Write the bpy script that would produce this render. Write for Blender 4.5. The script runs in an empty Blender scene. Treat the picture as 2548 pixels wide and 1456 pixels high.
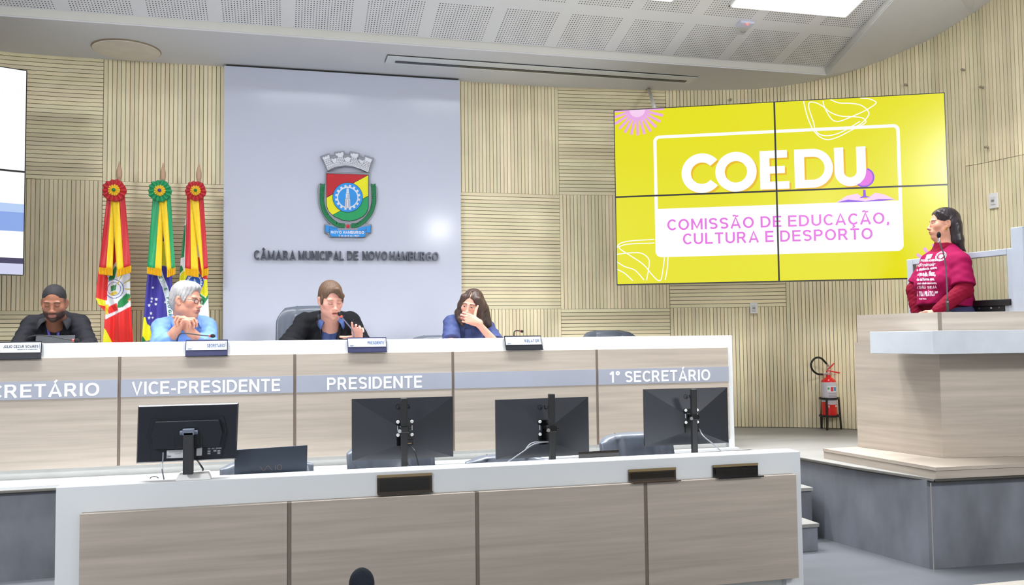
import bpy, bmesh, math, random
import numpy as np
from mathutils import Vector, Matrix
from mathutils.bvhtree import BVHTree
S = bpy.context.scene
COL = S.collection
random.seed(7)
RNG = np.random.default_rng(7)
R = math.radians
# ------------------------------------------------------------------ camera
CAM = Vector((0, 0, 1.306)); FPX = 2200.0; YAW, PIT, ROL = R(14.414), R(2.957), R(.666)
_F = Vector((math.sin(YAW)*math.cos(PIT), math.cos(YAW)*math.cos(PIT), math.sin(PIT)))
_R0 = Vector((math.cos(YAW), -math.sin(YAW), 0)); _U0 = _R0.cross(_F)
_R = _R0*math.cos(ROL)-_U0*math.sin(ROL); _U = _U0*math.cos(ROL)+_R0*math.sin(ROL)
cd = bpy.data.cameras.new('camera'); cam = bpy.data.objects.new('camera', cd); COL.objects.link(cam)
cd.sensor_fit = 'HORIZONTAL'; cd.sensor_width = 36; cd.lens = 36*FPX/2548; cd.clip_start = .05
cam.matrix_world = Matrix(((_R.x, _U.x, -_F.x, CAM.x), (_R.y, _U.y, -_F.y, CAM.y), (_R.z, _U.z, -_F.z, CAM.z), (0, 0, 0, 1)))
S.camera = cam
# ------------------------------------------------------------------ world, exposure
w = bpy.data.worlds.new('world'); S.world = w; w.use_nodes = True
w.node_tree.nodes['Background'].inputs[0].default_value = (.93, .96, 1, 1)
w.node_tree.nodes['Background'].inputs[1].default_value = 1.2
S.view_settings.view_transform = 'Standard'; S.view_settings.look = 'None'
S.view_settings.exposure = 0.0; S.view_settings.gamma = 1.0; S.view_settings.use_curve_mapping = False
S.cycles.max_bounces = 6; S.cycles.diffuse_bounces = 4; S.cycles.glossy_bounces = 3
S.cycles.transmission_bounces = 4; S.cycles.transparent_max_bounces = 6; S.cycles.use_denoising = True
S.cycles.caustics_reflective = False; S.cycles.caustics_refractive = False
TUBE_POWER = 31.0         # watts thrown down by each louvred fixture
LAMP_POWER = 6.0          # emission strength of the fluorescent ceiling fixtures
HALL_POWER = 37.0        # strength of two added unseen fill lamps and one inferred from its reflection
for hx, hy, hz, k, sz, aim in ((-3.3, -.4, 3.5, .8, 1.0, (-.6, 6.5, .3)), (4.5, -.4, 3.5, .72, 1.0, (4.0, 6.9, .3)), (2.5, 0, 3.15, .075, .30, (1.6, 6.4, .3))):
    l = bpy.data.lights.new('hall_fill_and_spot', 'AREA'); l.shape = 'RECTANGLE'; l.size = sz; l.size_y = sz*.6; l.energy = HALL_POWER*k
    l.color = (.97, .98, 1); l.spread = R(72)
    o = bpy.data.objects.new('hall_fill_and_spot', l); COL.objects.link(o); o.location = (hx, hy, hz)
    o.rotation_euler = (Vector(aim)-o.location).to_track_quat('-Z', 'Y').to_euler()

# pixel of the 2548x1456 frame -> point on a plane of the room (surveying the photograph)
def ray(x, y): return _F + _R*((x-1274)/FPX) - _U*((y-728)/FPX)
def aty(x, y, Y): r = ray(x, y); return CAM + r*((Y-CAM.y)/r.y)
def atz(x, y, Z): r = ray(x, y); return CAM + r*((Z-CAM.z)/r.z)
def atp(x, y, P, N): r = ray(x, y); return CAM + r*((Vector(P)-CAM).dot(Vector(N))/r.dot(Vector(N)))

# ------------------------------------------------------------------ materials
def lin(c):
    return tuple((v/255/12.92 if v/255 <= .04045 else ((v/255+.055)/1.055)**2.4) for v in c)
MATS = {}
def mat(name, rgb=(200, 200, 200), rough=.5, metal=0., var=.05, vscale=8., vstretch=(1, 1, 1), bump=0., bscale=60., bstretch=(1, 1, 1), coat=0., emit=0., attr=None, alpha=1., trans=0., spec=.5, sheen=0., coords='Object', sss=0.):
    if name in MATS: return MATS[name]
    m = bpy.data.materials.new(name); m.use_nodes = True; N = m.node_tree.nodes; L = m.node_tree.links
    b = N['Principled BSDF']; c = lin(rgb)+(1,)
    b.inputs['Base Color'].default_value = c; b.inputs['Roughness'].default_value = rough
    b.inputs['Metallic'].default_value = metal; b.inputs['Specular IOR Level'].default_value = spec
    b.inputs['Coat Weight'].default_value = coat; b.inputs['Coat Roughness'].default_value = .15
    b.inputs['Alpha'].default_value = alpha; b.inputs['Transmission Weight'].default_value = trans
    if sheen: b.inputs['Sheen Weight'].default_value = sheen
    if sss: b.inputs['Subsurface Weight'].default_value = sss; b.inputs['Subsurface Radius'].default_value = (.012, .005, .003)
    tc = N.new('ShaderNodeTexCoord')
    src = None
    if attr:
        a = N.new('ShaderNodeAttribute'); a.attribute_name = attr; src = a.outputs['Color']
    if var or attr:
        mp = N.new('ShaderNodeMapping'); mp.inputs['Scale'].default_value = vstretch
        L.new(tc.outputs[coords], mp.inputs[0])
        nz = N.new('ShaderNodeTexNoise'); nz.inputs['Scale'].default_value = vscale; nz.inputs['Detail'].default_value = 5
        L.new(mp.outputs[0], nz.inputs['Vector'])
        mr = N.new('ShaderNodeMapRange'); mr.inputs['From Min'].default_value = .3; mr.inputs['From Max'].default_value = .7
        mr.inputs['To Min'].default_value = 1-var; mr.inputs['To Max'].default_value = 1+var
        L.new(nz.outputs['Fac'], mr.inputs['Value'])
        mx = N.new('ShaderNodeMix'); mx.data_type = 'RGBA'; mx.blend_type = 'MULTIPLY'; mx.inputs['Factor'].default_value = 1
        if src: L.new(src, mx.inputs[6])
        else: mx.inputs[6].default_value = c
        L.new(mr.outputs[0], mx.inputs[7]); out = mx.outputs[2]
        L.new(out, b.inputs['Base Color'])
    if bump:
        mp2 = N.new('ShaderNodeMapping'); mp2.inputs['Scale'].default_value = bstretch
        L.new(tc.outputs[coords], mp2.inputs[0])
        n2 = N.new('ShaderNodeTexNoise'); n2.inputs['Scale'].default_value = bscale; n2.inputs['Detail'].default_value = 4
        L.new(mp2.outputs[0], n2.inputs['Vector'])
        bp = N.new('ShaderNodeBump'); bp.inputs['Strength'].default_value = bump; bp.inputs['Distance'].default_value = .01
        L.new(n2.outputs['Fac'], bp.inputs['Height']); L.new(bp.outputs[0], b.inputs['Normal'])
    if emit:
        b.inputs['Emission Strength'].default_value = emit
        if src: L.new(src, b.inputs['Emission Color'])
        else: b.inputs['Emission Color'].default_value = c
    MATS[name] = m
    return m
def screen_mat(name, rgb, e=1.0):      # a lit display: the picture itself emits, the glass in front is glossy
    if name in MATS: return MATS[name]
    m = mat(name, (6, 6, 6), .22, var=0, spec=.5)
    b = m.node_tree.nodes['Principled BSDF']
    b.inputs['Emission Color'].default_value = lin(rgb)+(1,); b.inputs['Emission Strength'].default_value = e
    return m

# ------------------------------------------------------------------ mesh building
def inv_of(parent):
    while parent is not None and parent.get('_root') is None and parent.parent is not None: parent = parent.parent
    if parent is None: return Matrix()
    return (Matrix.Translation(parent.location) @ parent.rotation_euler.to_matrix().to_4x4()).inverted()
class MB:
    def __init__(s): s.v = []; s.f = []; s.c = None; s.mi = []
    def add(s, vs, fs, mi=0):
        n = len(s.v); s.v += [Vector(v) for v in vs]; s.f += [tuple(i+n for i in f) for f in fs]; s.mi += [mi]*len(fs); return s
    def box(s, c, d, rz=0., rot=None, mi=0):
        m = rot if rot is not None else Matrix.Rotation(rz, 3, 'Z'); c = Vector(c)
        vs = [c + m @ Vector((sx*d[0]/2, sy*d[1]/2, sz*d[2]/2)) for sx in (-1, 1) for sy in (-1, 1) for sz in (-1, 1)]
        return s.add(vs, [(0, 1, 3, 2), (4, 6, 7, 5), (0, 4, 5, 1), (2, 3, 7, 6), (0, 2, 6, 4), (1, 5, 7, 3)], mi)
    def span(s, a, b, mi=0):
        a = Vector(a); b = Vector(b); return s.box((a+b)/2, [abs(x) for x in (b-a)], mi=mi)
    def hexa(s, bot, top, mi=0):                      # two matching loops
        n = len(bot); return s.add(list(bot)+list(top), [tuple(reversed(range(n))), tuple(range(n, 2*n))]+[(i, (i+1) % n, n+(i+1) % n, n+i) for i in range(n)], mi)
    def prism(s, poly, off, mi=0):                    # planar polygon (3d points) swept along off
        off = Vector(off); p = [Vector(q) for q in poly]
        return s.hexa(p, [q+off for q in p], mi)
    def tube(s, pts, r, n=10, mi=0, caps=True):
        pts = [Vector(p) for p in pts]; rs = r if hasattr(r, '__len__') else [r]*len(pts); vs = []; fs = []
        up = Vector((0, 0, 1))
        for i, p in enumerate(pts):
            t = (pts[min(i+1, len(pts)-1)]-pts[max(i-1, 0)]).normalized()
            a = t.cross(up)
            if a.length < .05: a = t.cross(Vector((1, 0, 0)))
            a.normalize(); b = t.cross(a)
            if i and a.dot(pa) < 0: a = -a; b = -b
            pa = a
            vs += [p+(a*math.cos(2*math.pi*k/n)+b*math.sin(2*math.pi*k/n))*rs[i] for k in range(n)]
        for i in range(len(pts)-1):
            fs += [(i*n+k, i*n+(k+1) % n, (i+1)*n+(k+1) % n, (i+1)*n+k) for k in range(n)]
        if caps: fs += [tuple(reversed(range(n))), tuple(range((len(pts)-1)*n, len(pts)*n))]
        return s.add(vs, fs, mi)
    def lathe(s, c, prof, n=24, axis=(0, 0, 1), mi=0):  # prof: (radius, height along axis)
        ax = Vector(axis).normalized(); a = ax.orthogonal().normalized(); b = ax.cross(a); c = Vector(c); vs = []; fs = []
        for r, h in prof: vs += [c+ax*h+(a*math.cos(2*math.pi*k/n)+b*math.sin(2*math.pi*k/n))*max(r, 1e-5) for k in range(n)]
        for i in range(len(prof)-1): fs += [(i*n+k, i*n+(k+1) % n, (i+1)*n+(k+1) % n, (i+1)*n+k) for k in range(n)]
        fs += [tuple(reversed(range(n))), tuple(range((len(prof)-1)*n, len(prof)*n))]
        return s.add(vs, fs, mi)
    def ball(s, c, r, n=16, mi=0):
        r = r if hasattr(r, '__len__') else (r, r, r); c = Vector(c); m = n//2
        vs = [c+Vector((r[0]*math.sin(math.pi*i/m)*math.cos(2*math.pi*k/n), r[1]*math.sin(math.pi*i/m)*math.sin(2*math.pi*k/n), r[2]*math.cos(math.pi*i/m))) for i in range(1, m) for k in range(n)]
        vs += [c+Vector((0, 0, r[2])), c-Vector((0, 0, r[2]))]; t = len(vs)-2
        fs = [(i*n+k, (i+1)*n+k, (i+1)*n+(k+1) % n, i*n+(k+1) % n) for i in range(m-2) for k in range(n)]
        fs += [(t, k, (k+1) % n) for k in range(n)]+[(t+1, (m-2)*n+(k+1) % n, (m-2)*n+k) for k in range(n)]
        return s.add(vs, fs, mi)
    def grid(s, fn, nu, nv, mi=0):                    # fn(u,v) -> point
        vs = [fn(i/nu, j/nv) for j in range(nv+1) for i in range(nu+1)]
        return s.add(vs, [(j*(nu+1)+i, j*(nu+1)+i+1, (j+1)*(nu+1)+i+1, (j+1)*(nu+1)+i) for j in range(nv) for i in range(nu)], mi)
    def build(s, name, m, parent=None, smooth=False, bevel=0., local=False, colors=None, solid=0., subsurf=0, angle=None):
        me = bpy.data.meshes.new(name); iv = Matrix() if local else inv_of(parent)
        me.from_pydata([tuple(iv @ v) for v in s.v], [], s.f)
        ms = m if isinstance(m, (list, tuple)) else [m]
        for q in ms: me.materials.append(q)
        if len(ms) > 1: me.polygons.foreach_set('material_index', s.mi)
        bm = bmesh.new(); bm.from_mesh(me)
        if not solid and colors is None: bmesh.ops.recalc_face_normals(bm, faces=bm.faces)
        bm.to_mesh(me); bm.free()
        if colors is not None:
            ca = me.color_attributes.new('Col', 'FLOAT_COLOR', 'POINT')
            ca.data.foreach_set('color', np.asarray(colors, np.float32).ravel())
        if smooth or angle is not None: me.shade_smooth() if hasattr(me, 'shade_smooth') else me.polygons.foreach_set('use_smooth', [True]*len(me.polygons))
        if angle is not None: me.set_sharp_from_angle(angle=R(angle))
        o = bpy.data.objects.new(name, me); COL.objects.link(o)
        if parent is not None: o.parent = parent
        if bevel:
            q = o.modifiers.new('b', 'BEVEL'); q.width = bevel; q.segments = 2; q.limit_method = 'ANGLE'; q.angle_limit = R(50)
        if solid: q = o.modifiers.new('s', 'SOLIDIFY'); q.thickness = solid; q.offset = 0
        if subsurf: q = o.modifiers.new('ss', 'SUBSURF'); q.levels = q.render_levels = subsurf
        return o
def thing(name, label, cat, loc=(0, 0, 0), rz=0., group=None):
    o = bpy.data.objects.new(name, None); COL.objects.link(o); o.location = loc; o.rotation_euler = (0, 0, rz); o['_root'] = 1
    o.empty_display_size = .1
    return tag(o, label, cat, group)
def tag(o, label, cat, group=None):
    o['label'] = label; o['category'] = cat
    if group: o['group'] = group
    return o
def struct(o): o['kind'] = 'structure'; return o
def copy_tree(o, parent=None):
    c = o.copy(); COL.objects.link(c)
    if parent is not None: c.parent = parent
    for ch in list(o.children): copy_tree(ch, c)
    return c
def arc(c, a, b, r0, t0, t1, n):                      # points c + a*r cos + b*r sin
    return [Vector(c)+Vector(a)*(r0*math.cos(t0+(t1-t0)*i/n))+Vector(b)*(r0*math.sin(t0+(t1-t0)*i/n)) for i in range(n+1)]
def spline(pts, n=8):                                 # Catmull-Rom through the points
    p = [Vector(q) for q in pts]; p = [p[0]*2-p[1]]+p+[p[-1]*2-p[-2]]; out = []
    for i in range(1, len(p)-2):
        for k in range(n):
            t = k/n; a, b, c, d = p[i-1:i+3]
            out.append(.5*((2*b)+(c-a)*t+(2*a-5*b+4*c-d)*t*t+(3*b-a-3*c+d)*t**3))
    return out+[p[-2]]
_tc = {}
def text_geo(s, bold=0., res=2):
    key = (s, bold, res)
    if key in _tc: return _tc[key]
    cu = bpy.data.curves.new('t', 'FONT'); cu.body = s; cu.size = 1; cu.offset = bold; cu.resolution_u = res; cu.fill_mode = 'FRONT' if hasattr(cu, 'fill_mode') else None
    o = bpy.data.objects.new('t', cu); COL.objects.link(o)
    me = bpy.data.meshes.new_from_object(o.evaluated_get(bpy.context.evaluated_depsgraph_get()))
    vs = [Vector((v.co.x, v.co.y)) for v in me.vertices]; fs = [tuple(p.vertices) for p in me.polygons]
    bpy.data.objects.remove(o); bpy.data.curves.remove(cu); bpy.data.meshes.remove(me)
    _tc[key] = (vs, fs); return vs, fs
def put_text(mb, s, org, right, up, height=None, width=None, bold=0., align='L', thick=0., ref='H', mi=0, shear=0.):
    """flat lettering: cap height `height`, stretched to `width` when given; thick sweeps it along -(right x up)"""
    vs, fs = text_geo(s, bold)
    if not vs: return
    x0 = min(v.x for v in vs); x1 = max(v.x for v in vs); hv = text_geo(ref, bold)[0]; y0 = min(v.y for v in hv); y1 = max(v.y for v in hv)
    sy = height/(y1-y0); sx = sy if width is None else width/(x1-x0)
    W = (x1-x0)*sx; ox = {'L': 0, 'C': -W/2, 'R': -W}[align]
    org = Vector(org); right = Vector(right).normalized(); up = Vector(up).normalized(); nrm = right.cross(up)
    P = [org+right*(ox+(v.x-x0)*sx+shear*(v.y-y0)*sy)+up*((v.y-y0)*sy) for v in vs]
    if not thick: mb.add(P, fs, mi); return W
    n = len(P); edges = {}
    for f in fs:
        for a, b in zip(f, f[1:]+f[:1]): edges[(a, b)] = edges.get((a, b), 0)+1
    F2 = list(fs)+[tuple(n+i for i in reversed(f)) for f in fs]
    F2 += [(b, a, n+a, n+b) for (a, b) in edges if (b, a) not in edges]
    mb.add([p+nrm*thick for p in P]+P, F2, mi); return W
# ------------------------------------------------------------------ drawn sans-serif capitals (stroke skeletons)
def _arc(cx, cy, rx, ry, a0, a1, n=14): return [(cx+rx*math.cos(R(a0+(a1-a0)*k/n)), cy+ry*math.sin(R(a0+(a1-a0)*k/n))) for k in range(n+1)]
def _sup(cx, cy, rx, ry, a0, a1, n=16, e=.82):
    o = []
    for k in range(n+1):
        a = R(a0+(a1-a0)*k/n); c, s = math.cos(a), math.sin(a)
        o.append((cx+rx*math.copysign(abs(c)**e, c), cy+ry*math.copysign(abs(s)**e, s)))
    return o
def glyph(ch, t, rnd=.82):
    """-> (advance width, strokes); cap height 1, strokes of width t"""
    h = t/2; lo, hi = h, 1-h; M_ = .5
    acc = {'\u00c1': 'A', '\u00c2': 'A', '\u00c3': 'A', '\u00c7': 'C', '\u00d5': 'O'}
    base = acc.get(ch, ch); st = []; w_ = .7
    S_ = lambda cx, cy, rx, ry, a, b2, n=16: _sup(cx, cy, rx, ry, a, b2, n, rnd)
    if base == 'A': w_ = .78; st = [[(h*.8, 0), (w_/2, 1.0-h*.2), (w_-h*.8, 0)], [(.17, .3), (w_-.17, .3)]]
    elif base == 'B': w_ = .70; st = [[(h, 0), (h, 1)], [(h, hi), (.40, hi)]+_arc(.40, .75-h/2, .22, .25-h/2, 90, -90, 8)+[(h, .5)], [(.4, .5)]+_arc(.42, .25+h/2, .23, .25-h/2, 90, -90, 8)+[(h, lo)]]
    elif base == 'C': w_ = .70; st = [S_(.40, .5, .40-h, .5-h, 42, 318)]
    elif base == 'G': w_ = .82; st = [S_(w_/2, .5, w_/2-h, .5-h, 42, 322), [(w_*.55, .45), (w_-h, .45), (w_-h, .16)]]
    elif base == 'D': w_ = .76; st = [[(h, 0), (h, 1)], [(h, hi), (.34, hi)]+_arc(.34, .5, w_-h-.34, .5-h, 90, -90, 14)+[(h, lo)]]
    elif base == 'E': w_ = .64; st = [[(h, 0), (h, 1)], [(h, hi), (w_, hi)], [(h, .52), (w_-.05, .52)], [(h, lo), (w_, lo)]]
    elif base == 'F': w_ = .6; st = [[(h, 0), (h, 1)], [(h, hi), (w_, hi)], [(h, .5), (w_-.06, .5)]]
    elif base == 'H': w_ = .74; st = [[(h, 0), (h, 1)], [(w_-h, 0), (w_-h, 1)], [(h, .52), (w_-h, .52)]]
    elif base == 'I': w_ = t; st = [[(h, 0), (h, 1)]]
    elif base == 'J': w_ = .56; st = [[(w_-h, 1), (w_-h, .3)]+_arc(w_/2, .3, w_/2-h, .3-h, 0, -170, 10)]
    elif base == 'L': w_ = .6; st = [[(h, 0), (h, 1)], [(h, lo), (w_, lo)]]
    elif base == 'M': w_ = .88; st = [[(h, 0), (h, 1)], [(w_-h, 0), (w_-h, 1)], [(h, 1-h*.3), (w_/2, .16), (w_-h, 1-h*.3)]]
    elif base == 'N': w_ = .75; st = [[(h, 0), (h, 1)], [(w_-h, 0), (w_-h, 1)], [(h, 1-h*.3), (w_-h, h*.3)]]
    elif base == 'O': w_ = .83; st = [S_(w_/2, .5, w_/2-h, .5-h, 0, 360, 28)]
    elif base == 'P': w_ = .68; st = [[(h, 0), (h, 1)], [(h, hi), (.38, hi)]+_arc(.38, .715-h/4, w_-h-.38, .285-h*.75, 90, -90, 10)+[(h, .43+h/2)]]
    elif base == 'R': w_ = .74; st = [[(h, 0), (h, 1)], [(h, hi), (.40, hi)]+_arc(.40, .715-h/4, .66-h-.40, .285-h*.75, 90, -90, 10)+[(h, .43+h/2)], [(.38, .46), (w_-h*1.1, 0)]]
    elif base == 'S': w_ = .66; st = [[(w_-h*1.2, .76)]+_arc(w_/2, .745, w_/2-h, .255-h, 35, 180, 10)+_arc(w_/2, .745, w_/2-h, .245-h*.1, 190, 250, 4)+_arc(w_/2, .265, w_/2-h, .245-h*.1, 70, 10, 4)+_arc(w_/2, .255, w_/2-h, .255-h, 0, -150, 10)]
    elif base == 'T': w_ = .66; st = [[(0, hi), (w_, hi)], [(w_/2, 0), (w_/2, hi)]]
    elif base == 'U': w_ = .73; st = [[(h, 1), (h, .36)]+_arc(w_/2, .36, w_/2-h, .36-h, 180, 360, 14)+[(w_-h, 1)]]
    elif base == 'V': w_ = .74; st = [[(h*.8, 1), (w_/2, h*.2), (w_-h*.8, 1)]]
    elif base == 'Z': w_ = .64; st = [[(.03, hi), (w_-.04, hi), (.04, lo), (w_, lo)]]
    elif base == 'X': w_ = .7; st = [[(h, 0), (w_-h, 1)], [(h, 1), (w_-h, 0)]]
    elif base == '-': w_ = .34; st = [[(0, .36), (w_, .36)]]
    elif base == ',': w_ = t; st = [[(h, t), (h, 0), (h-.05, -.14)]]
    elif base == '\u00b0': w_ = .34; st = [_arc(.17, .83, .12, .13, 0, 360, 14)]
    elif base == '1': w_ = .42; st = [[(w_-h-.05, 0), (w_-h-.05, 1)], [(w_-h-.05, .95), (.05, .72)]]
    elif base == '2': w_ = .62; st = [_arc(.31, .70, .31-h, .30-h, 165, -35, 12)+[(.06, lo+.02)], [(0, lo), (w_, lo)]]
    else: w_ = .3
    c = w_/2
    if ch == '\u00c1': st.append([(c-.04, 1.08), (c+.10, 1.27)])
    if ch == '\u00c2': st.append([(c-.17, 1.07), (c, 1.22), (c+.17, 1.07)])
    if ch in '\u00c3\u00d5': st.append([(c-.19, 1.08)]+[(c-.19+.38*k/8, 1.13+.05*math.sin(2*math.pi*k/8)) for k in range(1, 8)]+[(c+.19, 1.18)])
    if ch == '\u00c7': st.append([(c, 0), (c+.04, -.08), (c+.10, -.16), (c+.0, -.24), (c-.06, -.22)])
    return w_, st
def ribbon(pts, t):
    P = [Vector(p) for p in pts]; n = len(P); vs = []
    closed = n > 3 and (P[0]-P[-1]).length < 1e-4
    for i, p in enumerate(P):
        a = P[i-1] if i else (P[-2] if closed else None); c = P[i+1] if i < n-1 else (P[1] if closed else None)
        d0 = (p-a).normalized() if a is not None and (p-a).length > 1e-7 else None; d1 = (c-p).normalized() if c is not None and (c-p).length > 1e-7 else None
        d0 = d0 or d1; d1 = d1 or d0; n0 = Vector((-d0.y, d0.x)); n1 = Vector((-d1.y, d1.x)); m = n0+n1
        m = n0 if m.length < .2 else m.normalized(); k = 1/max(.72, m.dot(n0)); vs += [p+m*(k*t/2), p-m*(k*t/2)]
    return vs, [(2*i, 2*i+2, 2*i+3, 2*i+1) for i in range(n-1)]
def sans(mb, s, org, right, up, height, width=None, t=.16, track=.14, align='L', thick=0., mi=0, space=.34, split=None, rnd=.82):
    """drawn capitals; split, a list, receives one MB per letter instead of filling mb"""
    x = 0; items = []
    for ch in s:
        if ch == ' ': x += space; continue
        w_, st = glyph(ch, t, rnd); items.append((x, st, ch)); x += w_+track
    W0 = x-track; sy = height; sx = height if width is None else width/W0; W = W0*sx
    ox = {'L': 0, 'C': -W/2, 'R': -W}[align]; org = Vector(org); right = Vector(right).normalized(); up = Vector(up).normalized(); nrm = right.cross(up)
    for x0, st, ch in items:
        b = MB() if split is not None else mb
        for k, q in enumerate(st):
            tt = t*(.8 if ch in '\u00c1\u00c2\u00c3\u00c7\u00d5' and k == len(st)-1 else (.8 if ch == '\u00b0' else 1))
            vs, fs = ribbon(q, tt); P = [org+right*(ox+(x0+v.x)*sx)+up*(v.y*sy)+nrm*(k*.0001) for v in vs]
            if not thick: b.add(P, fs, mi)
            else:
                n = len(P); m = n//2; Q = [p+nrm*thick for p in P]
                b.add(P+Q, [tuple(n+i for i in f) for f in fs]+[(2*i, n+2*i, n+2*i+2, 2*i+2) for i in range(m-1)]+[(2*i+1, 2*i+3, n+2*i+3, n+2*i+1) for i in range(m-1)]+[(0, 1, n+1, n), (n-2, n-1, 2*n-1, 2*n-2)], mi)
        if split is not None: split.append(b)
    return W
# ================================================================== THE ROOM
ST = .5                                   # stage height above the hall floor
M_slat = mat('pale_slat_wood', (243, 230, 192), .55, var=.07, vscale=3, attr='Col')
M_groove = mat('dark_groove', (70, 58, 42), .8)
M_ceil = mat('white_plaster', (216, 216, 219), .8, var=.012, vscale=3)
M_fascia = mat('cream_fascia', (214, 212, 204), .8, var=.01)
M_white = mat('white_laminate', (220, 224, 227), .35, var=.01, vscale=3)
M_wood = mat('grey_elm_laminate', (177, 166, 154), .45, var=.13, vscale=4.5, vstretch=(.35, .35, 8), bump=.03, bscale=20, bstretch=(.4, .4, 12))
M_joint = mat('brown_joint', (120, 106, 96), .5)
M_stone = mat('grey_stone_laminate', (112, 115, 123), .55, var=.30, vscale=3.6, vstretch=(1.3, 1.3, .6))
M_floor = mat('grey_vinyl_plank', (99, 102, 108), .42, var=.08, vscale=2.5, vstretch=(.5, 2.6, 1))
M_stagefl = mat('stage_vinyl_plank', (143, 142, 139), .55, var=.08, vscale=2.5, vstretch=(.5, 3, 1))
M_dark = mat('dark_trim', (52, 50, 46), .5)
M_black = mat('black_plastic', (24, 25, 28), .42, var=.04)
M_bezel = mat('display_bezel', (14, 14, 18), .3)
M_steel = mat('chrome', (190, 190, 194), .18, 1.0, var=.02)
M_grey = mat('grey_painted_metal', (170, 178, 190), .45, .1)
M_socket = mat('white_plastic', (238, 238, 238), .35, var=.01)

# floor
b = MB(); b.span((-6, -2.5, -.1), (6.5, 8, 0)); struct(b.build('floor', M_floor))
# back wall: plan line, flat then turning towards the hall
PLAN = [(-4.6, 6.1), (-3.6, 6.75), (-2.9, 7.1), (-2.38, 7.30), (-1.95, 7.4), (2.34, 7.4), (3.3, 7.29), (3.86, 7.11), (4.27, 6.93), (4.6, 6.68), (4.9, 6.36), (5.1, 6.02), (5.22, 5.65), (5.28, 5.25), (5.3, 4.8), (5.3, 4.2), (5.3, 3.0)]
PL = [Vector((x, y, 0)) for x, y in PLAN]
ARC = [0]
for a, c in zip(PL, PL[1:]): ARC.append(ARC[-1]+(c-a).length)
def plan_at(s):
    for i in range(len(PL)-1):
        if s <= ARC[i+1] or i == len(PL)-2:
            t = (s-ARC[i])/(ARC[i+1]-ARC[i]); d = (PL[i+1]-PL[i]).normalized(); return PL[i].lerp(PL[i+1], t), d
def s_of_x(x, right=False):                # arc length where the flat part has this X
    return ARC[4]+(x-PL[4].x)
def hit_wall(px, py):                      # where a line of sight meets the wall's plan line
    r = ray(px, py); best = None
    for i in range(len(PL)-1):
        a, c = PL[i], PL[i+1]; e = c-a; den = r.x*e.y-r.y*e.x
        if abs(den) < 1e-9: continue
        t = ((a.x-CAM.x)*e.y-(a.y-CAM.y)*e.x)/den; u = ((a.x-CAM.x)*r.y-(a.y-CAM.y)*r.x)/den
        if t > 0 and -1e-6 <= u <= 1+1e-6 and (best is None or t < best[0]): best = (t, ARC[i]+u*(ARC[i+1]-ARC[i]))
    t, s = best; return CAM+r*t, s
ZT = 3.533
TOPPX = [(1915, 219), (2000, 205), (2090, 186), (2165, 160), (2240, 130), (2300, 103), (2360, 70), (2410, 38), (2463, 0)]
tops = [(ARC[5], ZT), (ARC[6], ZT)]
for q in TOPPX: p, s = hit_wall(*q); tops.append((s, p.z))
ds = (tops[-1][1]-tops[-2][1])/(tops[-1][0]-tops[-2][0])
tops.append((ARC[-1], tops[-1][1]+ds*(ARC[-1]-tops[-1][0])))
def top_z(s): return float(np.interp(s, [q[0] for q in tops], [q[1] for q in tops]))
# backing of the wall
b = MB()
ss = sorted(set(ARC+[q[0] for q in tops])); vs = []
for s in ss:
    p, d = plan_at(s); n = Vector((-d.y, d.x, 0))
    vs += [(p.x, p.y, 0), (p.x, p.y, top_z(s)+.25), (p.x+n.x*.12, p.y+n.y*.12, top_z(s)+.25), (p.x+n.x*.12, p.y+n.y*.12, 0)]
fs = []
for i in range(len(ss)-1):
    for k in range(4): fs.append((4*i+k, 4*i+(k+1) % 4, 4*i+4+(k+1) % 4, 4*i+4+k))
fs += [(0, 1, 2, 3), tuple(4*(len(ss)-1)+k for k in (3, 2, 1, 0))]
b.add(vs, fs); wall = struct(b.build('wall_back', M_groove)); wall['label'] = 'pale slatted wood wall curving behind the stage'
PITCH, GAP, TH = .0318, .0042, .016
def slat_panel(s0, s1, z0, z1, vert, hole=None):
    b = MB(); col = []
    def put(sa, sb, za, zb):
        pa, d = plan_at(sa); pb, d2 = plan_at(sb); n = Vector((d.y, -d.x, 0)); n2 = Vector((d2.y, -d2.x, 0))
        k = .90+.2*RNG.random(); wv = RNG.normal(0, .012, 3)
        base = np.array(lin((243, 230, 192)))*k*(1+wv)
        za2, zb2 = (za, za) if not hasattr(za, '__len__') else za, (zb, zb) if not hasattr(zb, '__len__') else zb
        q = [Vector((pa.x, pa.y, za2[0])), Vector((pb.x, pb.y, za2[1])), Vector((pb.x, pb.y, zb2[1])), Vector((pa.x, pa.y, zb2[0]))]
        o = [n*TH, n2*TH, n2*TH, n*TH]; e = [n*.002, n2*.002, n2*.002, n*.002]
        b.hexa([v+x for v, x in zip(q, e)], [v+x for v, x in zip(q, o)]); col.extend([tuple(base)+(1,)]*8)
    if vert:
        n = max(1, round((s1-s0)/PITCH)); p = (s1-s0)/n
        for i in range(n):
            sa, sb = s0+i*p+GAP/2, s0+(i+1)*p-GAP/2
            zt = (z1, z1) if z1 is not None else (top_z(sa), top_z(sb))
            put(sa, sb, (z0, z0), zt)
    else:
        n = max(1, round((z1-z0)/PITCH)); p = (z1-z0)/n; m = max(1, int((s1-s0)/.32)) if s1 > ARC[5]+.9 or s0 < ARC[4] else 1
        for i in range(n):
            st = len(col)
            for k in range(m): put(s0+GAP/2+(s1-s0-GAP)*k/m, s0+GAP/2+(s1-s0-GAP)*(k+1)/m, z0+i*p+GAP/2, z0+(i+1)*p-GAP/2)
            for q in range(st, len(col)): col[q] = col[st]
    return b.build('slat_panel', M_slat, wall, colors=col)
Z = [ST+.004, 1.556, 2.562, ZT-.004]
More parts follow.
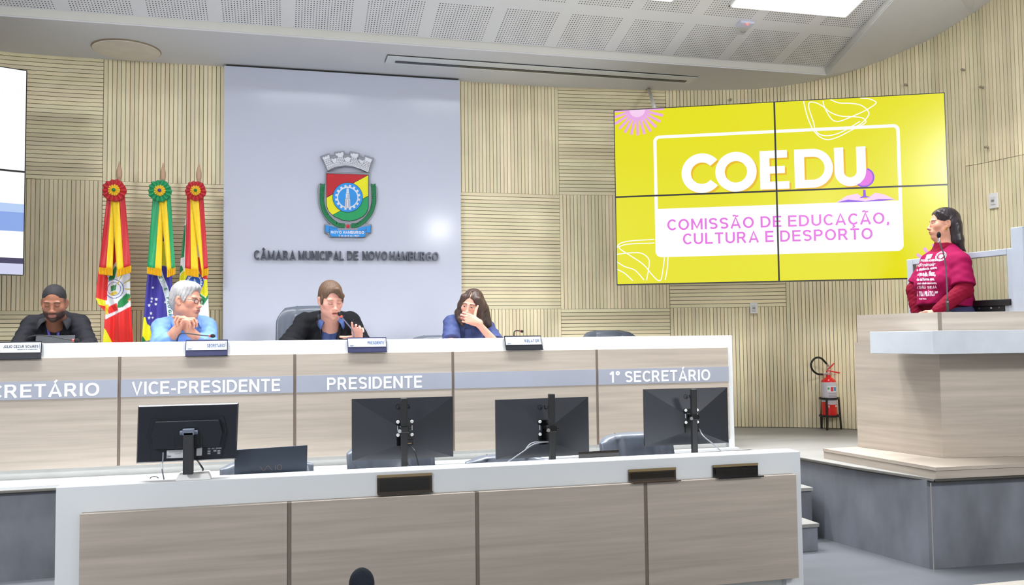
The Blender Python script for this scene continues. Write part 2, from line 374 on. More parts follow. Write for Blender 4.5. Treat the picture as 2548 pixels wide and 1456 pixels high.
cols = [(s_of_x(-3.38), s_of_x(-2.378), 1), (s_of_x(-2.378), s_of_x(-1.375), 0), (s_of_x(-1.375), s_of_x(-.378), 1), (s_of_x(1.40), s_of_x(2.34), 1), (s_of_x(2.34), s_of_x(3.33), 0)]
for s0, s1, v in cols:
    for r in range(3):
        vert = (v+r+1) % 2 if False else (v if r == 2 else (1-v if r == 1 else v))
        slat_panel(s0, s1, Z[r], Z[r+1], bool(vert))
sA, sB = s_of_x(3.33), s_of_x(4.345)
slat_panel(sA, sB, Z[0], Z[1], True); slat_panel(sA, sB, Z[1], 1.82, False); slat_panel(sA, sB, 1.823, None, True)
sC = hit_wall(2405, 412)[1]; zs = hit_wall(2405, 415)[0].z
slat_panel(sB, sC, Z[0], None, True)
slat_panel(sC, ARC[-1]-.6, Z[0], zs, True); slat_panel(sC, ARC[-1]-.6, zs+.004, None, True)
# side walls of the hall, out of the picture
b = MB(); b.span((-4.75, -2.5, 0), (-4.6, 6.1, 5.8)); struct(b.build('wall_left', mat('cream_wall', (225, 221, 210), .8)))
b = MB(); b.span((5.3, -2.5, 0), (5.45, 3.0, 5.8)); struct(b.build('wall_right', MATS['cream_wall']))

# ceiling: plain soffit along the wall, perforated slope rising over the hall
SL = .25
def slope_z(y): return 3.6+SL*(6.54-max(y, 5.0))
INNER = [(-4.7, 6.545, ZT), (1.2, 6.55, ZT), (3.3, 6.555, ZT), (4.489, 6.56, ZT)]
RIB = [(4.424, 6.004, 3.672), (4.378, 5.545, 3.787), (4.34, 5.0, 3.923), (4.30, 4.2, 3.93), (4.25, 3, 3.93)]
outer = []
def wt(s): p, d = plan_at(s); return Vector((p.x, p.y, top_z(s)))
b = MB()
i0 = [Vector((-4.7, 7.6, ZT))]
inn = [Vector(p) for p in INNER]+[Vector(p) for p in RIB]
s_corner = hit_wall(2093, 186)[1]
out = [Vector((-4.7, 7.6, ZT)), Vector((1.2, 7.5, ZT)), Vector((3.3, 7.40, ZT)), wt(s_corner)]
for q in (2165, 160), (2240, 130), (2300, 103), (2360, 70): out.append(wt(hit_wall(*q)[1]))
out.append(wt(ARC[-1]))
ins = inn[:4]+[inn[4], inn[5], inn[6], inn[7], inn[8]]
wl = [ARC[5]+.02+(s_corner-ARC[5])*k/7 for k in range(1, 8)]
# back soffit: finer fan towards the turning wall
oc = [Vector((-4.7, 7.6, ZT)), Vector((2.2, 7.5, ZT))]+[wt(s)+Vector((0, .03, 0)) for s in wl]
ic = [Vector((-4.7, 6.545, ZT)), Vector((2.2, 6.552, ZT))]+[Vector((2.2, 6.552, ZT)).lerp(Vector((4.489, 6.56, ZT)), k/7) for k in range(1, 8)]
vs = ic+oc; n = len(ic)
b.add(vs, [(i, i+1, n+i+1, n+i) for i in range(n-1)])
o2 = [oc[-1]]+[wt(hit_wall(*q)[1])+Vector((.03, 0, 0)) for q in ((2165, 160), (2240, 130), (2300, 103), (2360, 70), (2410, 38), (2463, 0))]+[wt(ARC[-1])+Vector((.03, 0, 0))]
k2 = len(o2); ribp = spline([INNER[-1]]+RIB, 8); i2 = [ribp[round((len(ribp)-1)*k/(k2-1))] for k in range(k2)]
i2 = []
for k in range(k2):
    f = k/(k2-1); i2.append(ribp[min(len(ribp)-1, round((len(ribp)-1)*f))])
b.add(i2+o2, [(i, i+1, k2+i+1, k2+i) for i in range(k2-1)])
ceil = struct(b.build('ceiling', M_ceil, solid=.02)); ceil['label'] = 'white plaster ceiling soffit along the slatted wall'
b = MB()                                             # step between soffit and perforated field
fi = [Vector(p) for p in INNER]+ribp[1:]
vs = []
for p in fi: vs += [p, Vector((p.x, p.y, max(p.z+.02, slope_z(p.y)+.005)))]
b.add(vs, [(2*i, 2*i+2, 2*i+3, 2*i+1) for i in range(len(fi)-1)])
b.build('fascia', M_fascia, ceil, solid=.008)
# perforated field; holes are a material pattern
m = bpy.data.materials.new('perforated_plasterboard'); m.use_nodes = True; N = m.node_tree.nodes; L = m.node_tree.links
def nd(op, a, c=None, d=None):
    n = N.new('ShaderNodeMath'); n.operation = op
    for i, v in enumerate((a, c, d)):
        if v is None: continue
        if isinstance(v, (int, float)): n.inputs[i].default_value = v
        else: L.new(v, n.inputs[i])
    return n.outputs[0]
tc = N.new('ShaderNodeTexCoord'); sp = N.new('ShaderNodeSeparateXYZ'); L.new(tc.outputs['Object'], sp.inputs[0])
gx = nd('FLOORED_MODULO', nd('SUBTRACT', sp.outputs[0], 1.556), .498); gy = nd('FLOORED_MODULO', nd('SUBTRACT', 6.535, sp.outputs[1]), .543)
hx = nd('SUBTRACT', nd('FRACT', nd('DIVIDE', gx, .0204)), .5); hy = nd('SUBTRACT', nd('FRACT', nd('DIVIDE', gy, .0240)), .5)
r2 = nd('SQRT', nd('ADD', nd('MULTIPLY', hx, hx), nd('MULTIPLY', hy, hy)))
inx = nd('MULTIPLY', nd('GREATER_THAN', gx, .0), nd('LESS_THAN', gx, .408)); iny = nd('MULTIPLY', nd('GREATER_THAN', gy, .0), nd('LESS_THAN', gy, .432))
msk = nd('MULTIPLY', nd('MULTIPLY', inx, iny), nd('LESS_THAN', r2, .21))
mx = N.new('ShaderNodeMix'); mx.data_type = 'RGBA'; mx.inputs[6].default_value = lin((230, 230, 232))+(1,); mx.inputs[7].default_value = lin((70, 70, 72))+(1,)
L.new(msk, mx.inputs[0]); L.new(mx.outputs[2], N['Principled BSDF'].inputs['Base Color']); N['Principled BSDF'].inputs['Roughness'].default_value = .8
b = MB(); q = [(-4.7, 6.545), (4.485, 6.545), (4.43, 6.0), (4.38, 5.5), (4.35, 5), (-4.7, 5)]
b.add([(x, y, slope_z(y)) for x, y in q], [tuple(range(len(q)))])
q = [(-4.7, 5), (4.35, 5), (4.31, 4.2), (4.26, 3), (5.4, 2.9), (5.4, -1.2), (-4.7, -1.2)]
b.add([(x, y, slope_z(y)) for x, y in q], [tuple(range(len(q)))])
perf = b.build('perforated_ceiling', m, None, solid=.02); perf.name = 'ceiling'; struct(perf); perf['label'] = 'sloping white ceiling of square perforated panels'

# fluorescent fixtures in the slope (two in view, the rest over the hall)
M_lamp = mat('lamp_diffuser', (246, 250, 255), .4, var=0, emit=LAMP_POWER)
rotS = Matrix.Rotation(-math.atan(SL), 3, 'X')
LIGHTS = [(.80, 5.70, 'ceiling light above the white panel, out of the picture'), (-.65, 5.70, 'ceiling light over the flags, out of the picture'), (-2.1, 5.70, 'ceiling light over the left end, out of the picture'), (3.70, 5.70, 'bright rectangular ceiling light above the video wall'), (2.25, 5.70, 'ceiling light mostly cut off by the top edge'),
          (-1.45, 4.85, 'ceiling light over the desks, out of the picture'), (.21, 4.85, 'ceiling light over the desks, out of the picture'), (1.85, 4.85, 'ceiling light over the desks, out of the picture'), (3.50, 4.85, 'ceiling light over the desks, out of the picture')]
for fx, fy, lab in LIGHTS:
        rotS = Matrix.Rotation(-math.atan(SL) if fy > 5 else 0, 3, 'X')
        t = thing('ceiling_light', lab, 'light', (fx, fy, slope_z(fy)), 0, 'fluorescent ceiling lights')
        b = MB(); b.box((0, 0, -.012), (.96, .30, .03), rot=rotS); b.build('diffuser', M_lamp, t, local=True)
        b = MB()
        for c, d in (((0, .16, -.008), (1.0, .02, .026)), ((0, -.16, -.008), (1.0, .02, .026)), ((.49, 0, -.008), (.02, .34, .026)), ((-.49, 0, -.008), (.02, .34, .026))):
            b.box(rotS @ Vector(c), d, rot=rotS)
        b.build('frame', M_socket, t, local=True)
        l = bpy.data.lights.new('tube_light', 'AREA'); l.shape = 'RECTANGLE'; l.size = .94; l.size_y = .28; l.energy = TUBE_POWER; l.spread = R(112); l.color = (.98, .99, 1)
        o = bpy.data.objects.new('tube_light', l); COL.objects.link(o); o.parent = t; o.location = rotS @ Vector((0, 0, -.032)); o.rotation_euler = rotS.to_euler()
rotS = Matrix.Rotation(-math.atan(SL), 3, 'X')

# stage
STG = [(-4.7, 5.30), (3.185, 5.695), (3.241, 5.5), (3.289, 5.2), (3.352, 4.76), (3.485, 4.212), (4.06, 4.183), (5.4, 4.12), (5.4, 8), (-4.7, 8)]
b = MB(); cx = Vector((1, 6.5, 0))
def inset(k):
    o = []
    for x, y in STG:
        o.append(Vector((x, y+(k if y < 6 else 0), 0)) if x < 3.1 else Vector((x+(k if x < 3.4 else 0)-(k*.6 if 3.4 < x < 3.6 else 0), y+(k if y < 6 and x > 3.4 else 0), 0)))
    return o
lo = inset(.035)
b.hexa([(p.x, p.y, 0) for p in lo], [(p.x, p.y, ST-.012) for p in lo])
stage = struct(b.build('stage_platform', M_stone)); stage['label'] = 'raised stage faced in mottled grey stone laminate'
b = MB(); b.hexa([(x, y, ST-.012) for x, y in STG], [(x, y, ST) for x, y in STG]); struct(b.build('stage_floor', M_stagefl, stage))
b = MB()
for (x, y), (x2, y2) in zip(STG[:8], STG[1:8]): b.tube([(x, y-.004, ST-.012), (x2, y2-.004, ST-.012)], .009, 6)
b.build('edge_trim', M_dark, stage)
b = MB(); b.tube([(3.452, 4.20, 0), (3.452, 4.20, ST-.02)], .003, 6); b.build('corner_trim', mat('pale_metal_trim', (170, 165, 160), .4, .4), stage)
for nm, z, y0, xr in (('upper', 1/3., 5.06, 3.262), ('lower', 1/6., 4.80, 3.128)):
    b = MB(); b.span((1.9, y0, 0), (xr, 5.60, z*1.0-.02)); b.build('step', M_stone, stage)
    b = MB(); b.span((1.9, y0-.02, z-.02), (xr, 5.60, z)); b.build('tread', M_stagefl, stage)

# things on the ceiling
t = thing('air_slot', 'long white recessed ceiling slot with a black opening', 'ceiling slot', (2.1, 6.91, ZT-.01))
b = MB()
A, Bq, Cq, D = (.771, 6.80), (.771, 6.985), (3.415, 6.82), (3.415, 7.005)
b.hexa([(A[0], A[1], ZT-.022), (Bq[0], Bq[1], ZT-.022), (D[0], D[1], ZT-.022), (Cq[0], Cq[1], ZT-.022)], [(A[0], A[1], ZT-.01), (Bq[0], Bq[1], ZT-.01), (D[0], D[1], ZT-.01), (Cq[0], Cq[1], ZT-.01)])
b.build('cover', M_white, t)
b = MB(); b.hexa([(.845, 6.905, ZT-.026), (.845, 6.95, ZT-.026), (3.36, 6.965, ZT-.026), (3.36, 6.92, ZT-.026)], [(.845, 6.905, ZT-.021), (.845, 6.95, ZT-.021), (3.36, 6.965, ZT-.021), (3.36, 6.92, ZT-.021)]); b.build('slot_opening', M_bezel, t)
b = MB()
for p, q in ((A, Cq), (A, Bq), (Cq, D)): b.tube([(p[0], p[1], ZT-.014), (q[0], q[1], ZT-.014)], .004, 6)
b.build('shadow_gap', M_dark, t)
b = MB(); b.lathe((-1.165, 7.10, ZT-.012), [(.235, 0), (.24, -.008), (.235, -.012), (.0, -.012)], 48)
dsc = thing('ceiling_cover', 'round cream cover plate in the soffit above the flags', 'cover plate', (-1.165, 7.10, ZT-.012))
b.build('plate', mat('cream_plate', (222, 214, 202), .7), dsc)
b = MB(); b.tube(arc((-1.165, 7.10, ZT-.014), (1, 0, 0), (0, 1, 0), .242, 0, 2*math.pi, 48), .004, 6, caps=False); b.build('rim', mat('brown_rim', (160, 138, 112), .6), dsc)
PN = (0, SL, 1); PP = (0, 6.54, 3.6)
p = atp(1855, 53, PP, PN)
t = thing('smoke_detector', 'small pale ceiling detector with a glowing red light', 'detector', p)
b = MB(); b.box((0, 0, -.02), (.125, .075, .03), rot=rotS); b.build('housing', mat('bluish_plastic', (205, 208, 226), .4), t, local=True, bevel=.01)
b = MB(); b.ball((0, -.03, -.036), .006); b.build('red_led', mat('red_led', (255, 60, 50), .4, emit=6, var=0), t, local=True)
p = atp(1846, 73, PP, PN)
t = thing('ceiling_plate', 'small square white plate on the ceiling behind the detector', 'plate', p)
b = MB(); b.box((0, 0, -.008), (.085, .11, .008), rot=rotS); b.build('plate', mat('grey_white_plastic', (205, 207, 205), .5), t, local=True)
b = MB(); b.tube(arc((.01, -.01, -.016), (1, 0, 0), (0, 1, -.25), .022, .3, 2.9, 10), .003, 6); b.build('clip', mat('grey_clip', (150, 155, 150), .5), t, local=True)
# wall sockets and hooks
def wall_item(px, py, off=.018):
    p, s = hit_wall(px, py); d = plan_at(s)[1]; n = Vector((d.y, -d.x, 0)); return p+n*off, d, n
def socket(px, py, w_, h_, lab):
    p, d, n = wall_item(px, py); t = thing('wall_socket', lab, 'socket', p, math.atan2(d.y, d.x), 'white wall sockets')
    b = MB(); b.box((0, -.006, 0), (w_, .012, h_)); b.build('plate', M_socket, t, local=True, bevel=.004)
    b = MB(); b.box((0, -.014, 0), (w_*.5, .006, h_*.5)); b.build('outlet', mat('socket_insert', (222, 222, 222), .4), t, local=True)
    b = MB(); b.box((0, -.018, .0), (w_*.32, .003, h_*.13)); b.build('pin_slot', mat('grey_slot', (140, 140, 140), .4), t, local=True)
socket(1875, 767, .066, .098, 'white wall socket low under the yellow video wall')
socket(2478, 500, .078, .116, 'white wall socket on the slatted wall right of the standing woman')
for px, py, lab in ((2258, 213, 'small wall hook above the right half of the video wall'), (2402, 175, 'small pale wall knob high up right of the video wall'), (2450, 218, 'small wall knob right of the pale one'), (1817, 251, 'small wall hook just above the left half of the video wall'), (2462, 367, 'small wall knob below the others, above the socket')):
    p, d, n = wall_item(px, py, .016); b = MB(); b.lathe(p, [(.009, 0), (.009, .008), (.006, .012), (.006, .022), (.011, .026), (.010, .034), (.004, .037)], 12, n)
    tag(b.build('wall_hook', mat('brass_grey', (165, 155, 140), .4, .4), smooth=False), lab, 'knob', 'small wall hooks')

# white panel behind the president's seat
b = MB(); b.span((-.473, 7.30, ST), (1.438, 7.385, 3.505))
pan = thing('backdrop_panel', 'tall glossy white wall panel carrying the coat of arms', 'panel', (.48, 7.34, ST))
b.build('board', mat('glossy_white_board', (206, 211, 227), .14, var=.01, vscale=2), pan)
b = MB(); b.span((-.46, 7.32, 3.507), (1.43, 7.38, 3.53)); b.build('top_gap_shade', M_dark, pan)  # dark strip draws the shadow line between panel and ceiling
# ================================================================== DESKS
M_strip = mat('brushed_silver_strip', (162, 167, 181), .4, .25, var=.04, vscale=3)
M_letter = mat('white_lettering', (236, 240, 250), .45, var=0)
X3 = Vector((1, 0, 0)); Z3 = Vector((0, 0, 1))
def desk(name, label, x0, x1, y, z0, zt, leg, ledge, wood, seams, wy, dtop, dd=.66, dy0=.01, dy1=.01):
    """white ring frame facing -Y at depth y, wooden panels hung in it at depth wy"""
    t = thing(name, label, 'desk', ((x0+x1)/2, y+.3, z0))
    top_h = zt-wood[1]
    zi = wood[1]-.02; b = MB()
    b.prism([(x0, y, z0), (x0, y, zt), (x1, y, zt), (x1, y, z0), (x1-leg, y, z0), (x1-leg, y, zi), (x0+leg, y, zi), (x0+leg, y, z0)], (0, ledge, 0)); b.build('frame', M_white, t, bevel=.004)
    b = MB(); b.add([(x0+leg, y-dy0, z0), (x1, y-dy1, z0), (x1, y+ledge, z0), (x0+leg, y+ledge, z0)], []); q = b.v; b.v = []; b.hexa(q, [v+Vector((0, 0, .014)) for v in q]); b.build('base_plate', M_white, t)
    b = MB(); b.span((x0+leg, y+.035, z0+.014), (x1-leg, y+.055, zi)); b.build('back_panel', mat('pale_grey_board', (214, 216, 214), .5), t)
    b = MB(); b.span((x0+.005, y+ledge, dtop-.03), (x1-.005, y+dd, dtop)); b.build('desktop', M_white, t, bevel=.003)
    for x in (x0+.02, x1-.02): b = MB(); b.span((x-.015, y+ledge, z0), (x+.015, y+dd-.04, dtop-.03)); b.build('side_panel', M_white, t)
    ed = [wood[2]]+seams+[wood[3]]
    for a, c in zip(ed, ed[1:]):
        b = MB(); b.span((a+(.009 if a != wood[2] else 0), wy, wood[0]), (c-(.009 if c != wood[3] else 0), y+.035, wood[1])); b.build('front_panel', M_wood, t, bevel=.0015)
    for s in seams:
        b = MB(); b.span((s-.009, wy+.006, wood[0]+.001), (s+.009, y+.035, wood[1]-.001)); b.build('joint_strip', M_joint, t)
    return t
UY, UX = 5.76, (-3.15, 3.108)
usq = [-1.985, -.961, .060, 1.068, 2.069]
ud = desk('council_desk', 'long raised desk on the stage with titles on a silver strip', UX[0], UX[1], UY, ST, 1.308, .045, .13, (.572, 1.222, -3.1, 3.060), usq, UY-.022, 1.225, .43, .355, .065)
titles = ['', '2\u00b0 SECRET\u00c1RIO', 'VICE-PRESIDENTE', 'PRESIDENTE', '', '1\u00b0 SECRET\u00c1RIO']
ed = [-3.1]+usq+[3.060]
tb = {2: ((328, 977), (697, 970)), 3: ((814, 966), (1050, 960)), 5: ((1517, 950), (1767, 942))}
for k, (a, c) in enumerate(zip(ed, ed[1:])):
    b = MB(); b.span((a+.009, UY-.026, .980), (c-.009 if k < 5 else c, UY-.022, 1.086)); st = b.build('title_strip', M_strip, ud)
    if not titles[k]: continue
    if k in tb: p0 = aty(*tb[k][0], UY-.026); p1 = aty(*tb[k][1], UY-.026); xr = p1.x; wd = p1.x-p0.x
    else: xr = aty(247, 985, UY-.026).x; wd = .885
    ls = []; sans(None, titles[k], (xr, UY-.0265, .9925), X3, Z3, .077, wd, t=.165, align='R', thick=.001, rnd=.9, split=ls)
    for b in ls: b.build('letter', M_letter, st)
FY0, FXa, FXb = 3.994, -.905, 2.518
fd = desk('clerk_desk', 'white framed front desk with four wood panels nearest the camera', FXa, FXb, FY0, 0, .720, .098, .12, (.106, .613, -.805, 2.463), [.019, .841, 1.658], FY0-.045, .63)
b = MB()                                     # desk corner in the near foreground
p = atz(2413, 1455.5, .70); q = atz(2548, 1443, .70)
t = thing('public_desk', 'cream desk top corner at the bottom right edge of the photo', 'desk', (p.x+.6, p.y-.3, 0))
b.span((p.x, p.y-.5, .67), (p.x+1.3, p.y, .70)); b.build('desktop', mat('cream_laminate', (240, 232, 222), .45), t, bevel=.003)
b = MB(); b.span((p.x+.06, p.y-.45, 0), (p.x+1.26, p.y-.05, .67)); b.build('body', M_wood, t)

# ================================================================== PODIUM
BC, BL, BR_ = Vector((3.79, 4.50, 0)), Vector((3.656, 5.12, 0)), Vector((5.20, 4.243, 0))
t = pod = thing('podium', 'large grey wood podium with a white shelf on the stage corner', 'podium', (4.2, 4.7, ST))
dl = (BL-BC).normalized(); dr = (BR_-BC).normalized(); nl = Vector((-dl.y, dl.x, 0)); nr = Vector((dr.y, -dr.x, 0))
if nl.x > 0: nl = -nl
def Lpoly(o, oc, zl, zh, th, ext=0.):             # L plan: left face and right face pushed out by o
    c = BC+(nl+nr)*oc; l = BL+nl*o+dl*ext; r = BR_+nr*o
    ci = BC-(nl+nr)*th*.8; li = BL-nl*th+dl*ext; ri = BR_-nr*th
    def isect(p, d, q, e): k = ((q.x-p.x)*e.y-(q.y-p.y)*e.x)/(d.x*e.y-d.y*e.x); return p+d*k
    c = isect(BL+nl*o, dl, BR_+nr*o, dr); ci = isect(BL-nl*th, dl, BR_-nr*th, dr)
    return [[Vector((p.x, p.y, z)) for p in (l, c, r, ri, ci, li)] for z in (zl, zh)]
def Lbox(b, *a):
    lo, hi = Lpoly(*a); n = 6
    b.add(lo+hi, [(0, 5, 4, 1), (1, 4, 3, 2), (6, 7, 10, 11), (7, 8, 9, 10)]+[(i, (i+1) % n, n+(i+1) % n, n+i) for i in range(n)])
b = MB(); Lbox(b, 0, 0, ST+.065, 1.25, .30); b.build('body', M_wood, t)
b = MB(); Lbox(b, -.004, 0, 1.25, 1.432, .30, -.02); b.build('top_band', M_wood, t)
b = MB(); Lbox(b, .003, 0, 1.26, 1.428, -.0005)
b = MB(); c0 = Lpoly(-.004, 0, 1.318, 1.432, .3); b.box(BC+Vector((.012, -.0005, 1.377)), (.024, .002, .108), rz=math.atan2(dr.y, dr.x)); b.build('corner_joint', M_joint, t)
# shelf
lc = Vector((3.60, 4.32, 0)); ll = Vector((3.505, 4.756, 0)); lr = lc+dr*1.55
li = ll-nl*.17; 
sh = [ll, lc, lr, lr-nr*.2, BC-nl*-.0-nr*-.0+(-(nl+nr))*.02, li]
b = MB(); b.hexa([p+Vector((0, 0, 1.186)) for p in sh], [p+Vector((0, 0, 1.320)) for p in sh]); b.build('shelf', mat('white_shelf', (200, 206, 214), .35), t, bevel=.002)
# plinth
pc, pl, pr = Vector((3.488, 4.20, 0)), Vector((3.40, 5.13, 0)), Vector((5.25, 4.10, 0))
plin = [pl, pc, pr, Vector((5.25, 4.7, 0)), Vector((4.2, 5.13, 0))]
b = MB(); b.hexa([p+Vector((.006 if i < 2 else 0, .006 if i else 0, ST)) for i, p in enumerate(plin)], [p+Vector((.006 if i < 2 else 0, .006 if i else 0, ST+.045)) for i, p in enumerate(plin)]); b.build('plinth', M_wood, t)
b = MB(); b.hexa([p+Vector((0, 0, ST+.0455)) for p in plin], [p+Vector((0, 0, ST+.064)) for p in plin]); b.build('plinth_top', M_wood, t)
# podium microphone
bp = aty(2358, 775, 4.62); bp.z = 1.432
tp = aty(2336, 585, 4.60)
t = thing('podium_microphone', 'black gooseneck microphone standing on the podium', 'microphone', bp)
b = MB(); b.lathe(bp, [(.022, 0), (.022, .008), (.0085, .01), (.0085, .06), (.007, .062), (.007, .085), (.004, .09)], 16); b.build('base', M_black, t, angle=40)
b = MB(); b.lathe(bp+Vector((0, 0, .062)), [(.0092, 0), (.0092, .008)], 16); b.build('ring', M_steel, t)
pts = spline([bp+Vector((0, 0, .08)), aty(2355, 690, 4.62), aty(2350, 640, 4.61), tp+Vector((.01, 0, -.062)), tp+Vector((.001, 0, -.014))], 6)
b = MB(); b.tube(pts, .0042, 10); b.build('gooseneck', mat('dark_steel', (110, 108, 118), .3, .7), t, smooth=True)
b = MB(); b.tube([pts[-1]-Vector((.006, 0, .032)), pts[-1]], .0062, 12); b.build('collar', M_steel, t)
b = MB(); b.ball(tp, (.0125, .0125, .021)); b.build('foam_head', mat('black_foam', (18, 19, 22), .95, bump=.3, bscale=400), t, smooth=True)

# ================================================================== VIDEO WALLS
def frame_local(o, D):                       # local axes of a display wall: u along D, v up
    D = Vector(D).normalized(); Nn = Vector((D.y, -D.x, 0)); return D, Nn
M_yel = screen_mat('screen_yellow', (229, 224, 0)); M_scrW = screen_mat('screen_white', (252, 252, 252)); M_pinkA = screen_mat('screen_magenta', (226, 112, 222))
M_pinkB = screen_mat('screen_pink', (232, 168, 226)); M_org = screen_mat('screen_amber', (232, 184, 0)); M_vio = screen_mat('screen_violet', (140, 80, 220))
M_pale = screen_mat('screen_pale_pink', (244, 206, 238))
vo = Vector((2.49, 6.425, 3.080)); VW, VH = 2.43, 1.372; vD = Vector((math.cos(R(-24)), math.sin(R(-24)), 0)); vN = Vector((vD.y, -vD.x, 0))
t = vw = thing('video_wall', 'large video wall of four joined displays showing a yellow slide', 'screen', vo+vD*VW/2-Vector((0, 0, VH)))
def vp(u, v, off=0.): return vo+vD*u+Vector((0, 0, -v))+vN*off
def vpx(px, py, off=0.): return atp(px, py, vo+vN*off, vN)
bz = .0065
def displays(par, org, D, Nn, scr, nu, nv, w_, h_):
    for i in range(nu):
        for j in range(nv):
            a = org+D*(w_*i)-Z3*(h_*j)
            b = MB(); b.prism([a, a+D*w_, a+D*w_-Z3*h_, a-Z3*h_], -Nn*.09); d = b.build('display_panel', M_bezel, par)
            q = [a+D*bz-Z3*bz+Nn*.0005, a+D*(w_-bz)-Z3*bz+Nn*.0005, a+D*(w_-bz)-Z3*(h_-bz)+Nn*.0005, a+D*bz-Z3*(h_-bz)+Nn*.0005]
            b = MB(); b.prism(q, Nn*.001); b.build('screen', scr, d)
displays(t, vo, vD, vN, M_yel, 2, 2, VW/2, VH/2)
OFF = .002
def clipped(mbfn, name, m_, off, par=None):
    """flat picture element, cut so that the display joints stay dark"""
    b = MB(); mbfn(b, off); me = bpy.data.meshes.new(name); me.from_pydata([tuple(v) for v in b.v], [], b.f)
    bm = bmesh.new(); bm.from_mesh(me); bpy.data.meshes.remove(me)
    for k, (co, no) in enumerate((((0, 0, 0), vD), ((0, 0, 0), Z3))):
        pass
    cuts = [(vp(VW/2-bz, 0), vD), (vp(VW/2+bz, 0), vD), (vp(0, VH/2-bz), Z3), (vp(0, VH/2+bz), Z3), (vp(bz, 0), vD), (vp(VW-bz, 0), vD), (vp(0, bz), Z3), (vp(0, VH-bz), Z3)]
    for co, no in cuts: bmesh.ops.bisect_plane(bm, geom=bm.verts[:]+bm.edges[:]+bm.faces[:], plane_co=co, plane_no=no)
    kill = []
    for f in bm.faces:
        c = f.calc_center_median()-vo; u = c.dot(vD); v = -c.z
        if abs(u-VW/2) < bz or abs(v-VH/2) < bz or u < bz or u > VW-bz or v < bz or v > VH-bz: kill.append(f)
    bmesh.ops.delete(bm, geom=kill, context='FACES')
    b2 = MB(); bm.verts.index_update(); b2.add([v.co.copy() for v in bm.verts], [tuple(v.index for v in f.verts) for f in bm.faces]); bm.free()
    if b2.f: return b2.build(name, m_, par or vw)
def vband(pts, wd):                          # flat stroke along screen points
    def fn(b, off):
        P = [Vector(p) for p in pts]; vs = []
        for i, p in enumerate(P):
            d = (P[min(i+1, len(P)-1)]-P[max(i-1, 0)]).normalized(); n = d.cross(vN); vs += [p+n*wd/2+vN*off, p-n*wd/2+vN*off]
        b.add(vs, [(2*i, 2*i+2, 2*i+3, 2*i+1) for i in range(len(P)-1)])
    return fn
def vpoly(pts): return lambda b, off: b.add([Vector(p)+vN*off for p in pts], [tuple(range(len(pts)))])
# pixel positions below come from an enlarged crop: zx, zy at scale .3708 from (1480, 200)
def zz(x, y): return vpx(1480+x*.3708, 200+y*.3708)
def uv(p): d = p-vo; return d.dot(vD), -d.z
# rounded frame and white lower card
c1, c2, c3, c4 = uv(zz(397, 370)), uv(zz(2045, 295)), uv(zz(2073, 1150)), uv(zz(403, 1183))
u0, u1 = (c1[0]+c4[0])/2, (c2[0]+c3[0])/2; v0, v1 = (c1[1]+c2[1])/2, (c3[1]+c4[1])/2; um = uv(zz(420, 858)); v2 = (uv(zz(420, 858))[1]+uv(zz(2035, 812))[1])/2
def rrect(ua, ub, va, vb, r_, n=6):
    P = []
    for cx_, cy_, t0 in ((ub-r_, va+r_, -90), (ub-r_, vb-r_, 0), (ua+r_, vb-r_, 90), (ua+r_, va+r_, 180)):
        for k in range(n+1): a = R(t0+90*k/n); P.append(vp(cx_+r_*math.cos(a), cy_+r_*math.sin(a)))
    return P
st_ = .024
def ring(b, off):
    A = rrect(u0, u1, v0, v1, .045); B = rrect(u0+st_, u1-st_, v0+st_, v1-st_, .025); n = len(A)
    b.add([p+vN*off for p in A+B], [(i, (i+1) % n, n+(i+1) % n, n+i) for i in range(n)])
clipped(ring, 'slide_frame', M_scrW, OFF)
def card(b, off):
    A = rrect(u0+.01, u1-.01, v2, v1-.004, .04); n = len(A)//4
    P = [vp(u0+.01, v2), vp(u1-.01, v2)]+[p for p in A[n:3*n]]
    b.add([p+vN*off for p in P], [tuple(range(len(P)))])
clipped(card, 'slide_card', M_scrW, OFF+.0006)
# squiggles, sunbursts
sq1 = [[(1400, 138), (1425, 240), (1470, 340), (1540, 395), (1620, 385), (1740, 325), (1815, 285), (1800, 255), (1740, 245), (1650, 240), (1580, 215), (1530, 175), (1480, 150), (1440, 150), (1437, 190), (1465, 275), (1490, 350), (1560, 372), (1660, 345), (1780, 275)],
       [(1530, 140), (1545, 190), (1590, 262), (1640, 275), (1720, 245), (1810, 205), (1875, 165), (1885, 145), (1840, 125), (1780, 120)], [(1580, 130), (1640, 152), (1720, 155), (1790, 170), (1835, 210), (1830, 245), (1780, 295), (1700, 330)]]
sq2 = [[(143, 1128), (170, 1095), (240, 1078), (400, 1068)], [(160, 1120), (180, 1140), (260, 1190), (330, 1240), (380, 1300), (420, 1340), (445, 1335), (460, 1250), (468, 1185)], [(155, 1120), (220, 1100), (400, 1092)], [(143, 1168), (240, 1158), (310, 1160), (355, 1190), (365, 1230), (348, 1342)], [(143, 1215), (200, 1250), (270, 1275), (330, 1340)], [(143, 1265), (200, 1295), (255, 1345)], [(492, 1185), (485, 1270), (472, 1340)]]
for c in sq1+sq2: clipped(vband(spline([zz(*q) for q in c], 6), .0075), 'slide_squiggle', M_scrW, OFF+.0003)
def burst(cx_, cy_, a0, a1, n, r0_, r1_, wd):
    for k in range(n):
        a = R(a0+(a1-a0)*k/(n-1)); d = vD*math.cos(a)-Z3*math.sin(a); c = vp(cx_, cy_)
        clipped(vband([c+d*r0_, c+d*r1_], wd), 'slide_ray', M_pinkB, OFF+.0002)
cu = uv(zz(285, 195)); burst(cu[0], cu[1], 2, 178, 13, .0, .205, .021)
clipped(vpoly([vp(cu[0]+.062*math.cos(a), cu[1]+.062*math.sin(a)) for a in np.linspace(0, math.pi, 14)]), 'slide_burst', M_pale, OFF+.0004)
cu = uv(vpx(2345, 680)); burst(cu[0], cu[1], 150, 290, 9, .06, .225, .022)
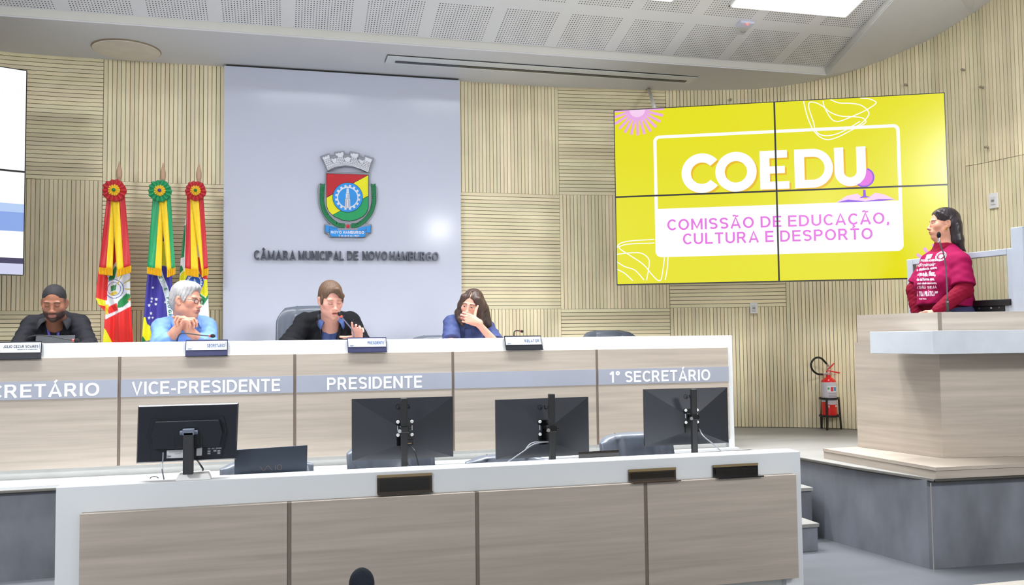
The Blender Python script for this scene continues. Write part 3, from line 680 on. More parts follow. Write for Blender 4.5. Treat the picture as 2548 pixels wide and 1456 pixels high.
# globe and open book
def disc(c, r_, n=28): return [vp(c[0]+r_*math.cos(a), c[1]+r_*math.sin(a)) for a in np.linspace(0, 2*math.pi, n, endpoint=False)]
gc = uv(zz(1806, 652))
clipped(vpoly(disc(gc, .062)), 'slide_globe', M_pinkA, OFF+.0003)
clipped(vband([vp(gc[0]+.068*math.cos(a), gc[1]+.068*math.sin(a)) for a in np.linspace(-1.2, 2.4, 24)], .012), 'slide_globe_arm', M_vio, OFF+.0004)
clipped(vpoly([zz(1800, 735), zz(1816, 735), zz(1820, 775), zz(1850, 785), zz(1775, 790), zz(1800, 775)]), 'slide_globe_foot', M_vio, OFF+.0004)
clipped(vpoly([zz(1620, 820), zz(1690, 775), zz(1760, 760), zz(1815, 800), zz(1880, 755), zz(1940, 765), zz(2015, 800), zz(1930, 808), zz(1800, 815)]), 'slide_book', M_pale, OFF+.0003)
clipped(vpoly([zz(1620, 820), zz(1700, 800), zz(1815, 812), zz(1900, 798), zz(2015, 798), zz(1930, 810), zz(1800, 818)]), 'slide_book_edge', M_vio, OFF+.00035)
# COEDU in heavy geometric letters
def glyph_arc(c, ro, ri, a0, a1, n=40):
    def fn(b, off):
        vs = []
        for a in np.linspace(R(a0), R(a1), n+1): vs += [vp(c[0]+ro*math.cos(a), c[1]+ro*math.sin(a))+vN*off, vp(c[0]+ri*math.cos(a), c[1]+ri*math.sin(a))+vN*off]
        b.add(vs, [(2*i, 2*i+2, 2*i+3, 2*i+1) for i in range(n)])
    return fn
ca, cb = uv(zz(718, 600)), uv(zz(946, 590))
e0, e1 = uv(zz(1104, 473)), uv(zz(1305, 686)); d0, d1 = uv(zz(1336, 466)), uv(zz(1573, 682)); g0, g1 = uv(zz(1603, 455)), uv(zz(1822, 668))
vt = (e0[1]+d0[1]+g0[1])/3; vb_ = vt+.295; hgt = vb_-vt; ro = hgt/2+.006; ri = ro-.071; vc = (vt+vb_)/2
letters = [glyph_arc((ca[0], vc+.003), ro, ri, 40, 320), glyph_arc((cb[0], vc+.003), ro, ri, 0, 360)]
def rects(rs):
    def fn(b, off):
        for (a, c, d, e) in rs: b.add([vp(a, d)+vN*off, vp(c, d)+vN*off, vp(c, e)+vN*off, vp(a, e)+vN*off], [(0, 1, 2, 3)])
    return fn
sw = .072
letters.append(rects([(e0[0], e0[0]+sw, vt, vb_), (e0[0]+sw, e1[0]-.012, vt, vt+.058), (e0[0]+sw, e1[0]-.03, vc-.028, vc+.028), (e0[0]+sw, e1[0], vb_-.058, vb_)]))
def Dg(b, off):
    rects([(d0[0], d0[0]+sw, vt, vb_), (d0[0]+sw, d0[0]+.13, vt, vt+.06), (d0[0]+sw, d0[0]+.13, vb_-.06, vb_)])(b, off)
    glyph_arc((d0[0]+.13, vc), hgt/2, hgt/2-.06, -90, 90)(b, off)
def Ug(b, off):
    w_ = (g1[0]-g0[0]); r_ = w_/2; rects([(g0[0], g0[0]+.067, vt, vb_-r_), (g1[0]-.067, g1[0], vt, vb_-r_)])(b, off)
    glyph_arc((g0[0]+r_, vb_-r_), r_, r_-.067, 0, 180)(b, off)
letters += [Dg, Ug]
for f in letters:
    clipped(f, 'slide_letter', M_scrW, OFF+.0006)
    clipped((lambda f: lambda b, off: (f(b, off), b.__setattr__('v', [v+vD*.014-Z3*.014 for v in b.v])))(f), 'slide_letter_drop', M_org, OFF+.0002)
for s, (xa, ya), (xb, yb) in (('COMISS\u00c3O DE EDUCA\u00c7\u00c3O,', (487, 1005), (1975, 972)), ('CULTURA E DESPORTO', (592, 1103), (1865, 1073))):
    a = uv(zz(xa, ya)); c = uv(zz(xb, yb)); vl = (a[1]+c[1])/2-.004
    clipped(lambda b, off: sans(b, s, vp(a[0], vl, off), vD, Z3, .085, c[0]-a[0], t=.155, track=.17, rnd=1.0), 'slide_text', M_pinkA, OFF+.0012)
# mount + conduit
b = MB(); m_ = vp(VW/2, VH/2); b.prism([vp(.5, .35, -.09), vp(1.9, .35, -.09), vp(1.9, 1.0, -.09), vp(.5, 1.0, -.09)], -vN*.10)
for uu in (.75, 1.65):
    q = vp(uu, .7, -.19); b.tube([q, q-vN*(.42 if uu < 1 else .20)], .03, 10)
b.build('wall_mount', M_dark, t)
c0, c1 = aty(1614, 221, 7.28), aty(1637, 272, 6.55); c0.z = ZT-.0
t = thing('cable_conduit', 'thin white pipe running from the ceiling behind the yellow video wall', 'pipe', c0)
b = MB(); b.tube([c0, c1-Vector((0, 0, .1))], .016, 12); b.build('pipe', M_socket, t, smooth=True)
b = MB(); b.lathe(c0, [(.03, 0), (.03, -.012), (.018, -.014)], 16); b.build('flange', M_steel, t)

# left video wall, mostly outside the frame
lo_ = aty(68, 176, 6.44); lD = Vector((math.cos(R(24)), math.sin(R(24)), 0)); lN = Vector((lD.y, -lD.x, 0)); lo_.z = 3.131
org = lo_-lD*VW
t = lw = thing('video_wall', 'bright white video wall cut by the left edge of the photo', 'screen', org+lD*VW/2-Vector((0, 0, VH)))
displays(t, org, lD, lN, M_scrW, 2, 2, VW/2, VH/2)
def lp(u, z, off): return Vector((org+lD*u).to_tuple()[:2]+(z,))+lN*off
def lbar(z0, z1, m_, nm, u0_=VW/2+bz, u1_=VW-bz, off=.002):
    b = MB(); b.prism([lp(u0_, z0, off), lp(u1_, z0, off), lp(u1_, z1, off), lp(u0_, z1, off)], lN*.0005); b.build(nm, m_, t)
zl = lambda py: aty(68, py, 6.44).z
lbar(zl(577), zl(509), screen_mat('screen_leather_blue', (128, 160, 226)), 'shown_seat')
lbar(zl(530), zl(509), screen_mat('screen_leather_pale', (176, 200, 240)), 'shown_seat_top', off=.0026)
lbar(zl(657), zl(643), screen_mat('screen_navy', (52, 44, 84)), 'shown_bar'); lbar(zl(684), zl(657), screen_mat('screen_lilac', (206, 208, 236)), 'shown_base')
b = MB(); b.prism([lp(VW-.20, zl(657), .0026), lp(VW-.165, zl(657), .0026), lp(VW-.165, zl(684), .0026), lp(VW-.20, zl(684), .0026)], lN*.0004); b.build('shown_post', screen_mat('screen_periwinkle', (170, 172, 222)), t)
b = MB(); b.tube([lp(VW-.36, zl(530), .003), lp(VW-.32, zl(545), .003), lp(VW-.30, zl(577), .003)], .003, 6); b.build('shown_seam', MATS['screen_navy'], t)
b = MB()
for uu in (.6, 1.8):
    q = lp(uu, 2.4, -.09); b.box(q-lN*.05, (.3, .1, .6), rz=R(24)); b.tube([q, q-lN*.55], .03, 10)
b.build('wall_mount', M_dark, t)
# ================================================================== COAT OF ARMS AND WALL LETTERS
M_arm = mat('grey_metal_relief', (146, 149, 158), .4, .35); M_red = mat('enamel_red', (196, 20, 36), .35); M_yl = mat('enamel_yellow', (238, 232, 10), .35)
M_gr = mat('enamel_green', (8, 160, 92), .35); M_bl = mat('enamel_blue', (40, 150, 232), .35); M_wh = mat('enamel_white', (226, 228, 238), .4); M_bk = mat('enamel_black', (22, 26, 34), .4)
M_lf = mat('leaf_green', (10, 128, 76), .4); M_lf2 = mat('leaf_dark', (6, 62, 46), .4)
PY = 7.30
def ca(x, y, off): return aty(740+x*.2129, 350+y*.2129, PY-off)     # crop pixel -> point in front of the panel
arms = thing('coat_of_arms', 'large metal coat of arms in red, yellow, green and blue on the white panel', 'emblem', (.45, PY, 1.9))
def plate(name, pts, off, th, m, par=arms, bev=0.):
    b = MB(); b.prism([ca(x, y, off) for x, y in pts], (0, -th, 0)); return b.build(name, m, par, bevel=bev)
def strokes(name, lines, off, wd, m, par=arms):
    b = MB()
    for ln in lines:
        P = [ca(x, y, off) for x, y in ln]; P2 = [(p.x, p.z) for p in P]; vs, fs = ribbon(P2, wd); b.add([(v.x, PY-off, v.y) for v in vs], fs)
    return b.build(name, m, par)
sh_ = [(338, 382), (832, 400), (832, 780), (815, 840), (770, 890), (690, 930), (610, 945), (520, 932), (430, 890), (370, 835), (340, 770)]
back = [(325, 370), (842, 380), (842, 535), (890, 530), (925, 545), (932, 640), (920, 740), (885, 840), (820, 930), (790, 975), (865, 982), (862, 1085), (815, 1100), (790, 1135), (375, 1135), (350, 1095), (312, 1085), (312, 978), (385, 985), (320, 920), (270, 830), (245, 740), (235, 600), (245, 515), (270, 505), (328, 520)]
plate('relief_base', back, .002, .03, M_arm, bev=.004)
crn = [(352, 365), (265, 190), (375, 155), (392, 190), (430, 180), (428, 140), (548, 128), (552, 172), (608, 172), (610, 130), (728, 155), (722, 195), (765, 205), (782, 175), (892, 212), (832, 385), (740, 345), (640, 315), (540, 310), (440, 330)]
crown = plate('crown_base', crn, .012, .034, M_arm, bev=.004)
cw = [(356, 350), (288, 195), (296, 205), (306, 188), (318, 200), (330, 182), (344, 190), (356, 172), (370, 168), (384, 212), (404, 210), (420, 218), (444, 206), (466, 210), (468, 178), (450, 172), (448, 148), (466, 155), (482, 142), (498, 150), (514, 138), (536, 138), (538, 168), (528, 176), (536, 200), (560, 205), (590, 190), (622, 205), (634, 185), (622, 175), (622, 148), (640, 156), (660, 148), (680, 158), (696, 152), (712, 162), (706, 190), (696, 196), (698, 222), (730, 220), (760, 236), (790, 222), (794, 190), (812, 200), (830, 206), (848, 212), (872, 222), (826, 372), (740, 330), (650, 300), (560, 292), (470, 300), (400, 325)]
plate('crown_face', cw, .047, .003, M_wh, crown)
L_ = [[(350, 320), (420, 292), (500, 272), (590, 264), (680, 272), (760, 296), (838, 335)], [(352, 330), (420, 304), (500, 284), (590, 276), (680, 284), (760, 308), (834, 348)], [(354, 342), (430, 312), (510, 294), (590, 288), (680, 296), (760, 322), (830, 362)]]
brick = []
for (x0, y0, x1, y1, x2, y2, x3, y3) in ((296, 210, 376, 182, 430, 280, 345, 318), (470, 180, 536, 178, 560, 262, 445, 278), (630, 182, 706, 192, 735, 282, 615, 262), (790, 222, 866, 242, 838, 332, 752, 292)):
    for k in range(1, 5):
        f = k/5; a = (x0+(x3-x0)*f, y0+(y3-y0)*f); c = (x1+(x2-x1)*f, y1+(y2-y1)*f); brick.append([a, c])
        for j in (1, 2, 3):
            g = (j+(.5 if k % 2 else 0))/4; p = (a[0]+(c[0]-a[0])*g, a[1]+(c[1]-a[1])*g); f2 = (k+1)/5; a2 = (x0+(x3-x0)*f2, y0+(y3-y0)*f2); c2 = (x1+(x2-x1)*f2, y1+(y2-y1)*f2)
            brick.append([p, (a2[0]+(c2[0]-a2[0])*g, a2[1]+(c2[1]-a2[1])*g)])
    brick += [[(x0, y0), (x3, y3)], [(x1, y1), (x2, y2)]]
brick += [[(536, 205), (560, 240), (590, 258), (622, 232), (634, 205)], [(380, 215), (410, 255), (440, 275)], [(700, 225), (735, 262), (755, 280)]]
strokes('crown_lines', L_+brick, .0515, .0016, M_bk, crown)
plate('shield', [(x, y) for x, y in sh_], .033, .004, M_bk)
plate('field_red', [(343, 388), (822, 402), (343, 660)], .037, .003, M_red)
plate('field_yellow', [(826, 406), (826, 645), (410, 868), (368, 826), (345, 765), (343, 668)], .037, .003, M_yl)
plate('field_green', [(826, 652), (826, 780), (808, 838), (766, 884), (690, 922), (610, 938), (520, 926), (432, 884), (416, 870)], .037, .003, M_gr)
dk = lambda cx, cy, rx, ry, n=40: [(cx+rx*math.cos(2*math.pi*k/n), cy+ry*math.sin(2*math.pi*k/n)) for k in range(n)]
plate('disc_edge', dk(588, 664, 177, 175), .041, .002, M_bk); plate('disc', dk(588, 664, 173, 171), .043, .003, M_bl)
gear = []
for k in range(16):
    a = 2*math.pi*(k+.5)/16
    for da, rr in ((-.5, 126), (-.26, 126), (-.22, 148), (.22, 148), (.26, 126), (.5, 126)): gear.append((588+rr*math.cos(a+da*2*math.pi/16), 664+rr*math.sin(a+da*2*math.pi/16)))
gw = plate('gear', gear, .046, .003, M_wh); plate('gear_opening', dk(588, 664, 112, 111), .0492, .0015, M_bl, gw)
tw = [(554, 780), (556, 690), (565, 670), (566, 620), (572, 612), (574, 560), (580, 548), (588, 528), (594, 548), (600, 560), (602, 612), (608, 622), (610, 670), (616, 690), (618, 780)]
twr = plate('tower', tw, .0508, .003, M_wh)
strokes('tower_lines', [[(560, 695), (560, 778)], [(572, 690), (574, 778)], [(598, 690), (598, 778)], [(610, 695), (612, 778)], [(556, 684), (616, 684)], [(566, 672), (610, 672)], [(566, 616), (608, 616)], [(574, 560), (602, 560)], [(572, 590), (602, 590)], [(580, 625), (580, 668)], [(598, 625), (598, 668)]], .0542, .0022, M_bk, twr)
def leaf(b, x, y, a, L, W, off):
    c, s = math.cos(a), math.sin(a); P = []
    for t_, w_ in ((0, 0), (.25, .8), (.5, 1), (.8, .5), (1, 0), (.8, -.5), (.5, -1), (.25, -.8)): P.append(ca(x+c*L*t_-s*W*w_, y+s*L*t_+c*W*w_, off))
    b.prism(P, (0, -.002, 0))
for sgn in (-1, 1):
    lv, lvd = MB(), MB()
    path = spline([(590+sgn*10, 1000, 0), (590+sgn*110, 985, 0), (590+sgn*200, 925, 0), (590+sgn*265, 840, 0), (590+sgn*297, 740, 0), (590+sgn*302, 640, 0), (590+sgn*298, 540, 0)], 5)
    for i in range(1, len(path), 1):
        p = path[i]; d = path[i]-path[i-1]; a = math.atan2(d.y, d.x)
        for e in (-1, 1): leaf(lvd, p.x, p.y, a+e*.62, 46, 15, .033); leaf(lv, p.x, p.y, a+e*.62, 42, 11, .0352)
    lv.build('wreath_branch', M_lf, arms); lvd.build('wreath_dark_line', M_lf2, arms)  # larger dark leaves behind leave a rim round each green one
b = MB(); b.lathe(ca(590, 1000, .037), [(.0032*5, 0), (.0032*5, .003), (.002, .006)], 12, (0, -1, 0)); b.build('wreath_berry', M_red, arms)
rb = plate('banner', [(326, 988), (372, 995), (470, 1018), (470, 1045), (372, 1042), (372, 1072), (326, 1068)], .033, .003, M_bl)
plate('banner_end', [(708, 1020), (860, 990), (850, 1080), (802, 1074), (802, 1040), (708, 1046)], .033, .003, M_bl)
plate('banner_front', [(370, 1042), (800, 1046), (800, 1100), (780, 1128), (400, 1124), (378, 1098)], .034, .005, M_bl)
strokes('banner_lines', [[(372, 1010), (372, 1042), (470, 1046)], [(380, 1006), (400, 1020), (470, 1022)], [(802, 1012), (802, 1046), (708, 1046)], [(370, 1042), (378, 1098), (400, 1124), (780, 1128), (800, 1100), (802, 1046)], [(326, 988), (326, 1068), (372, 1072)], [(862, 990), (852, 1080), (806, 1074)]], .0397, .0018, M_bk)
b = MB(); p0, p1 = ca(392, 1086, .0395), ca(780, 1090, .0395); sans(b, 'NOVO HAMBURGO', p0, p1-p0, Z3, .0235, (p1-p0).length, t=.21, track=.12); b.build('banner_text', M_wh, arms)
b = MB(); p0, p1 = ca(484, 1121, .0395), ca(718, 1124, .0395); put_text(b, '5 de abril de 1927', p0, p1-p0, Z3, .0145, (p1-p0).length, bold=.02); b.build('banner_date', M_wh, arms)
b = MB()
for x, z in ((.35, 2.2), (.55, 2.2), (.45, 2.5)): b.tube([(x, PY+.005, z), (x, PY-.01, z)], .008, 8)
b.build('standoff', M_steel, arms)
t = thing('wall_lettering', 'line of chrome capitals under the coat of arms on the white panel', 'sign', (.45, PY, 1.8))
p0, p1 = aty(632, 646, PY-.02), aty(1090, 650, PY-.02); hgt_ = (p0.z-aty(632, 622, PY-.02).z)*-1
M_chr = mat('polished_steel', (86, 88, 99), .2, .85, var=.05, vscale=20)
for ws, xa, xb in (('C\u00c2MARA', 632, 735), ('MUNICIPAL', 742, 855), ('DE', 863, 891), ('NOVO', 901, 963), ('HAMBURGO', 969, 1090)):
    pa, pb = aty(xa, 646.5+(xa-632)*.006, PY-.006), aty(xb, 646.5+(xb-632)*.006, PY-.006); ls = []
    sans(None, ws, pa, X3, Z3, .074, pb.x-pa.x, t=.17, track=.13, thick=.028, split=ls, rnd=.85)
    for b in ls: b.build('letter', M_chr, t)

# ================================================================== NAME PLATES
M_plb = mat('black_acrylic', (22, 24, 34), .45, spec=.25); M_pln = mat('navy_acrylic', (50, 52, 84), .4, spec=.3); M_paper = mat('paper_insert', (200, 208, 222), .4); M_navy = mat('navy_print', (72, 88, 128), .5, var=0)
def deskplate(px0, px1, ytop, ybot, word, lab, backm, small=None, tilt=.0, sheen=False):
    """acrylic holder leaning against the white front edge of the raised desk"""
    Y = UY-.012; a = aty(px0, ytop, Y); c = aty(px1, ytop, Y); zb = aty((px0+px1)/2, ybot, Y).z; zt = a.z; w_ = c.x-a.x; h_ = zt-zb; xm = (a.x+c.x)/2
    t = thing('name_plate', lab, 'name plate', (xm, UY, zb), 0, 'name plates on the raised desk')
    b = MB(); lean = .022
    def P(u, v, o=0.): return Vector((a.x+u*w_+(1-v)*tilt*w_, Y-(1-v)*lean-o, zb+v*h_))
    b.prism([P(0, 0), P(1, 0), P(1, 1), P(0, 1)], (0, .004, 0)); b.build('backing', backm, t)
    b = MB(); b.prism([P(0, 0, -.004), P(1, 0, -.004), P(1, 0, .012), P(0, 0, .012)], (0, 0, -.004)); b.build('foot', M_plb, t)
    b = MB(); b.hexa([P(.02, .36, .001), P(.98, .36, .001), P(.98, .92, .001), P(.02, .92, .001)], [P(.02, .36, .003), P(.98, .36, .003), P(.98, .92, .003), P(.02, .92, .003)]); ins = b.build('name_card', M_paper, t)
    r_ = P(1, .5)-P(0, .5); u_ = P(.5, 1)-P(.5, 0); b = MB()
    if small:
        sans(b, word, P(.93, .62, .004), r_, u_, h_*.17, w_*.72, t=.2, track=.1, align='R'); sans(b, small, P(.92, .50, .004), r_, u_, h_*.06, w_*.42, t=.2, track=.12, align='R')
    else: sans(b, word, P(.93, .52, .004), r_, u_, h_*.22, w_*.40 if len(word) < 10 else w_*.42, t=.2, track=.12, align='R')
    b.build('printed_name', M_navy if not small else mat('black_print', (38, 40, 48), .5, var=0), ins)
    b = MB(); q = P(.95, .44, .004); b.box(P(.955, .64, .0042), (.0022, .001, h_*.42)); b.box(P(.10, .43, .0042), (w_*.09, .001, h_*.018)); b.box(P(.12, .47, .0042), (w_*.12, .001, h_*.012)); b.build('printed_marks', M_navy, ins)
    return t
deskplate(-16, 105, 850, 893, 'JULIO CEZAR SOARES', 'black name plate with a printed white card, cut by the left edge', M_plb, small='GERENTE DE COMISS\u00d5ES')
deskplate(462, 567, 846, 885, 'SECRET\u00c1RIO', 'name plate with SECRETARIO card in front of the grey-haired man', M_pln)
deskplate(864, 961, 840, 876, 'PRESIDENTE', 'name plate with PRESIDENTE card in front of the man in the black jacket', M_pln, tilt=.01)
deskplate(1254, 1346, 836, 870, 'RELATOR', 'name plate with RELATOR card right of the woman in blue', M_plb, tilt=.03)
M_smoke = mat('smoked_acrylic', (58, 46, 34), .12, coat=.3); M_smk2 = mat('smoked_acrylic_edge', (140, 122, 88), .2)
def holder(px0, px1, yt, yb, lab, shelf, m_):
    Y = FY0-.006; a, c = aty(px0, yt, Y), aty(px1, yt, Y); zb = aty((px0+px1)/2, yb, Y).z; zt = (a.z+aty(px1, yt-9, Y).z)/2; w_ = c.x-a.x
    t = thing('card_holder', lab, 'card holder', ((a.x+c.x)/2, FY0, zb), 0, 'smoked card holders on the front desk')
    b = MB(); b.span((a.x, Y-.004, zb), (c.x, Y, zt)); b.build('back_plate', m_, t, bevel=.001)
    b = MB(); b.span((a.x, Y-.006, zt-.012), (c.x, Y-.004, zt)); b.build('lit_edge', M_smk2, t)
    b = MB(); b.span((a.x, Y-shelf, zb), (c.x, Y-.004, zb+.005)); b.build('ledge', m_, t)
    b = MB(); b.span((a.x+.012, Y-.0075, zb+.012), (c.x-.012, Y-.006, zt-.018)); b.build('dark_card', mat('dark_card', (30, 26, 22), .2), t)
holder(938, 1075, 1184, 1227, 'large smoked card holder left of centre on the front desk edge', .03, M_smoke)
holder(1563, 1681, 1170, 1196, 'brown smoked card holder with ledge, over a desk joint', .06, M_smoke)
holder(1773, 1885, 1159, 1185, 'black card holder with ledge nearest the desk end', .06, mat('black_gloss_acrylic', (20, 18, 18), .1, coat=.3))

# ================================================================== DESK MICROPHONES
M_foam = mat('black_foam', (18, 19, 22), .95); M_rled = mat('mic_ring_red', (255, 60, 40), .4, emit=1.2, var=0); M_rdk = mat('mic_ring_dull_red', (200, 60, 56), .4, var=0)
def mic(base, pts, head, hd, ringm, lab, r_=.0145, tube=M_black):
    base = Vector(base); t = thing('desk_microphone', lab, 'microphone', base, 0, 'gooseneck microphones on the raised desk')
    b = MB(); b.lathe(base, [(.028, 0), (.028, .012), (.014, .022), (.007, .03), (.006, .05)], 16); b.build('base', M_black, t, angle=40)
    P = spline([base+Vector((0, 0, .03))]+[Vector(p) for p in pts], 8); b = MB(); b.tube(P, .0042, 10); b.build('gooseneck', tube, t, smooth=True)
    hd = Vector(hd).normalized(); h = P[-1]
    b = MB(); b.tube([h-hd*.004, h+hd*.006], .0082, 14); b.build('light_ring', ringm, t)
    b = MB(); q = hd.to_track_quat('Z', 'Y').to_matrix(); mm = MB(); mm.ball((0, 0, 0), (r_*.85, r_*.85, r_*1.15)); b.add([h+hd*(.006+r_)+q @ v for v in mm.v], mm.f); b.build('foam_head', M_foam, t, smooth=True)
DT = 1.225
mic((aty(68, 850, 5.96).x, 5.96, DT), [aty(66, 846, 5.95), aty(82, 836, 5.93), aty(120, 836, 5.91), aty(165, 844, 5.90), aty(182, 846.5, 5.90)], None, (1, 0, -.12), M_rdk, 'gooseneck microphone bent low over the tablet at the left')
mic((aty(440, 850, 5.96).x, 5.96, DT), [aty(441, 846, 5.95), aty(450, 831, 5.93), aty(475, 831, 5.91), aty(505, 835, 5.90), aty(521, 836, 5.90)], None, (1, 0, -.03), M_rdk, 'gooseneck microphone bent low in front of the grey-haired man')
mic((aty(881, 850, 5.93).x, 5.93, DT), [aty(881, 840, 5.93), aty(877, 822, 5.92), aty(862, 803, 5.90), aty(849, 788, 5.88)], None, (-.55, .1, .8), M_rled, 'gooseneck microphone with a glowing ring before the man in the jacket', tube=mat('grey_gooseneck', (110, 105, 125), .3, .6))
mic((aty(1279, 845, 5.96).x, 5.96, DT), [aty(1279, 835, 5.95), aty(1280, 826, 5.94), aty(1286, 823, 5.90), aty(1297, 824.5, 5.83)], None, (.05, -1, -.05), M_rdk, 'small gooseneck microphone turned to the camera behind the RELATOR plate', r_=.012)
b = MB()                                             # foreground stand, only the foam tip shows
fp = aty(900, 1454, 1.45)
t = thing('microphone_stand', 'blurred black foam microphone tip at the bottom edge', 'microphone', (fp.x, fp.y, 0))
b = MB(); b.lathe((fp.x, fp.y, 0), [(.11, 0), (.11, .012), (.02, .02), (.012, .03)], 24); b.build('base', M_black, t)
b = MB(); b.tube([(fp.x, fp.y, .02), (fp.x, fp.y, fp.z-.02)], .008, 12); b.build('stand', M_black, t, smooth=True)
b = MB(); b.ball(fp, (.0205, .0205, .026), 24); b.build('foam_head', mat('grey_black_foam', (40, 46, 58), .95, bump=.4, bscale=300), t, smooth=True)

# tablet in front of the man at the left
a, c = aty(82, 835, 6.02), aty(181, 836, 6.02)
t = thing('tablet', 'dark tablet standing on the desk in front of the man in black', 'tablet', ((a.x+c.x)/2, 6.0, DT))
w_ = c.x-a.x; xm = (a.x+c.x)/2; tl = Matrix.Rotation(R(-22), 3, 'X'); hh = (a.z-DT)/math.cos(R(22))
b = MB(); b.box((xm, 6.02+.045, DT+(a.z-DT)/2), (w_, .008, hh), rot=tl); b.build('case', mat('dark_grey_case', (52, 56, 62), .45), t, bevel=.003)
b = MB(); b.box((xm-w_*.36, 6.02+.048, DT+(a.z-DT)*.62), (w_*.1, .0095, hh*.13), rot=tl); b.build('camera_patch', mat('grey_patch', (176, 178, 176), .5), t)
b = MB(); b.box((xm, 6.10, DT+.04), (w_*.7, .004, .11), rot=Matrix.Rotation(R(30), 3, 'X')); b.build('kickstand', M_black, t)

# ================================================================== MONITORS, LAPTOP
M_mon = mat('monitor_back', (38, 41, 48), .3, var=.03); M_monr = mat('monitor_rim', (20, 21, 25), .3); M_gloss = mat('gloss_black', (10, 11, 13), .15)
LZ = .72
def quadpix(q, Y, lean=0.):                  # four pixel corners tl,tr,br,bl -> points on depth Y
    return [aty(x, y, Y) for x, y in q]
def lg(q, polex, poletop, lab, logo, Y=4.34, plate_dx=0.):
    tl_, tr, br, bl = quadpix(q, Y)
    cx_ = (tl_.x+tr.x+bl.x+br.x)/4; zt = (tl_.z+tr.z)/2; zb = (bl.z+br.z)/2; w_ = ((tr.x-tl_.x)+(br.x-bl.x))/2; h_ = zt-zb; cz = (zt+zb)/2
    pt = aty(polex, poletop, Y-.14)
    t = thing('monitor', lab, 'monitor', (cx_, Y, zb), 0, 'black monitors on the front desk')
    sk = (tr.z-tl_.z)/2*.5
    def P(u, v, o=0.): return Vector((cx_+u*w_/2, Y-o, cz+v*h_/2+u*sk))
    b = MB(); b.prism([P(-1, -1), P(1, -1), P(1, 1), P(-1, 1)], (0, .012, 0)); b.build('bezel', M_monr, t)
    b = MB(); b.prism([P(-.975, -.96, -.0125), P(.975, -.96, -.0125), P(.975, .96, -.0125), P(-.975, .96, -.0125)], (0, .001, 0)); b.build('screen', M_bezel, t)
    b = MB(); I = [P(-.13, -.5, .06), P(.13, -.5, .06), P(.13, .1, .06), P(-.13, .1, .06)]; O = [P(-1, -1, .0), P(1, -1, .0), P(1, 1, .0), P(-1, 1, .0)]
    b.add(O+I, [(0, 1, 5, 4), (1, 2, 6, 5), (2, 3, 7, 6), (3, 0, 4, 7), (4, 5, 6, 7)]); b.build('back_cover', M_mon, t)
    b = MB(); px_ = pt.x; m0 = P(0, 0)
    b.prism([P(-.15, .30, .064), P(.15, .30, .064), P(.17, .20, .064), P(.09, .10, .064), (P(.09, -.1, .064)), P(.17, -.2, .064), P(.17, -.33, .064), P(-.17, -.33, .064), P(-.17, -.2, .064), P(-.09, -.1, .064), P(-.09, .1, .064), P(-.17, .2, .064)], (0, .02, 0)); vs = b.build('mount_plate', M_gloss, t)
    for u in (-.135, .135):
        for v in (.25, -.17): b = MB(); b.lathe(P(u, v, .0645), [(.0085, 0), (.007, .004), (.0, .005)], 12, (0, -1, 0)); b.build('screw', M_socket, vs)
    for u in (-.14, .14): b = MB(); b.box(P(u, .05, .063), (.004, .004, .024)); b.build('slot', mat('pale_slot', (170, 178, 190), .4), vs)
    b = MB(); b.box((px_, pt.y, (pt.z+.63)/2), (.030, .030, pt.z-.63)); b.build('pole', M_black, t, bevel=.004)
    b = MB(); b.box((px_, pt.y, P(0, .06).z), (.042, .042, .030)); b.box((px_+.026, pt.y, P(0, .06).z), (.014, .02, .012)); cl = b.build('clamp', M_gloss, t, bevel=.003)
    b = MB(); b.tube([(px_, pt.y+.015, P(0, .04).z), P(0, .04, .05)], .014, 12); b.build('arm', M_gloss, t)
    b = MB(); b.lathe((px_-.024, pt.y-.012, P(0, .02).z), [(.009, 0), (.009, .01)], 12, (0, -1, 0)); b.build('bolt', M_steel, cl)
    b = MB(); b.box(P(0, -.42, .058), (w_*.16, .012, h_*.10)); b.build('port_block', M_gloss, t)
    b = MB(); b.box(P(.09, -.45, .0655), (.018, .002, .005)); b.build('port', M_smk2, t)
    b = MB(); b.lathe((px_, pt.y, .63), [(.045, 0), (.045, .012), (.02, .016)], 16); b.build('pole_foot', M_black, t)
    lgx, lgy = logo; on = -.0; u0_ = (aty(lgx, lgy, Y).x-cx_)/(w_/2); v0_ = (aty(lgx, lgy, Y).z-cz)/(h_/2); s_ = .0135
    nrm = (P(-.13, .1, .06)-P(1, 1)).cross(P(.13, .1, .06)-P(-1, 1)); nrm.normalize()
    if nrm.y > 0: nrm = -nrm
    up = Vector((1, 0, 0)).cross(nrm).normalized()*-1
    if up.z < 0: up = -up
    f_ = (1-v0_)/.9; o0 = P(u0_, v0_, .06*max(0, min(1, f_)))+nrm*.0015
    b = MB(); rt = Vector((1, 0, 0)); 
    A_ = [o0+rt*s_*math.cos(a)+up*s_*math.sin(a) for a in np.linspace(0, 2*math.pi, 24, endpoint=False)]; B_ = [o0+rt*s_*.86*math.cos(a)+up*s_*.86*math.sin(a) for a in np.linspace(0, 2*math.pi, 24, endpoint=False)]
    b.add(A_+B_, [(i, (i+1) % 24, 24+(i+1) % 24, 24+i) for i in range(24)])
    for seg in ([(-.0, .5), (-.0, -.5), (.45, -.5)], [(.55, .0), (.2, .0)], [(.55, .0), (.5, -.35), (.2, -.66), (-.2, -.68)]):
        vs_, fs_ = ribbon(seg, .17); b.add([o0+rt*v.x*s_+up*v.y*s_ for v in vs_], fs_)
    sans(b, 'LG', o0+rt*s_*1.5-up*s_*.75, rt, up, s_*1.5, s_*2.7, t=.2)
    b.build('logo', M_gloss, t)
    return t, P, pt
M_cab = mat('grey_cable', (140, 142, 150), .45); M_bcab = mat('black_cable', (24, 24, 28), .5)
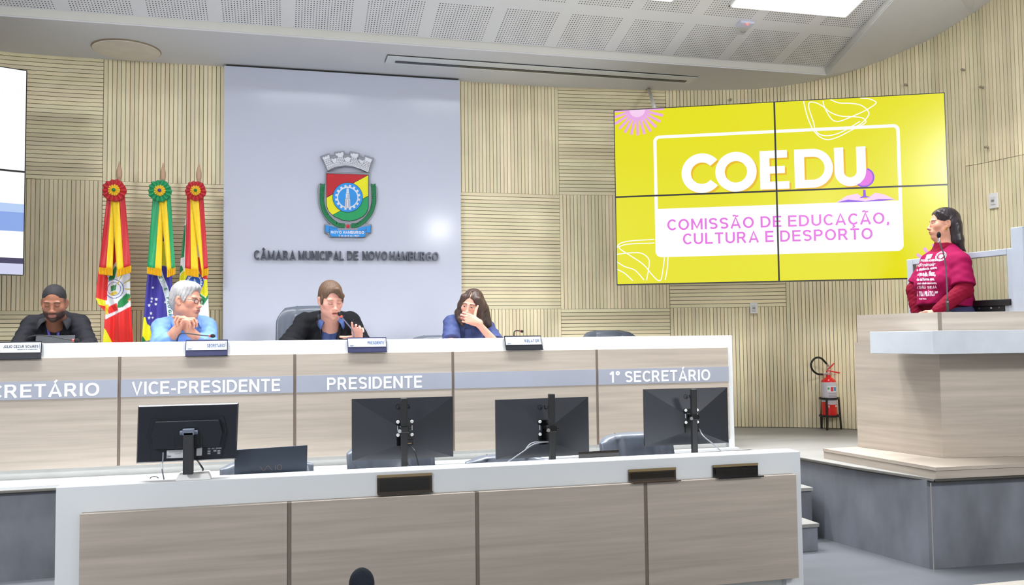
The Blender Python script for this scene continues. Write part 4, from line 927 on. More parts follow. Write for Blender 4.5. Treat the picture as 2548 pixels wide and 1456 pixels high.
def cable(t, pts, r_=.0028, m_=M_bcab): b = MB(); b.tube(spline(pts, 6), r_, 8); b.build('cable', m_, t, smooth=True)
t, P, pt = lg([(875, 993), (1127, 987), (1128, 1137), (876, 1147)], 1005, 991, 'black monitor on a pole left of centre, clamp in the middle of its back', (990, 1012))
cable(t, [P(.05, -.48, .05), aty(1030, 1120, 4.19), aty(1037, 1140, 4.18), aty(1043, 1165, 4.17)], .0035); cable(t, [P(.0, -.8, .05), aty(1016, 1155, 4.18), aty(1032, 1168, 4.17)], .002); cable(t, [P(-.12, -.40, .055), P(-.08, -.7, .06), P(-.05, -.9, .05)], .003)
t, P, pt = lg([(1231, 996), (1462, 987), (1468, 1131), (1236, 1144)], 1372, 980, 'black monitor with its pole rising above the top edge', (1342, 1013))
cable(t, [P(.1, -.43, .06), aty(1330, 1105, 4.22), aty(1300, 1125, 4.18), aty(1255, 1155, 4.16), aty(1240, 1162, 4.2)], .0028, M_cab); cable(t, [P(.02, -.43, .06), aty(1325, 1102, 4.22), aty(1308, 1117, 4.19)], .0028, M_cab)
t, P, pt = lg([(1600, 969), (1809, 964), (1814, 1102), (1606, 1111)], 1725, 968, 'smaller black monitor nearest the right end of the front desk', (1703, 987), Y=4.62)
cable(t, [P(.2, -.42, .05), aty(1750, 1085, 4.5), aty(1778, 1108, 4.46), aty(1800, 1128, 4.44), aty(1810, 1138, 4.44)], .0035, M_cab); cable(t, [P(.05, -.95, .03), aty(1735, 1125, 4.46), aty(1744, 1135, 4.46)], .002)
# monitor with its own foot, leftmost
q = [(345, 1005), (593, 1005), (589, 1147), (337, 1153)]; Y = 4.05
tl_, tr, br, bl = quadpix(q, Y); cx_ = (tl_.x+tr.x+bl.x+br.x)/4; w_ = ((tr.x-tl_.x)+(br.x-bl.x))/2; zt = (tl_.z+tr.z)/2; zb = (bl.z+br.z)/2; h_ = zt-zb
t = thing('monitor', 'leftmost black monitor on its own stand, sticker on the back', 'monitor', (cx_, Y, LZ), 0, 'black monitors on the front desk')
shx = (bl.x-tl_.x)
def P(u, v, o=0.): return Vector((cx_+u*w_/2+(-v)*shx/2+(.0), Y-o-(.02*(v)), (zt+zb)/2+v*h_/2))
def slab(pts, o, th): b = MB(); b.prism([P(u, v, o) for u, v in pts], (0, -th, 0)); return b
slab([(-1, -1), (1, -1), (1, 1), (-1, 1)], -.02, .016).build('bezel', M_monr, t)
slab([(-.97, -.93), (.97, -.93), (.97, .95), (-.97, .95)], -.0205, -.001).build('screen', M_bezel, t)
b = MB(); O = [P(u, v, -.004) for u, v in ((-1, -1), (1, -1), (1, 1), (-1, 1))]; I = [P(u, v, .006) for u, v in ((-.975, -.955), (.975, -.955), (.975, .955), (-.975, .955))]; b.add(O+I, [(0, 1, 5, 4), (1, 2, 6, 5), (2, 3, 7, 6), (3, 0, 4, 7), (4, 5, 6, 7)]); b.build('back_cover', M_mon, t)
hb = [(-.72, .55), (.72, .55), (.80, 0), (.70, -.90), (-.70, -.90), (-.80, 0)]; hi_ = [(-.64, .46), (.64, .46), (.72, 0), (.66, -.50), (-.66, -.50), (-.72, 0)]
b = MB(); b.hexa([P(u, v, .004) for u, v in hb], [P(u*.985, v*.985, .012) for u, v in hb]); b.build('back_step', M_mon, t)
b = MB(); b.hexa([P(u, v, .012) for u, v in hi_], [P(u*.97, v*.97, .040) for u, v in hi_]); b.build('back_bulge', M_mon, t, bevel=.003)
b = MB()
for u in (-.26, .29): b.box(P(u, -.02, .0405), (.0015, .001, h_*.45))
b.build('seam', M_gloss, t)
slab([(-.40, -.85), (.01, -.85), (.01, -.57), (-.40, -.57)], .0125, .001).build('sticker', mat('white_sticker', (222, 224, 226), .5), t)
slab([(.19, -.80), (.30, -.80), (.30, -.52), (.19, -.55)], .0125, .001).build('sticker', MATS['white_sticker'], t)
b = MB()
for u0_, u1_, v_ in ((-.36, -.10, -.62), (-.24, -.12, -.70), (-.36, -.05, -.66)): b.box(P((u0_+u1_)/2, v_, .0140), ((u1_-u0_)*w_/2, .0006, .0018))
for a in (-.36, -.33): b.lathe(P(a, -.78, .0135), [(.004, 0), (.004, .001)], 10, (0, -1, 0))
for u, v in ((.44, -.57), (.52, -.57), (.60, -.57), (.66, -.57), (.44, -.66), (.56, -.65), (.64, -.66), (.44, -.74), (.64, -.74)): b.box(P(u, v, .0128), (.012, .0006, .007))
b.build('printed_marks', mat('grey_print', (150, 152, 156), .5), t)
hx_ = P(.0, .05, .05); 
sx = aty(469, 1100, Y-.07).x
b = MB(); zc = aty(470, 1075, Y-.07).z; b.box((sx, Y-.07, zc), (.046, .03, .026)); b.tube([(sx-.036, Y-.06, zc-.004), (sx+.036, Y-.06, zc-.004)], .009, 12); b.build('hinge', mat('blue_grey_plastic', (112, 122, 140), .4), t, bevel=.002)
b = MB(); b.span((sx-.021, Y-.085, LZ+.03), (sx+.021, Y-.06, zc)); b.build('stand_post', mat('dark_plastic', (46, 47, 52), .5), t, bevel=.003)
b = MB(); a_, c_ = aty(437, 1193, 4.02), aty(526, 1190, 4.02); b.hexa([(a_.x, 3.999, LZ), (c_.x, 3.999, LZ), (c_.x, 4.108, LZ), (a_.x, 4.108, LZ)], [(a_.x+.012, 4.01, LZ+.026), (c_.x-.012, 4.01, LZ+.026), (c_.x-.012, 4.10, LZ+.026), (a_.x+.012, 4.10, LZ+.026)]); b.build('foot', mat('white_block', (240, 240, 238), .4), t, bevel=.004)
cable(t, [P(-.46, -.62, .03), P(-.45, -.85, .05), aty(403, 1165, 4.0), aty(408, 1193, 4.02)], .0032, M_cab); cable(t, [P(.2, -.9, .03), aty(497, 1155, 4.08), aty(505, 1168, 4.09), aty(500, 1178, 4.11)], .004)
b = MB(); b.tube([aty(402, 1150, 4.0), aty(404, 1167, 4.0)], .0045, 10); b.build('plug', M_socket, t)
b = MB(); b.tube(spline([aty(370, 1195, 4.13), aty(378, 1187, 4.13), aty(390, 1187, 4.13), aty(398, 1194, 4.13)], 6), .0022, 8); tag(b.build('loose_cable', M_bcab, smooth=True), 'thin black cable loop on the front desk left of the monitor foot', 'cable')
# laptop
q = [(584, 1120), (765, 1108), (763, 1178), (582, 1187)]; Y = 4.15
tl_, tr, br, bl = quadpix(q, Y); 
t = thing('laptop', 'dark open laptop seen from behind on the front desk', 'laptop', ((bl.x+br.x)/2, 4.3, .63))
hz = .63; tlp = (tl_, tr, br, bl)
def LPt(u, v, o=0.):
    top = tl_.lerp(tr, u); bot = Vector((bl.x+(br.x-bl.x)*u, Y+.0, hz+.012)); p = bot.lerp(top, v); return p+Vector((0, -o+.0, 0))
b = MB(); b.prism([LPt(0, 0), LPt(1, 0), LPt(1, 1), LPt(0, 1)], (0, .007, 0)); b.build('lid', mat('dark_blue_grey_metal', (54, 62, 74), .38, .5), t, bevel=.002)
b = MB(); b.span((bl.x, Y, hz), (br.x, Y+.22, hz+.014)); b.build('base', mat('dark_laptop_base', (40, 42, 48), .45), t, bevel=.003)
b = MB(); zl_ = aty(675, 1167, Y-.002); k_ = aty(702, 1167, Y-.002).x-aty(645, 1167, Y-.002).x; o_ = aty(645, 1174, Y-.002); uz = (tr-tl_).normalized()
wav = [(k/20*.62, .5+.5*math.cos(k/20*3.5*math.pi)*(-1 if False else 1)) for k in range(0, 21)]
wav = [(0, .95), (.06, .8), (.14, .3), (.19, .08), (.24, .3), (.32, .75), (.38, .9), (.44, .75), (.52, .3), (.58, .05)]
for seg in (wav, [(.70, .05), (.70, 1)], [(.885+.105*math.cos(a), .52+.46*math.sin(a)) for a in np.linspace(0, 2*math.pi, 22)]):
    vs_, fs_ = ribbon([(x*k_, y*.026) for x, y in seg], .0032); b.add([o_+uz*v.x+Vector((0, -.0005, v.y)) for v in vs_], fs_)
b.build('lid_lettering', mat('dark_mirror_letters', (92, 84, 82), .3, .8), t)
# smoky plate lying against the desk edge near the third chair
q = [(1440, 1126), (1540, 1119), (1539, 1141), (1442, 1146)]; Y = 4.125
tl_, tr, br, bl = quadpix(q, Y)
t = thing('smoked_plate', 'smoked dark plate standing behind the desk edge, left of the big chair', 'plate', ((bl.x+br.x)/2, Y, .63))
b = MB(); b.prism([(bl.x, Y, .63), (br.x, Y, .63), tr, tl_], (0, .005, 0)); b.build('plate', mat('smoked_glass', (30, 26, 24), .08, coat=.4), t)
b = MB(); b.span((bl.x, Y, .63), (br.x, Y+.08, .636)); b.build('foot', M_plb, t)
# ================================================================== CHAIRS
M_lea = mat('grey_leather', (88, 95, 107), .38, var=.05, vscale=12, bump=.08, bscale=90, coat=.15); M_leas = mat('dark_leather_side', (70, 74, 84), .45); M_pipe = mat('black_piping', (28, 30, 36), .5)
M_cplast = mat('chair_plastic', (60, 62, 66), .5)
def chair_back(w_, zb, zt, wing=.07, pleats=True):
    H = zt-zb; n, m = 72, 30; b = MB(); vs = []
    for j in range(m+1):
        v = j/m; k = 1 if v < .86 else math.sqrt(max(0, 1-((v-.86)/.14)**2))*.5+.5
        kk = (1-(max(0, v-.72)/.28)**2.4*.22)
        th = .045*(k if v < .999 else .15)
        for i in range(n):
            a = 2*math.pi*i/n; c, s = math.cos(a), math.sin(a)
            x = w_/2*kk*math.copysign(abs(c)**.55, c); y = th*math.copysign(abs(s)**.6, s)
            u = x/(w_/2); y -= wing*max(0, abs(u)-.25)**2*1.6-.0
            z = zb+H*v-(.035*abs(u)**3 if v > .8 else 0)*(v-.8)/.2 if v > .8 else zb+H*v
            if s < 0:                                # padded front, seamed in three with soft gathers
                y -= .014*math.cos(min(1, abs(x)/(w_*.24))*math.pi/2)*(1 if v < .97 else .3)
                if pleats: y += .0045*math.sin(x*150+2.2*math.sin(v*5+x*9))*max(0, math.sin(v*math.pi))*(1 if abs(u) < .62 else .35)
                y += .010*math.exp(-((abs(x)-w_*.24)/.006)**2)
            y += .12*(1-v)*(1-v)*-.0+.10*v*.6
            vs.append((x, y, z))
    fs = [(j*n+i, j*n+(i+1) % n, (j+1)*n+(i+1) % n, (j+1)*n+i) for j in range(m) for i in range(n)]+[tuple(range(m*n, m*n+n)), tuple(reversed(range(n)))]
    return b.add(vs, fs)
def make_chair(w_, top, lab, seatz=.42):
    t = thing('swivel_chair', lab, 'chair', (0, 0, 0), 0, None)
    chair_back(w_, seatz+.10, top).build('backrest', M_lea, t, local=True, smooth=True)
    for sx in (-1, 1):
        b = MB(); b.tube(spline([(sx*w_*.25, -.02+.06*v-.018, seatz+.12+(top-.03-seatz-.12)*v) for v in np.linspace(0, 1, 7)]+[(sx*w_*.22, .06, top-.002)], 4), .0035, 6); b.build('piping', M_pipe, t, local=True, smooth=True)
    b = MB(); b.grid(lambda u, v: (0, 0, 0), 1, 1); b = MB()
    n = 40; vs = []; pr = [(.2, .0), (.9, .0), (1, .3), (1, .6), (.92, .9), (.6, 1), (.01, 1.0)]
    for r_, z in pr:
        for i in range(n): a = 2*math.pi*i/n; c, s = math.cos(a), math.sin(a); vs.append((w_/2*r_*math.copysign(abs(c)**.5, c), -.26+.26*r_*math.copysign(abs(s)**.5, s), seatz-.05+.11*z))
    b.add(vs, [(j*n+i, j*n+(i+1) % n, (j+1)*n+(i+1) % n, (j+1)*n+i) for j in range(len(pr)-1) for i in range(n)]+[tuple(reversed(range(n)))])
    b.build('seat', M_lea, t, local=True, smooth=True)
    for sx in (-1, 1):
        b = MB(); b.tube(spline([(sx*w_*.5, .02, seatz), (sx*(w_*.5+.04), -.02, seatz+.12), (sx*(w_*.5+.04), -.30, seatz+.12), (sx*w_*.48, -.34, seatz-.01)], 6), .016, 10); b.build('armrest', M_cplast, t, local=True, smooth=True)
    b = MB(); b.lathe((0, -.24, .09), [(.03, 0), (.03, .12), (.02, .12), (.02, seatz-.14)], 16); b.build('gas_column', M_cplast, t, local=True)
    b = MB()
    for k in range(5): a = 2*math.pi*k/5+.3; b.tube([(0, -.24, .11), (.29*math.cos(a), -.24+.29*math.sin(a), .07)], [.026, .016], 8)
    b.build('star_base', M_cplast, t, local=True)
    for k in range(5):
        a = 2*math.pi*k/5+.3; b = MB(); c = Vector((.29*math.cos(a), -.24+.29*math.sin(a), .028)); b.tube([c-Vector((.014, 0, 0)), c+Vector((.014, 0, 0))], .028, 14); b.build('caster', M_pipe, t, local=True)
    return t
def place(o, x, y, z, rz): o.location = (x, y, z); o.rotation_euler = (0, 0, rz); return o
def chair_at(pxc, pxtop, Y, floor, w_, rz, lab, proto=None):
    p = aty(pxc, pxtop, Y); return place(make_chair(w_, p.z-floor, lab), p.x, Y-.05, floor, R(rz))
G = 'grey leather swivel chairs'
for a in ((665, 1139, 4.86, 0, .47, 6, 'grey leather chair mostly hidden behind the laptop'), (968, 1097, 4.88, 0, .48, 8, 'grey leather chair behind the pole monitor left of centre'),
          (1256, 1130, 4.88, 0, .475, -4, 'low grey leather chair under the monitor with the tall pole'), (1572, 1076, 4.92, 0, .465, 4, 'grey pleated leather chair left of the right-hand monitor'),
          (772, 761, 6.82, ST, .50, -12, 'tall grey leather chair behind the man in the black jacket'), (1092, 834, 6.72, ST, .50, 5, 'grey leather chair behind the woman in blue'),
          (1511, 822, 6.80, ST, .475, 0, 'empty grey leather chair on the stage at the right end'), (432, 843, 6.78, ST, .50, 0, 'grey leather chair behind the grey-haired man')):
    chair_at(*a[:6], a[6])['group'] = G

# ================================================================== FIRE EXTINGUISHER ON ITS STAND
M_fire = mat('extinguisher_red', (226, 24, 22), .3, coat=.3); M_lab = mat('label_paper', (214, 208, 218), .5)
ex = aty(2065, 1064, 6.66); ex.z = ST
t = thing('extinguisher_stand', 'black three-legged stand holding the red extinguisher', 'stand', ex)
ZR1, ZR2 = .115, .262
for k in range(3):
    a = R(-138+120*k); b = MB(); d = Vector((math.cos(a), math.sin(a), 0)); b.tube([ex+d*.094, ex+d*.080+Vector((0, 0, ZR2+.01))], .0085, 8); b.build('leg', M_black, t)
for z, r_ in ((ZR1, .085), (ZR2, .082)):
    b = MB(); b.lathe(ex+Vector((0, 0, z)), [(r_-.012, -.007), (r_, -.007), (r_, .009), (r_-.012, .009), (r_-.012, -.007)], 32); b.build('hoop', M_black, t)
b = MB(); b.lathe(ex+Vector((0, 0, ZR1-.006)), [(.075, 0), (.075, .004)], 24); b.build('floor_plate', M_black, t)
e0_ = ex+Vector((0, 0, ZR1+.001))
t = thing('fire_extinguisher', 'red fire extinguisher with white label and looped black hose', 'extinguisher', e0_)
b = MB(); b.lathe(e0_, [(.05, 0), (.062, .006), (.062, .285), (.058, .300), (.030, .322), (.020, .326), (.020, .345)], 36); b.build('cylinder', M_fire, t, angle=40)
b = MB(); b.lathe(e0_, [(.0626, .118), (.0626, .286)], 36); b.f = b.f[:-2]; b.mi = b.mi[:-2]; b.build('label', M_lab, t, smooth=True)
def wrap(ang, z, r_=.0632): a = R(ang); return e0_+Vector((r_*math.sin(a), -r_*math.cos(a), z))
def patch(a0, a1, z0, z1, m_, nm, r_=.0632):
    b = MB(); b.grid(lambda u, v: wrap(a0+(a1-a0)*u, z0+(z1-z0)*v, r_), 8, 1); return b.build(nm, m_, t, smooth=True)
patch(-45, 40, .205, .255, M_lab if False else mat('white_print_patch', (236, 238, 244), .5), 'label_picture')
for a0, a1, z0, z1, c, nm in ((-42, -28, .225, .242, (90, 180, 110), 'green'), (-20, 2, .210, .245, (222, 60, 70), 'red'), (6, 30, .212, .244, (60, 150, 220), 'blue')):
    patch(a0, a1, z0, z1, mat('print_'+nm, c, .5), 'label_mark', .0636)
for k in range(5): patch(-35, 45, .190-k*.014, .194-k*.014, mat('print_grey', (150, 146, 160), .5), 'label_line', .0634)
patch(-60, 60, .098, .117, M_lab, 'lower_band'); patch(15, 62, .078, .092, mat('print_white', (240, 225, 225), .5), 'lower_print'); patch(-40, -32, .072, .092, MATS['print_white'], 'lower_print')
hz_ = e0_+Vector((0, 0, .345))
b = MB(); b.lathe(hz_, [(.019, 0), (.021, .012), (.017, .03), (.009, .034), (.009, .052)], 20); b.build('valve', mat('brass_pink', (206, 150, 150), .35, .5), t, angle=40)
for q in ([(-.02, 0, .034), (.02, -.01, .032), (.055, -.02, .024), (.09, -.03, .017)], [(.0, 0, .050), (.02, -.004, .066), (.05, -.012, .098)]):
    b = MB(); P_ = [hz_+Vector(v) for v in spline(q, 4)]; b.tube(P_, .0062, 8); b.build('lever', M_fire, t, smooth=True)
hp = [hz_+Vector(v) for v in ((-.018, -.005, .012), (-.06, -.01, .006), (-.12, -.02, .014), (-.172, -.03, .05), (-.182, -.03, .10), (-.14, -.025, .145), (-.08, -.02, .145), (-.02, -.01, .096), (.004, -.006, .074))]
b = MB(); b.tube(spline(hp[1:8], 6), .0085, 10); b.build('hose', mat('rubber_hose', (20, 20, 22), .5), t, smooth=True)
for q in (hp[:2], hp[7:]): b = MB(); b.tube(q, .0095, 10); b.build('hose_fitting', mat('silver_fitting', (190, 185, 195), .35, .6), t)

# ================================================================== LIFT GATE BEHIND THE WOMAN
ga, gb = Vector((4.31, 5.388, 0)), Vector((4.405, 4.53, 0)); gd = (gb-ga).normalized(); gn = Vector((gd.y, -gd.x, 0)); GL = (gb-ga).length
t = thing('lift_gate', 'grey metal framed glass gate behind the woman at the podium', 'gate', Vector((ga.x, ga.y, ST)))
M_gate = mat('blue_grey_paint', (172, 180, 194), .4, .1)
def gbox(nm, s0, s1, z0, z1, th, m_, bev=.004):
    b = MB(); c = ga+gd*((s0+s1)/2); b.box((c.x, c.y, (z0+z1)/2), (s1-s0, th, z1-z0), rz=math.atan2(gd.y, gd.x)); return b.build(nm, m_, t, bevel=bev)
ZG = 1.832
gbox('stile', 0, .055, ST, ZG, .04, M_gate); gbox('stile', GL-.05, GL, ST, ZG, .04, M_gate)
gbox('top_rail', .055, GL-.05, ZG-.04, ZG, .04, M_gate); gbox('lower_panel', .055, GL-.05, ST+.05, 1.475, .03, M_gate)
m_ = mat('clear_glass', (235, 240, 240), .03, var=0, trans=1.0, spec=.4); gbox('glass', .055, GL-.05, 1.475, ZG-.04, .006, m_, 0)
gbox('post', GL, GL+.085, ST, 1.955, .08, M_gate)
gbox('lock_box', GL-.36, GL-.03, 1.475, 1.515, .06, M_black); gbox('lock_latch', GL-.31, GL-.08, 1.44, 1.476, .045, M_black)
for s_ in (GL-.27, GL-.18, GL-.12): gbox('lock_screw', s_, s_+.012, 1.458, 1.468, .05, M_steel, 0)

# ================================================================== FLAGS
M_rib = mat('ribbon_satin', (255, 255, 255), .45, attr='Col', var=.04, vscale=30, sheen=.3); M_flag = mat('flag_satin', (255, 255, 255), .42, attr='Col', var=.04, vscale=20, sheen=.3)
M_pole = mat('flagpole_wood', (206, 170, 140), .5, vstretch=(8, 8, .6), vscale=6)
RED, YEL, GRN, BLU, WHT, FYE = (200, 28, 38), (250, 208, 8), (12, 158, 96), (58, 50, 158), (240, 240, 244), (246, 196, 30)
FRED, FYL = (236, 32, 26), (244, 236, 12)
def inpoly(X, Y, poly):
    r = np.zeros(X.shape, bool); j = len(poly)-1
    for i in range(len(poly)):
        xi, yi = poly[i]; xj, yj = poly[j]
        with np.errstate(divide='ignore', invalid='ignore'): c = ((yi > Y) != (yj > Y)) & (X < (xj-xi)*(Y-yi)/(yj-yi+1e-9)+xi)
        r ^= c; j = i
    return r
FYD = 7.12
def flag(lab, polex, tipy, ros, rr, rcol, bcol, ribs, rows, paints, base, marks=None):
    """rows: (py, left px, right px) outline of the hanging cloth; paints: (polygon in px, colour)"""
    bp_ = aty(polex, 850, FYD); bp_.z = ST
    t = thing('flag', lab, 'flag', bp_, 0, 'flags on wooden poles beside the white panel')
    pz = lambda y: aty(polex, y, FYD).z
    zs = pz(tipy+27); b = MB(); b.tube([(bp_.x, FYD, ST+.05), (bp_.x, FYD, zs-.03)], .017, 14); pl = b.build('pole', M_pole, t, smooth=True)
    b = MB(); b.lathe((bp_.x, FYD, zs-.045), [(.018, 0), (.021, .02), (.021, .05), (.012, .085), (.002, pz(tipy)-zs+.045)], 14); b.build('spear_tip', M_pole, pl, angle=40)
    b = MB(); b.lathe((bp_.x, FYD, ST), [(.16, 0), (.16, .02), (.05, .05), (.03, .12)], 24); b.build('foot', M_pole, t, angle=40)
    # cloth
    n, m = 150, 380; ys = np.linspace(rows[0][0], rows[-1][0], m+1); L_ = np.interp(ys, [r[0] for r in rows], [r[1] for r in rows]); R_ = np.interp(ys, [r[0] for r in rows], [r[2] for r in rows])
    U, V = np.meshgrid(np.linspace(0, 1, n+1), np.linspace(0, 1, m+1)); PX = L_[:, None]+(R_-L_)[:, None]*U; PYv = np.repeat(ys[:, None], n+1, 1)
    col = np.empty(PX.shape+(3,)); col[:] = lin(base)
    for poly, c in paints:
        q = inpoly(PX, PYv, poly) if not callable(poly) else poly(PX, PYv); col[q] = lin(c)
    b = MB(); vs = []; ph = polex*.7
    for j in range(m+1):
        for i in range(n+1):
            u, v = U[j, i], V[j, i]; fold = .020*(.35+.65*v)*math.sin(2*math.pi*(1.7*u+.12*math.sin(3*v))+ph)+.004*math.sin(2*math.pi*(3.6*u-.3*v)+ph*2)
            vs.append(aty(PX[j, i], PYv[j, i], FYD-.055+fold+.05*abs(u-.5)))
    b.add(vs, [(j*(n+1)+i, j*(n+1)+i+1, (j+1)*(n+1)+i+1, (j+1)*(n+1)+i) for j in range(m) for i in range(n)])
    cl = b.build('cloth', M_flag, t, smooth=True, colors=np.concatenate([col.reshape(-1, 3), np.ones((col.size//3, 1))], 1), solid=.002)
    bv = BVHTree.FromPolygons([tuple(v) for v in vs], b.f)
    if marks:
        for nm, fn, m_ in marks:
            b2 = MB(); fn(b2, bv); b2.build(nm, m_, cl)
    # ribbons with fringe
    ry = FYD-.115
    for k, (tl, tm, tr, bl_, bm_, br_, ty, byl, bym, byr) in enumerate(ribs):
        c2 = ((rcol, bcol) if k == 0 else (bcol, rcol)); b = MB(); cols = []; N_ = 14; vs = []
        for j in range(N_+1):
            v = j/N_
            for i in range(9):
                u = i/8; top = tl+(tm-tl)*u*2 if u <= .5 else tm+(tr-tm)*(u*2-1); bot = bl_+(bm_-bl_)*u*2 if u <= .5 else bm_+(br_-bm_)*(u*2-1); by_ = byl+(byr-byl)*u
                vs.append(aty(top+(bot-top)*v, ty+(by_-ty)*v, ry-.015*k-.02*v+.006*math.sin(6*u+3*v+k)))
        fs = [(j*9+i, j*9+i+1, (j+1)*9+i+1, (j+1)*9+i) for j in range(N_) for i in range(8)]
        # colour per half: duplicate the middle column so that the edge stays sharp
        for hlf in (0, 1):
            bb = MB(); idx = [j*9+i for j in range(N_+1) for i in (range(0, 5) if hlf == 0 else range(4, 9))]; bb.add([vs[q] for q in idx], [(j*5+i, j*5+i+1, (j+1)*5+i+1, (j+1)*5+i) for j in range(N_) for i in range(4)])
            o = bb.build('ribbon', M_rib, t, smooth=True, colors=[lin(c2[hlf])+(1,)]*len(bb.v), solid=.002)
            if hlf == 0: first = o
        b = MB(); fr = []
        for i in range(49):
            u = i/48; bot = bl_+(bm_-bl_)*u*2 if u <= .5 else bm_+(br_-bm_)*(u*2-1); by_ = byl+(byr-byl)*u
            for dy in (-5, 12+1.2*math.sin(i*2.3)): fr.append(aty(bot, by_+dy, ry-.015*k-.026+.004*math.sin(i*1.9)))
        b.add(fr, [(2*i, 2*i+2, 2*i+3, 2*i+1) for i in range(48)]); b.build('fringe', mat('gold_fringe', FYE, .5, bump=.5, bscale=200, bstretch=(6, 1, .4)), t, solid=.003)
    # rosette: two pleated discs and a button
    rc = aty(ros[0], ros[1], FYD-.15); sc = (aty(ros[0]+rr, ros[1], FYD-.15)-rc).length
    ro_ = None
    for (r0, r1, np_, c, off, nm) in ((.0, sc, 14, rcol, 0, 'rosette'), (.0, sc*.50, 13, bcol, .014, 'rosette_centre')):
        b = MB(); A_, B_ = np_*8, 6; vs = []
        for j in range(B_+1):
            for i in range(A_):
                a = 2*math.pi*i/A_; f = j/B_; r_ = r1*f*(1+.035*math.sin(a*5+ros[0]))*(1+.02*math.cos(a*np_)); vs.append(rc+Vector((r_*math.cos(a), -off-.010*f*math.cos(a*np_)*1.0-.012*(1-f), r_*math.sin(a))))
        b.add(vs, [(j*A_+i, j*A_+(i+1) % A_, (j+1)*A_+(i+1) % A_, (j+1)*A_+i) for j in range(B_) for i in range(A_)])
        o = b.build(nm, M_rib, t if ro_ is None else ro_, smooth=True, colors=[lin(c)+(1,)]*len(vs), solid=.002)
        if ro_ is None: ro_ = o
    b = MB(); b.lathe(rc+Vector((0, -.028, 0)), [(sc*.16, 0), (sc*.15, .008), (.001, .013)], 16, (0, -1, 0)); b.build('rosette_button', mat('button_'+('blue' if rcol == GRN else 'green'), (60, 60, 150) if rcol == GRN else (30, 130, 60), .4), ro_, smooth=True)
    return t
cir = lambda cx, cy, r_: (lambda X, Y: (X-cx)**2+(Y-cy)**2 < r_*r_)
ringp = lambda cx, cy, ra, rb: (lambda X, Y: ((X-cx)**2+(Y-cy)**2 < rb*rb) & ((X-cx)**2+(Y-cy)**2 > ra*ra))
def cross(bx, by, cx, cy): return (lambda X, Y: (abs(X-bx) < cx) & (abs(Y-by) < cy))
def rays(cx, cy, r0, r1, n, w_): return lambda X, Y: (((np.arctan2(Y-cy, X-cx)*n/(2*math.pi)) % 1) < w_) & (np.hypot(X-cx, Y-cy) > r0) & (np.hypot(X-cx, Y-cy) < r1) & (Y < cy+5) & (X > cx)
flag('state flag with red and yellow ribbons and a round white crest, leftmost of three', 292, 401, (284.5, 474), 30, RED, YEL,
     [(266, 277, 288, 246, 263.5, 280, 488, 670, 671, 674), (277, 296, 311, 291, 308, 326, 488, 677, 672, 666)],
     [(520, 268, 308), (600, 258, 316), (680, 244, 324), (742, 238, 324), (760, 246, 326), (775, 262, 326), (853, 256, 331), (1150, 248, 345)],
     [([(268, 680), (300, 636), (328, 690), (326, 762), (262, 795), (262, 740)], WHT), ([(270, 692), (286, 664), (292, 664), (283, 702), (270, 715)], (14, 140, 70)),
      (rays(286, 718, 24, 46, 11, .16), (200, 180, 60)), ([(294, 750), (314, 730), (325, 733), (320, 752), (306, 764), (290, 768)], (14, 140, 70)), ([(268, 764), (290, 754), (294, 772), (270, 782)], FRED), ([(262, 758), (271, 758), (268, 782), (262, 784)], (240, 200, 20)),
      (cir(284, 719, 24), (70, 92, 168)), (cir(284, 719, 22), WHT), (ringp(284, 719, 15.5, 17), (70, 92, 168)), ([(276, 712), (290, 708), (288, 722), (276, 726)], (60, 140, 80)), ([(272, 732), (286, 724), (294, 730), (280, 736)], (220, 190, 40)), ([(290, 706), (296, 698), (297, 702), (292, 709)], (220, 190, 40)),
      ([(322, 742), (326, 742), (324, 748), (316, 750)], (230, 120, 40)), ([(236, 740), (262, 748), (261, 762), (236, 756)], FYL), ([(236, 672), (269, 690), (266, 748), (236, 740)], FRED),
      ([(255, 812), (264, 822), (284, 862), (320, 1150), (240, 1150)], FYL)], FRED)
def band_letters(b, bv):
    path = spline([(391, 655, 0), (400, 690, 0), (411, 715, 0), (419, 745, 0), (423, 775, 0), (426, 805, 0)], 12); d = [0]
    for p, q in zip(path, path[1:]): d.append(d[-1]+(q-p).length)
    for k, ch in enumerate('RDEM.E.PROGRE'):
        if ch == '.': continue
        s_ = 14+k*11.0; i = min(range(len(d)), key=lambda q: abs(d[q]-s_)); i = min(max(i, 1), len(path)-2); tg = (path[i+1]-path[i-1]).normalized(); nn = Vector((-tg.y, tg.x))
        w_, st = glyph(ch, .2)
        for q in st:
            vs, fs = ribbon(q, .2); P_ = []
            for v in vs:
                pix = path[i].to_2d()+Vector((tg.x, tg.y))*((v.x-w_/2)*9)+Vector((tg.y, -tg.x))*((v.y-.5)*8)
                hit = bv.ray_cast(CAM, ray(pix.x, pix.y).normalized()); P_.append(hit[0]-ray(pix.x, pix.y).normalized()*.003 if hit[0] else aty(pix.x, pix.y, FYD-.1))
            b.add(P_, fs)
def bband(X, Y):
    c = np.interp(Y, [640, 690, 715, 745, 775, 805, 860], [386, 400, 411, 419, 423, 426, 430]); return (abs(X-c) < 7.5) & (Y < 830)
def starf(lst):
    def fn(X, Y):
        r = np.zeros(X.shape, bool)
        for cx, cy, k in lst:
            a = np.arctan2(Y-cy, X-cx); r |= np.hypot(X-cx, Y-cy) < k*(.6+.55*np.cos(2.5*a+.8)**2)
        return r
    return fn
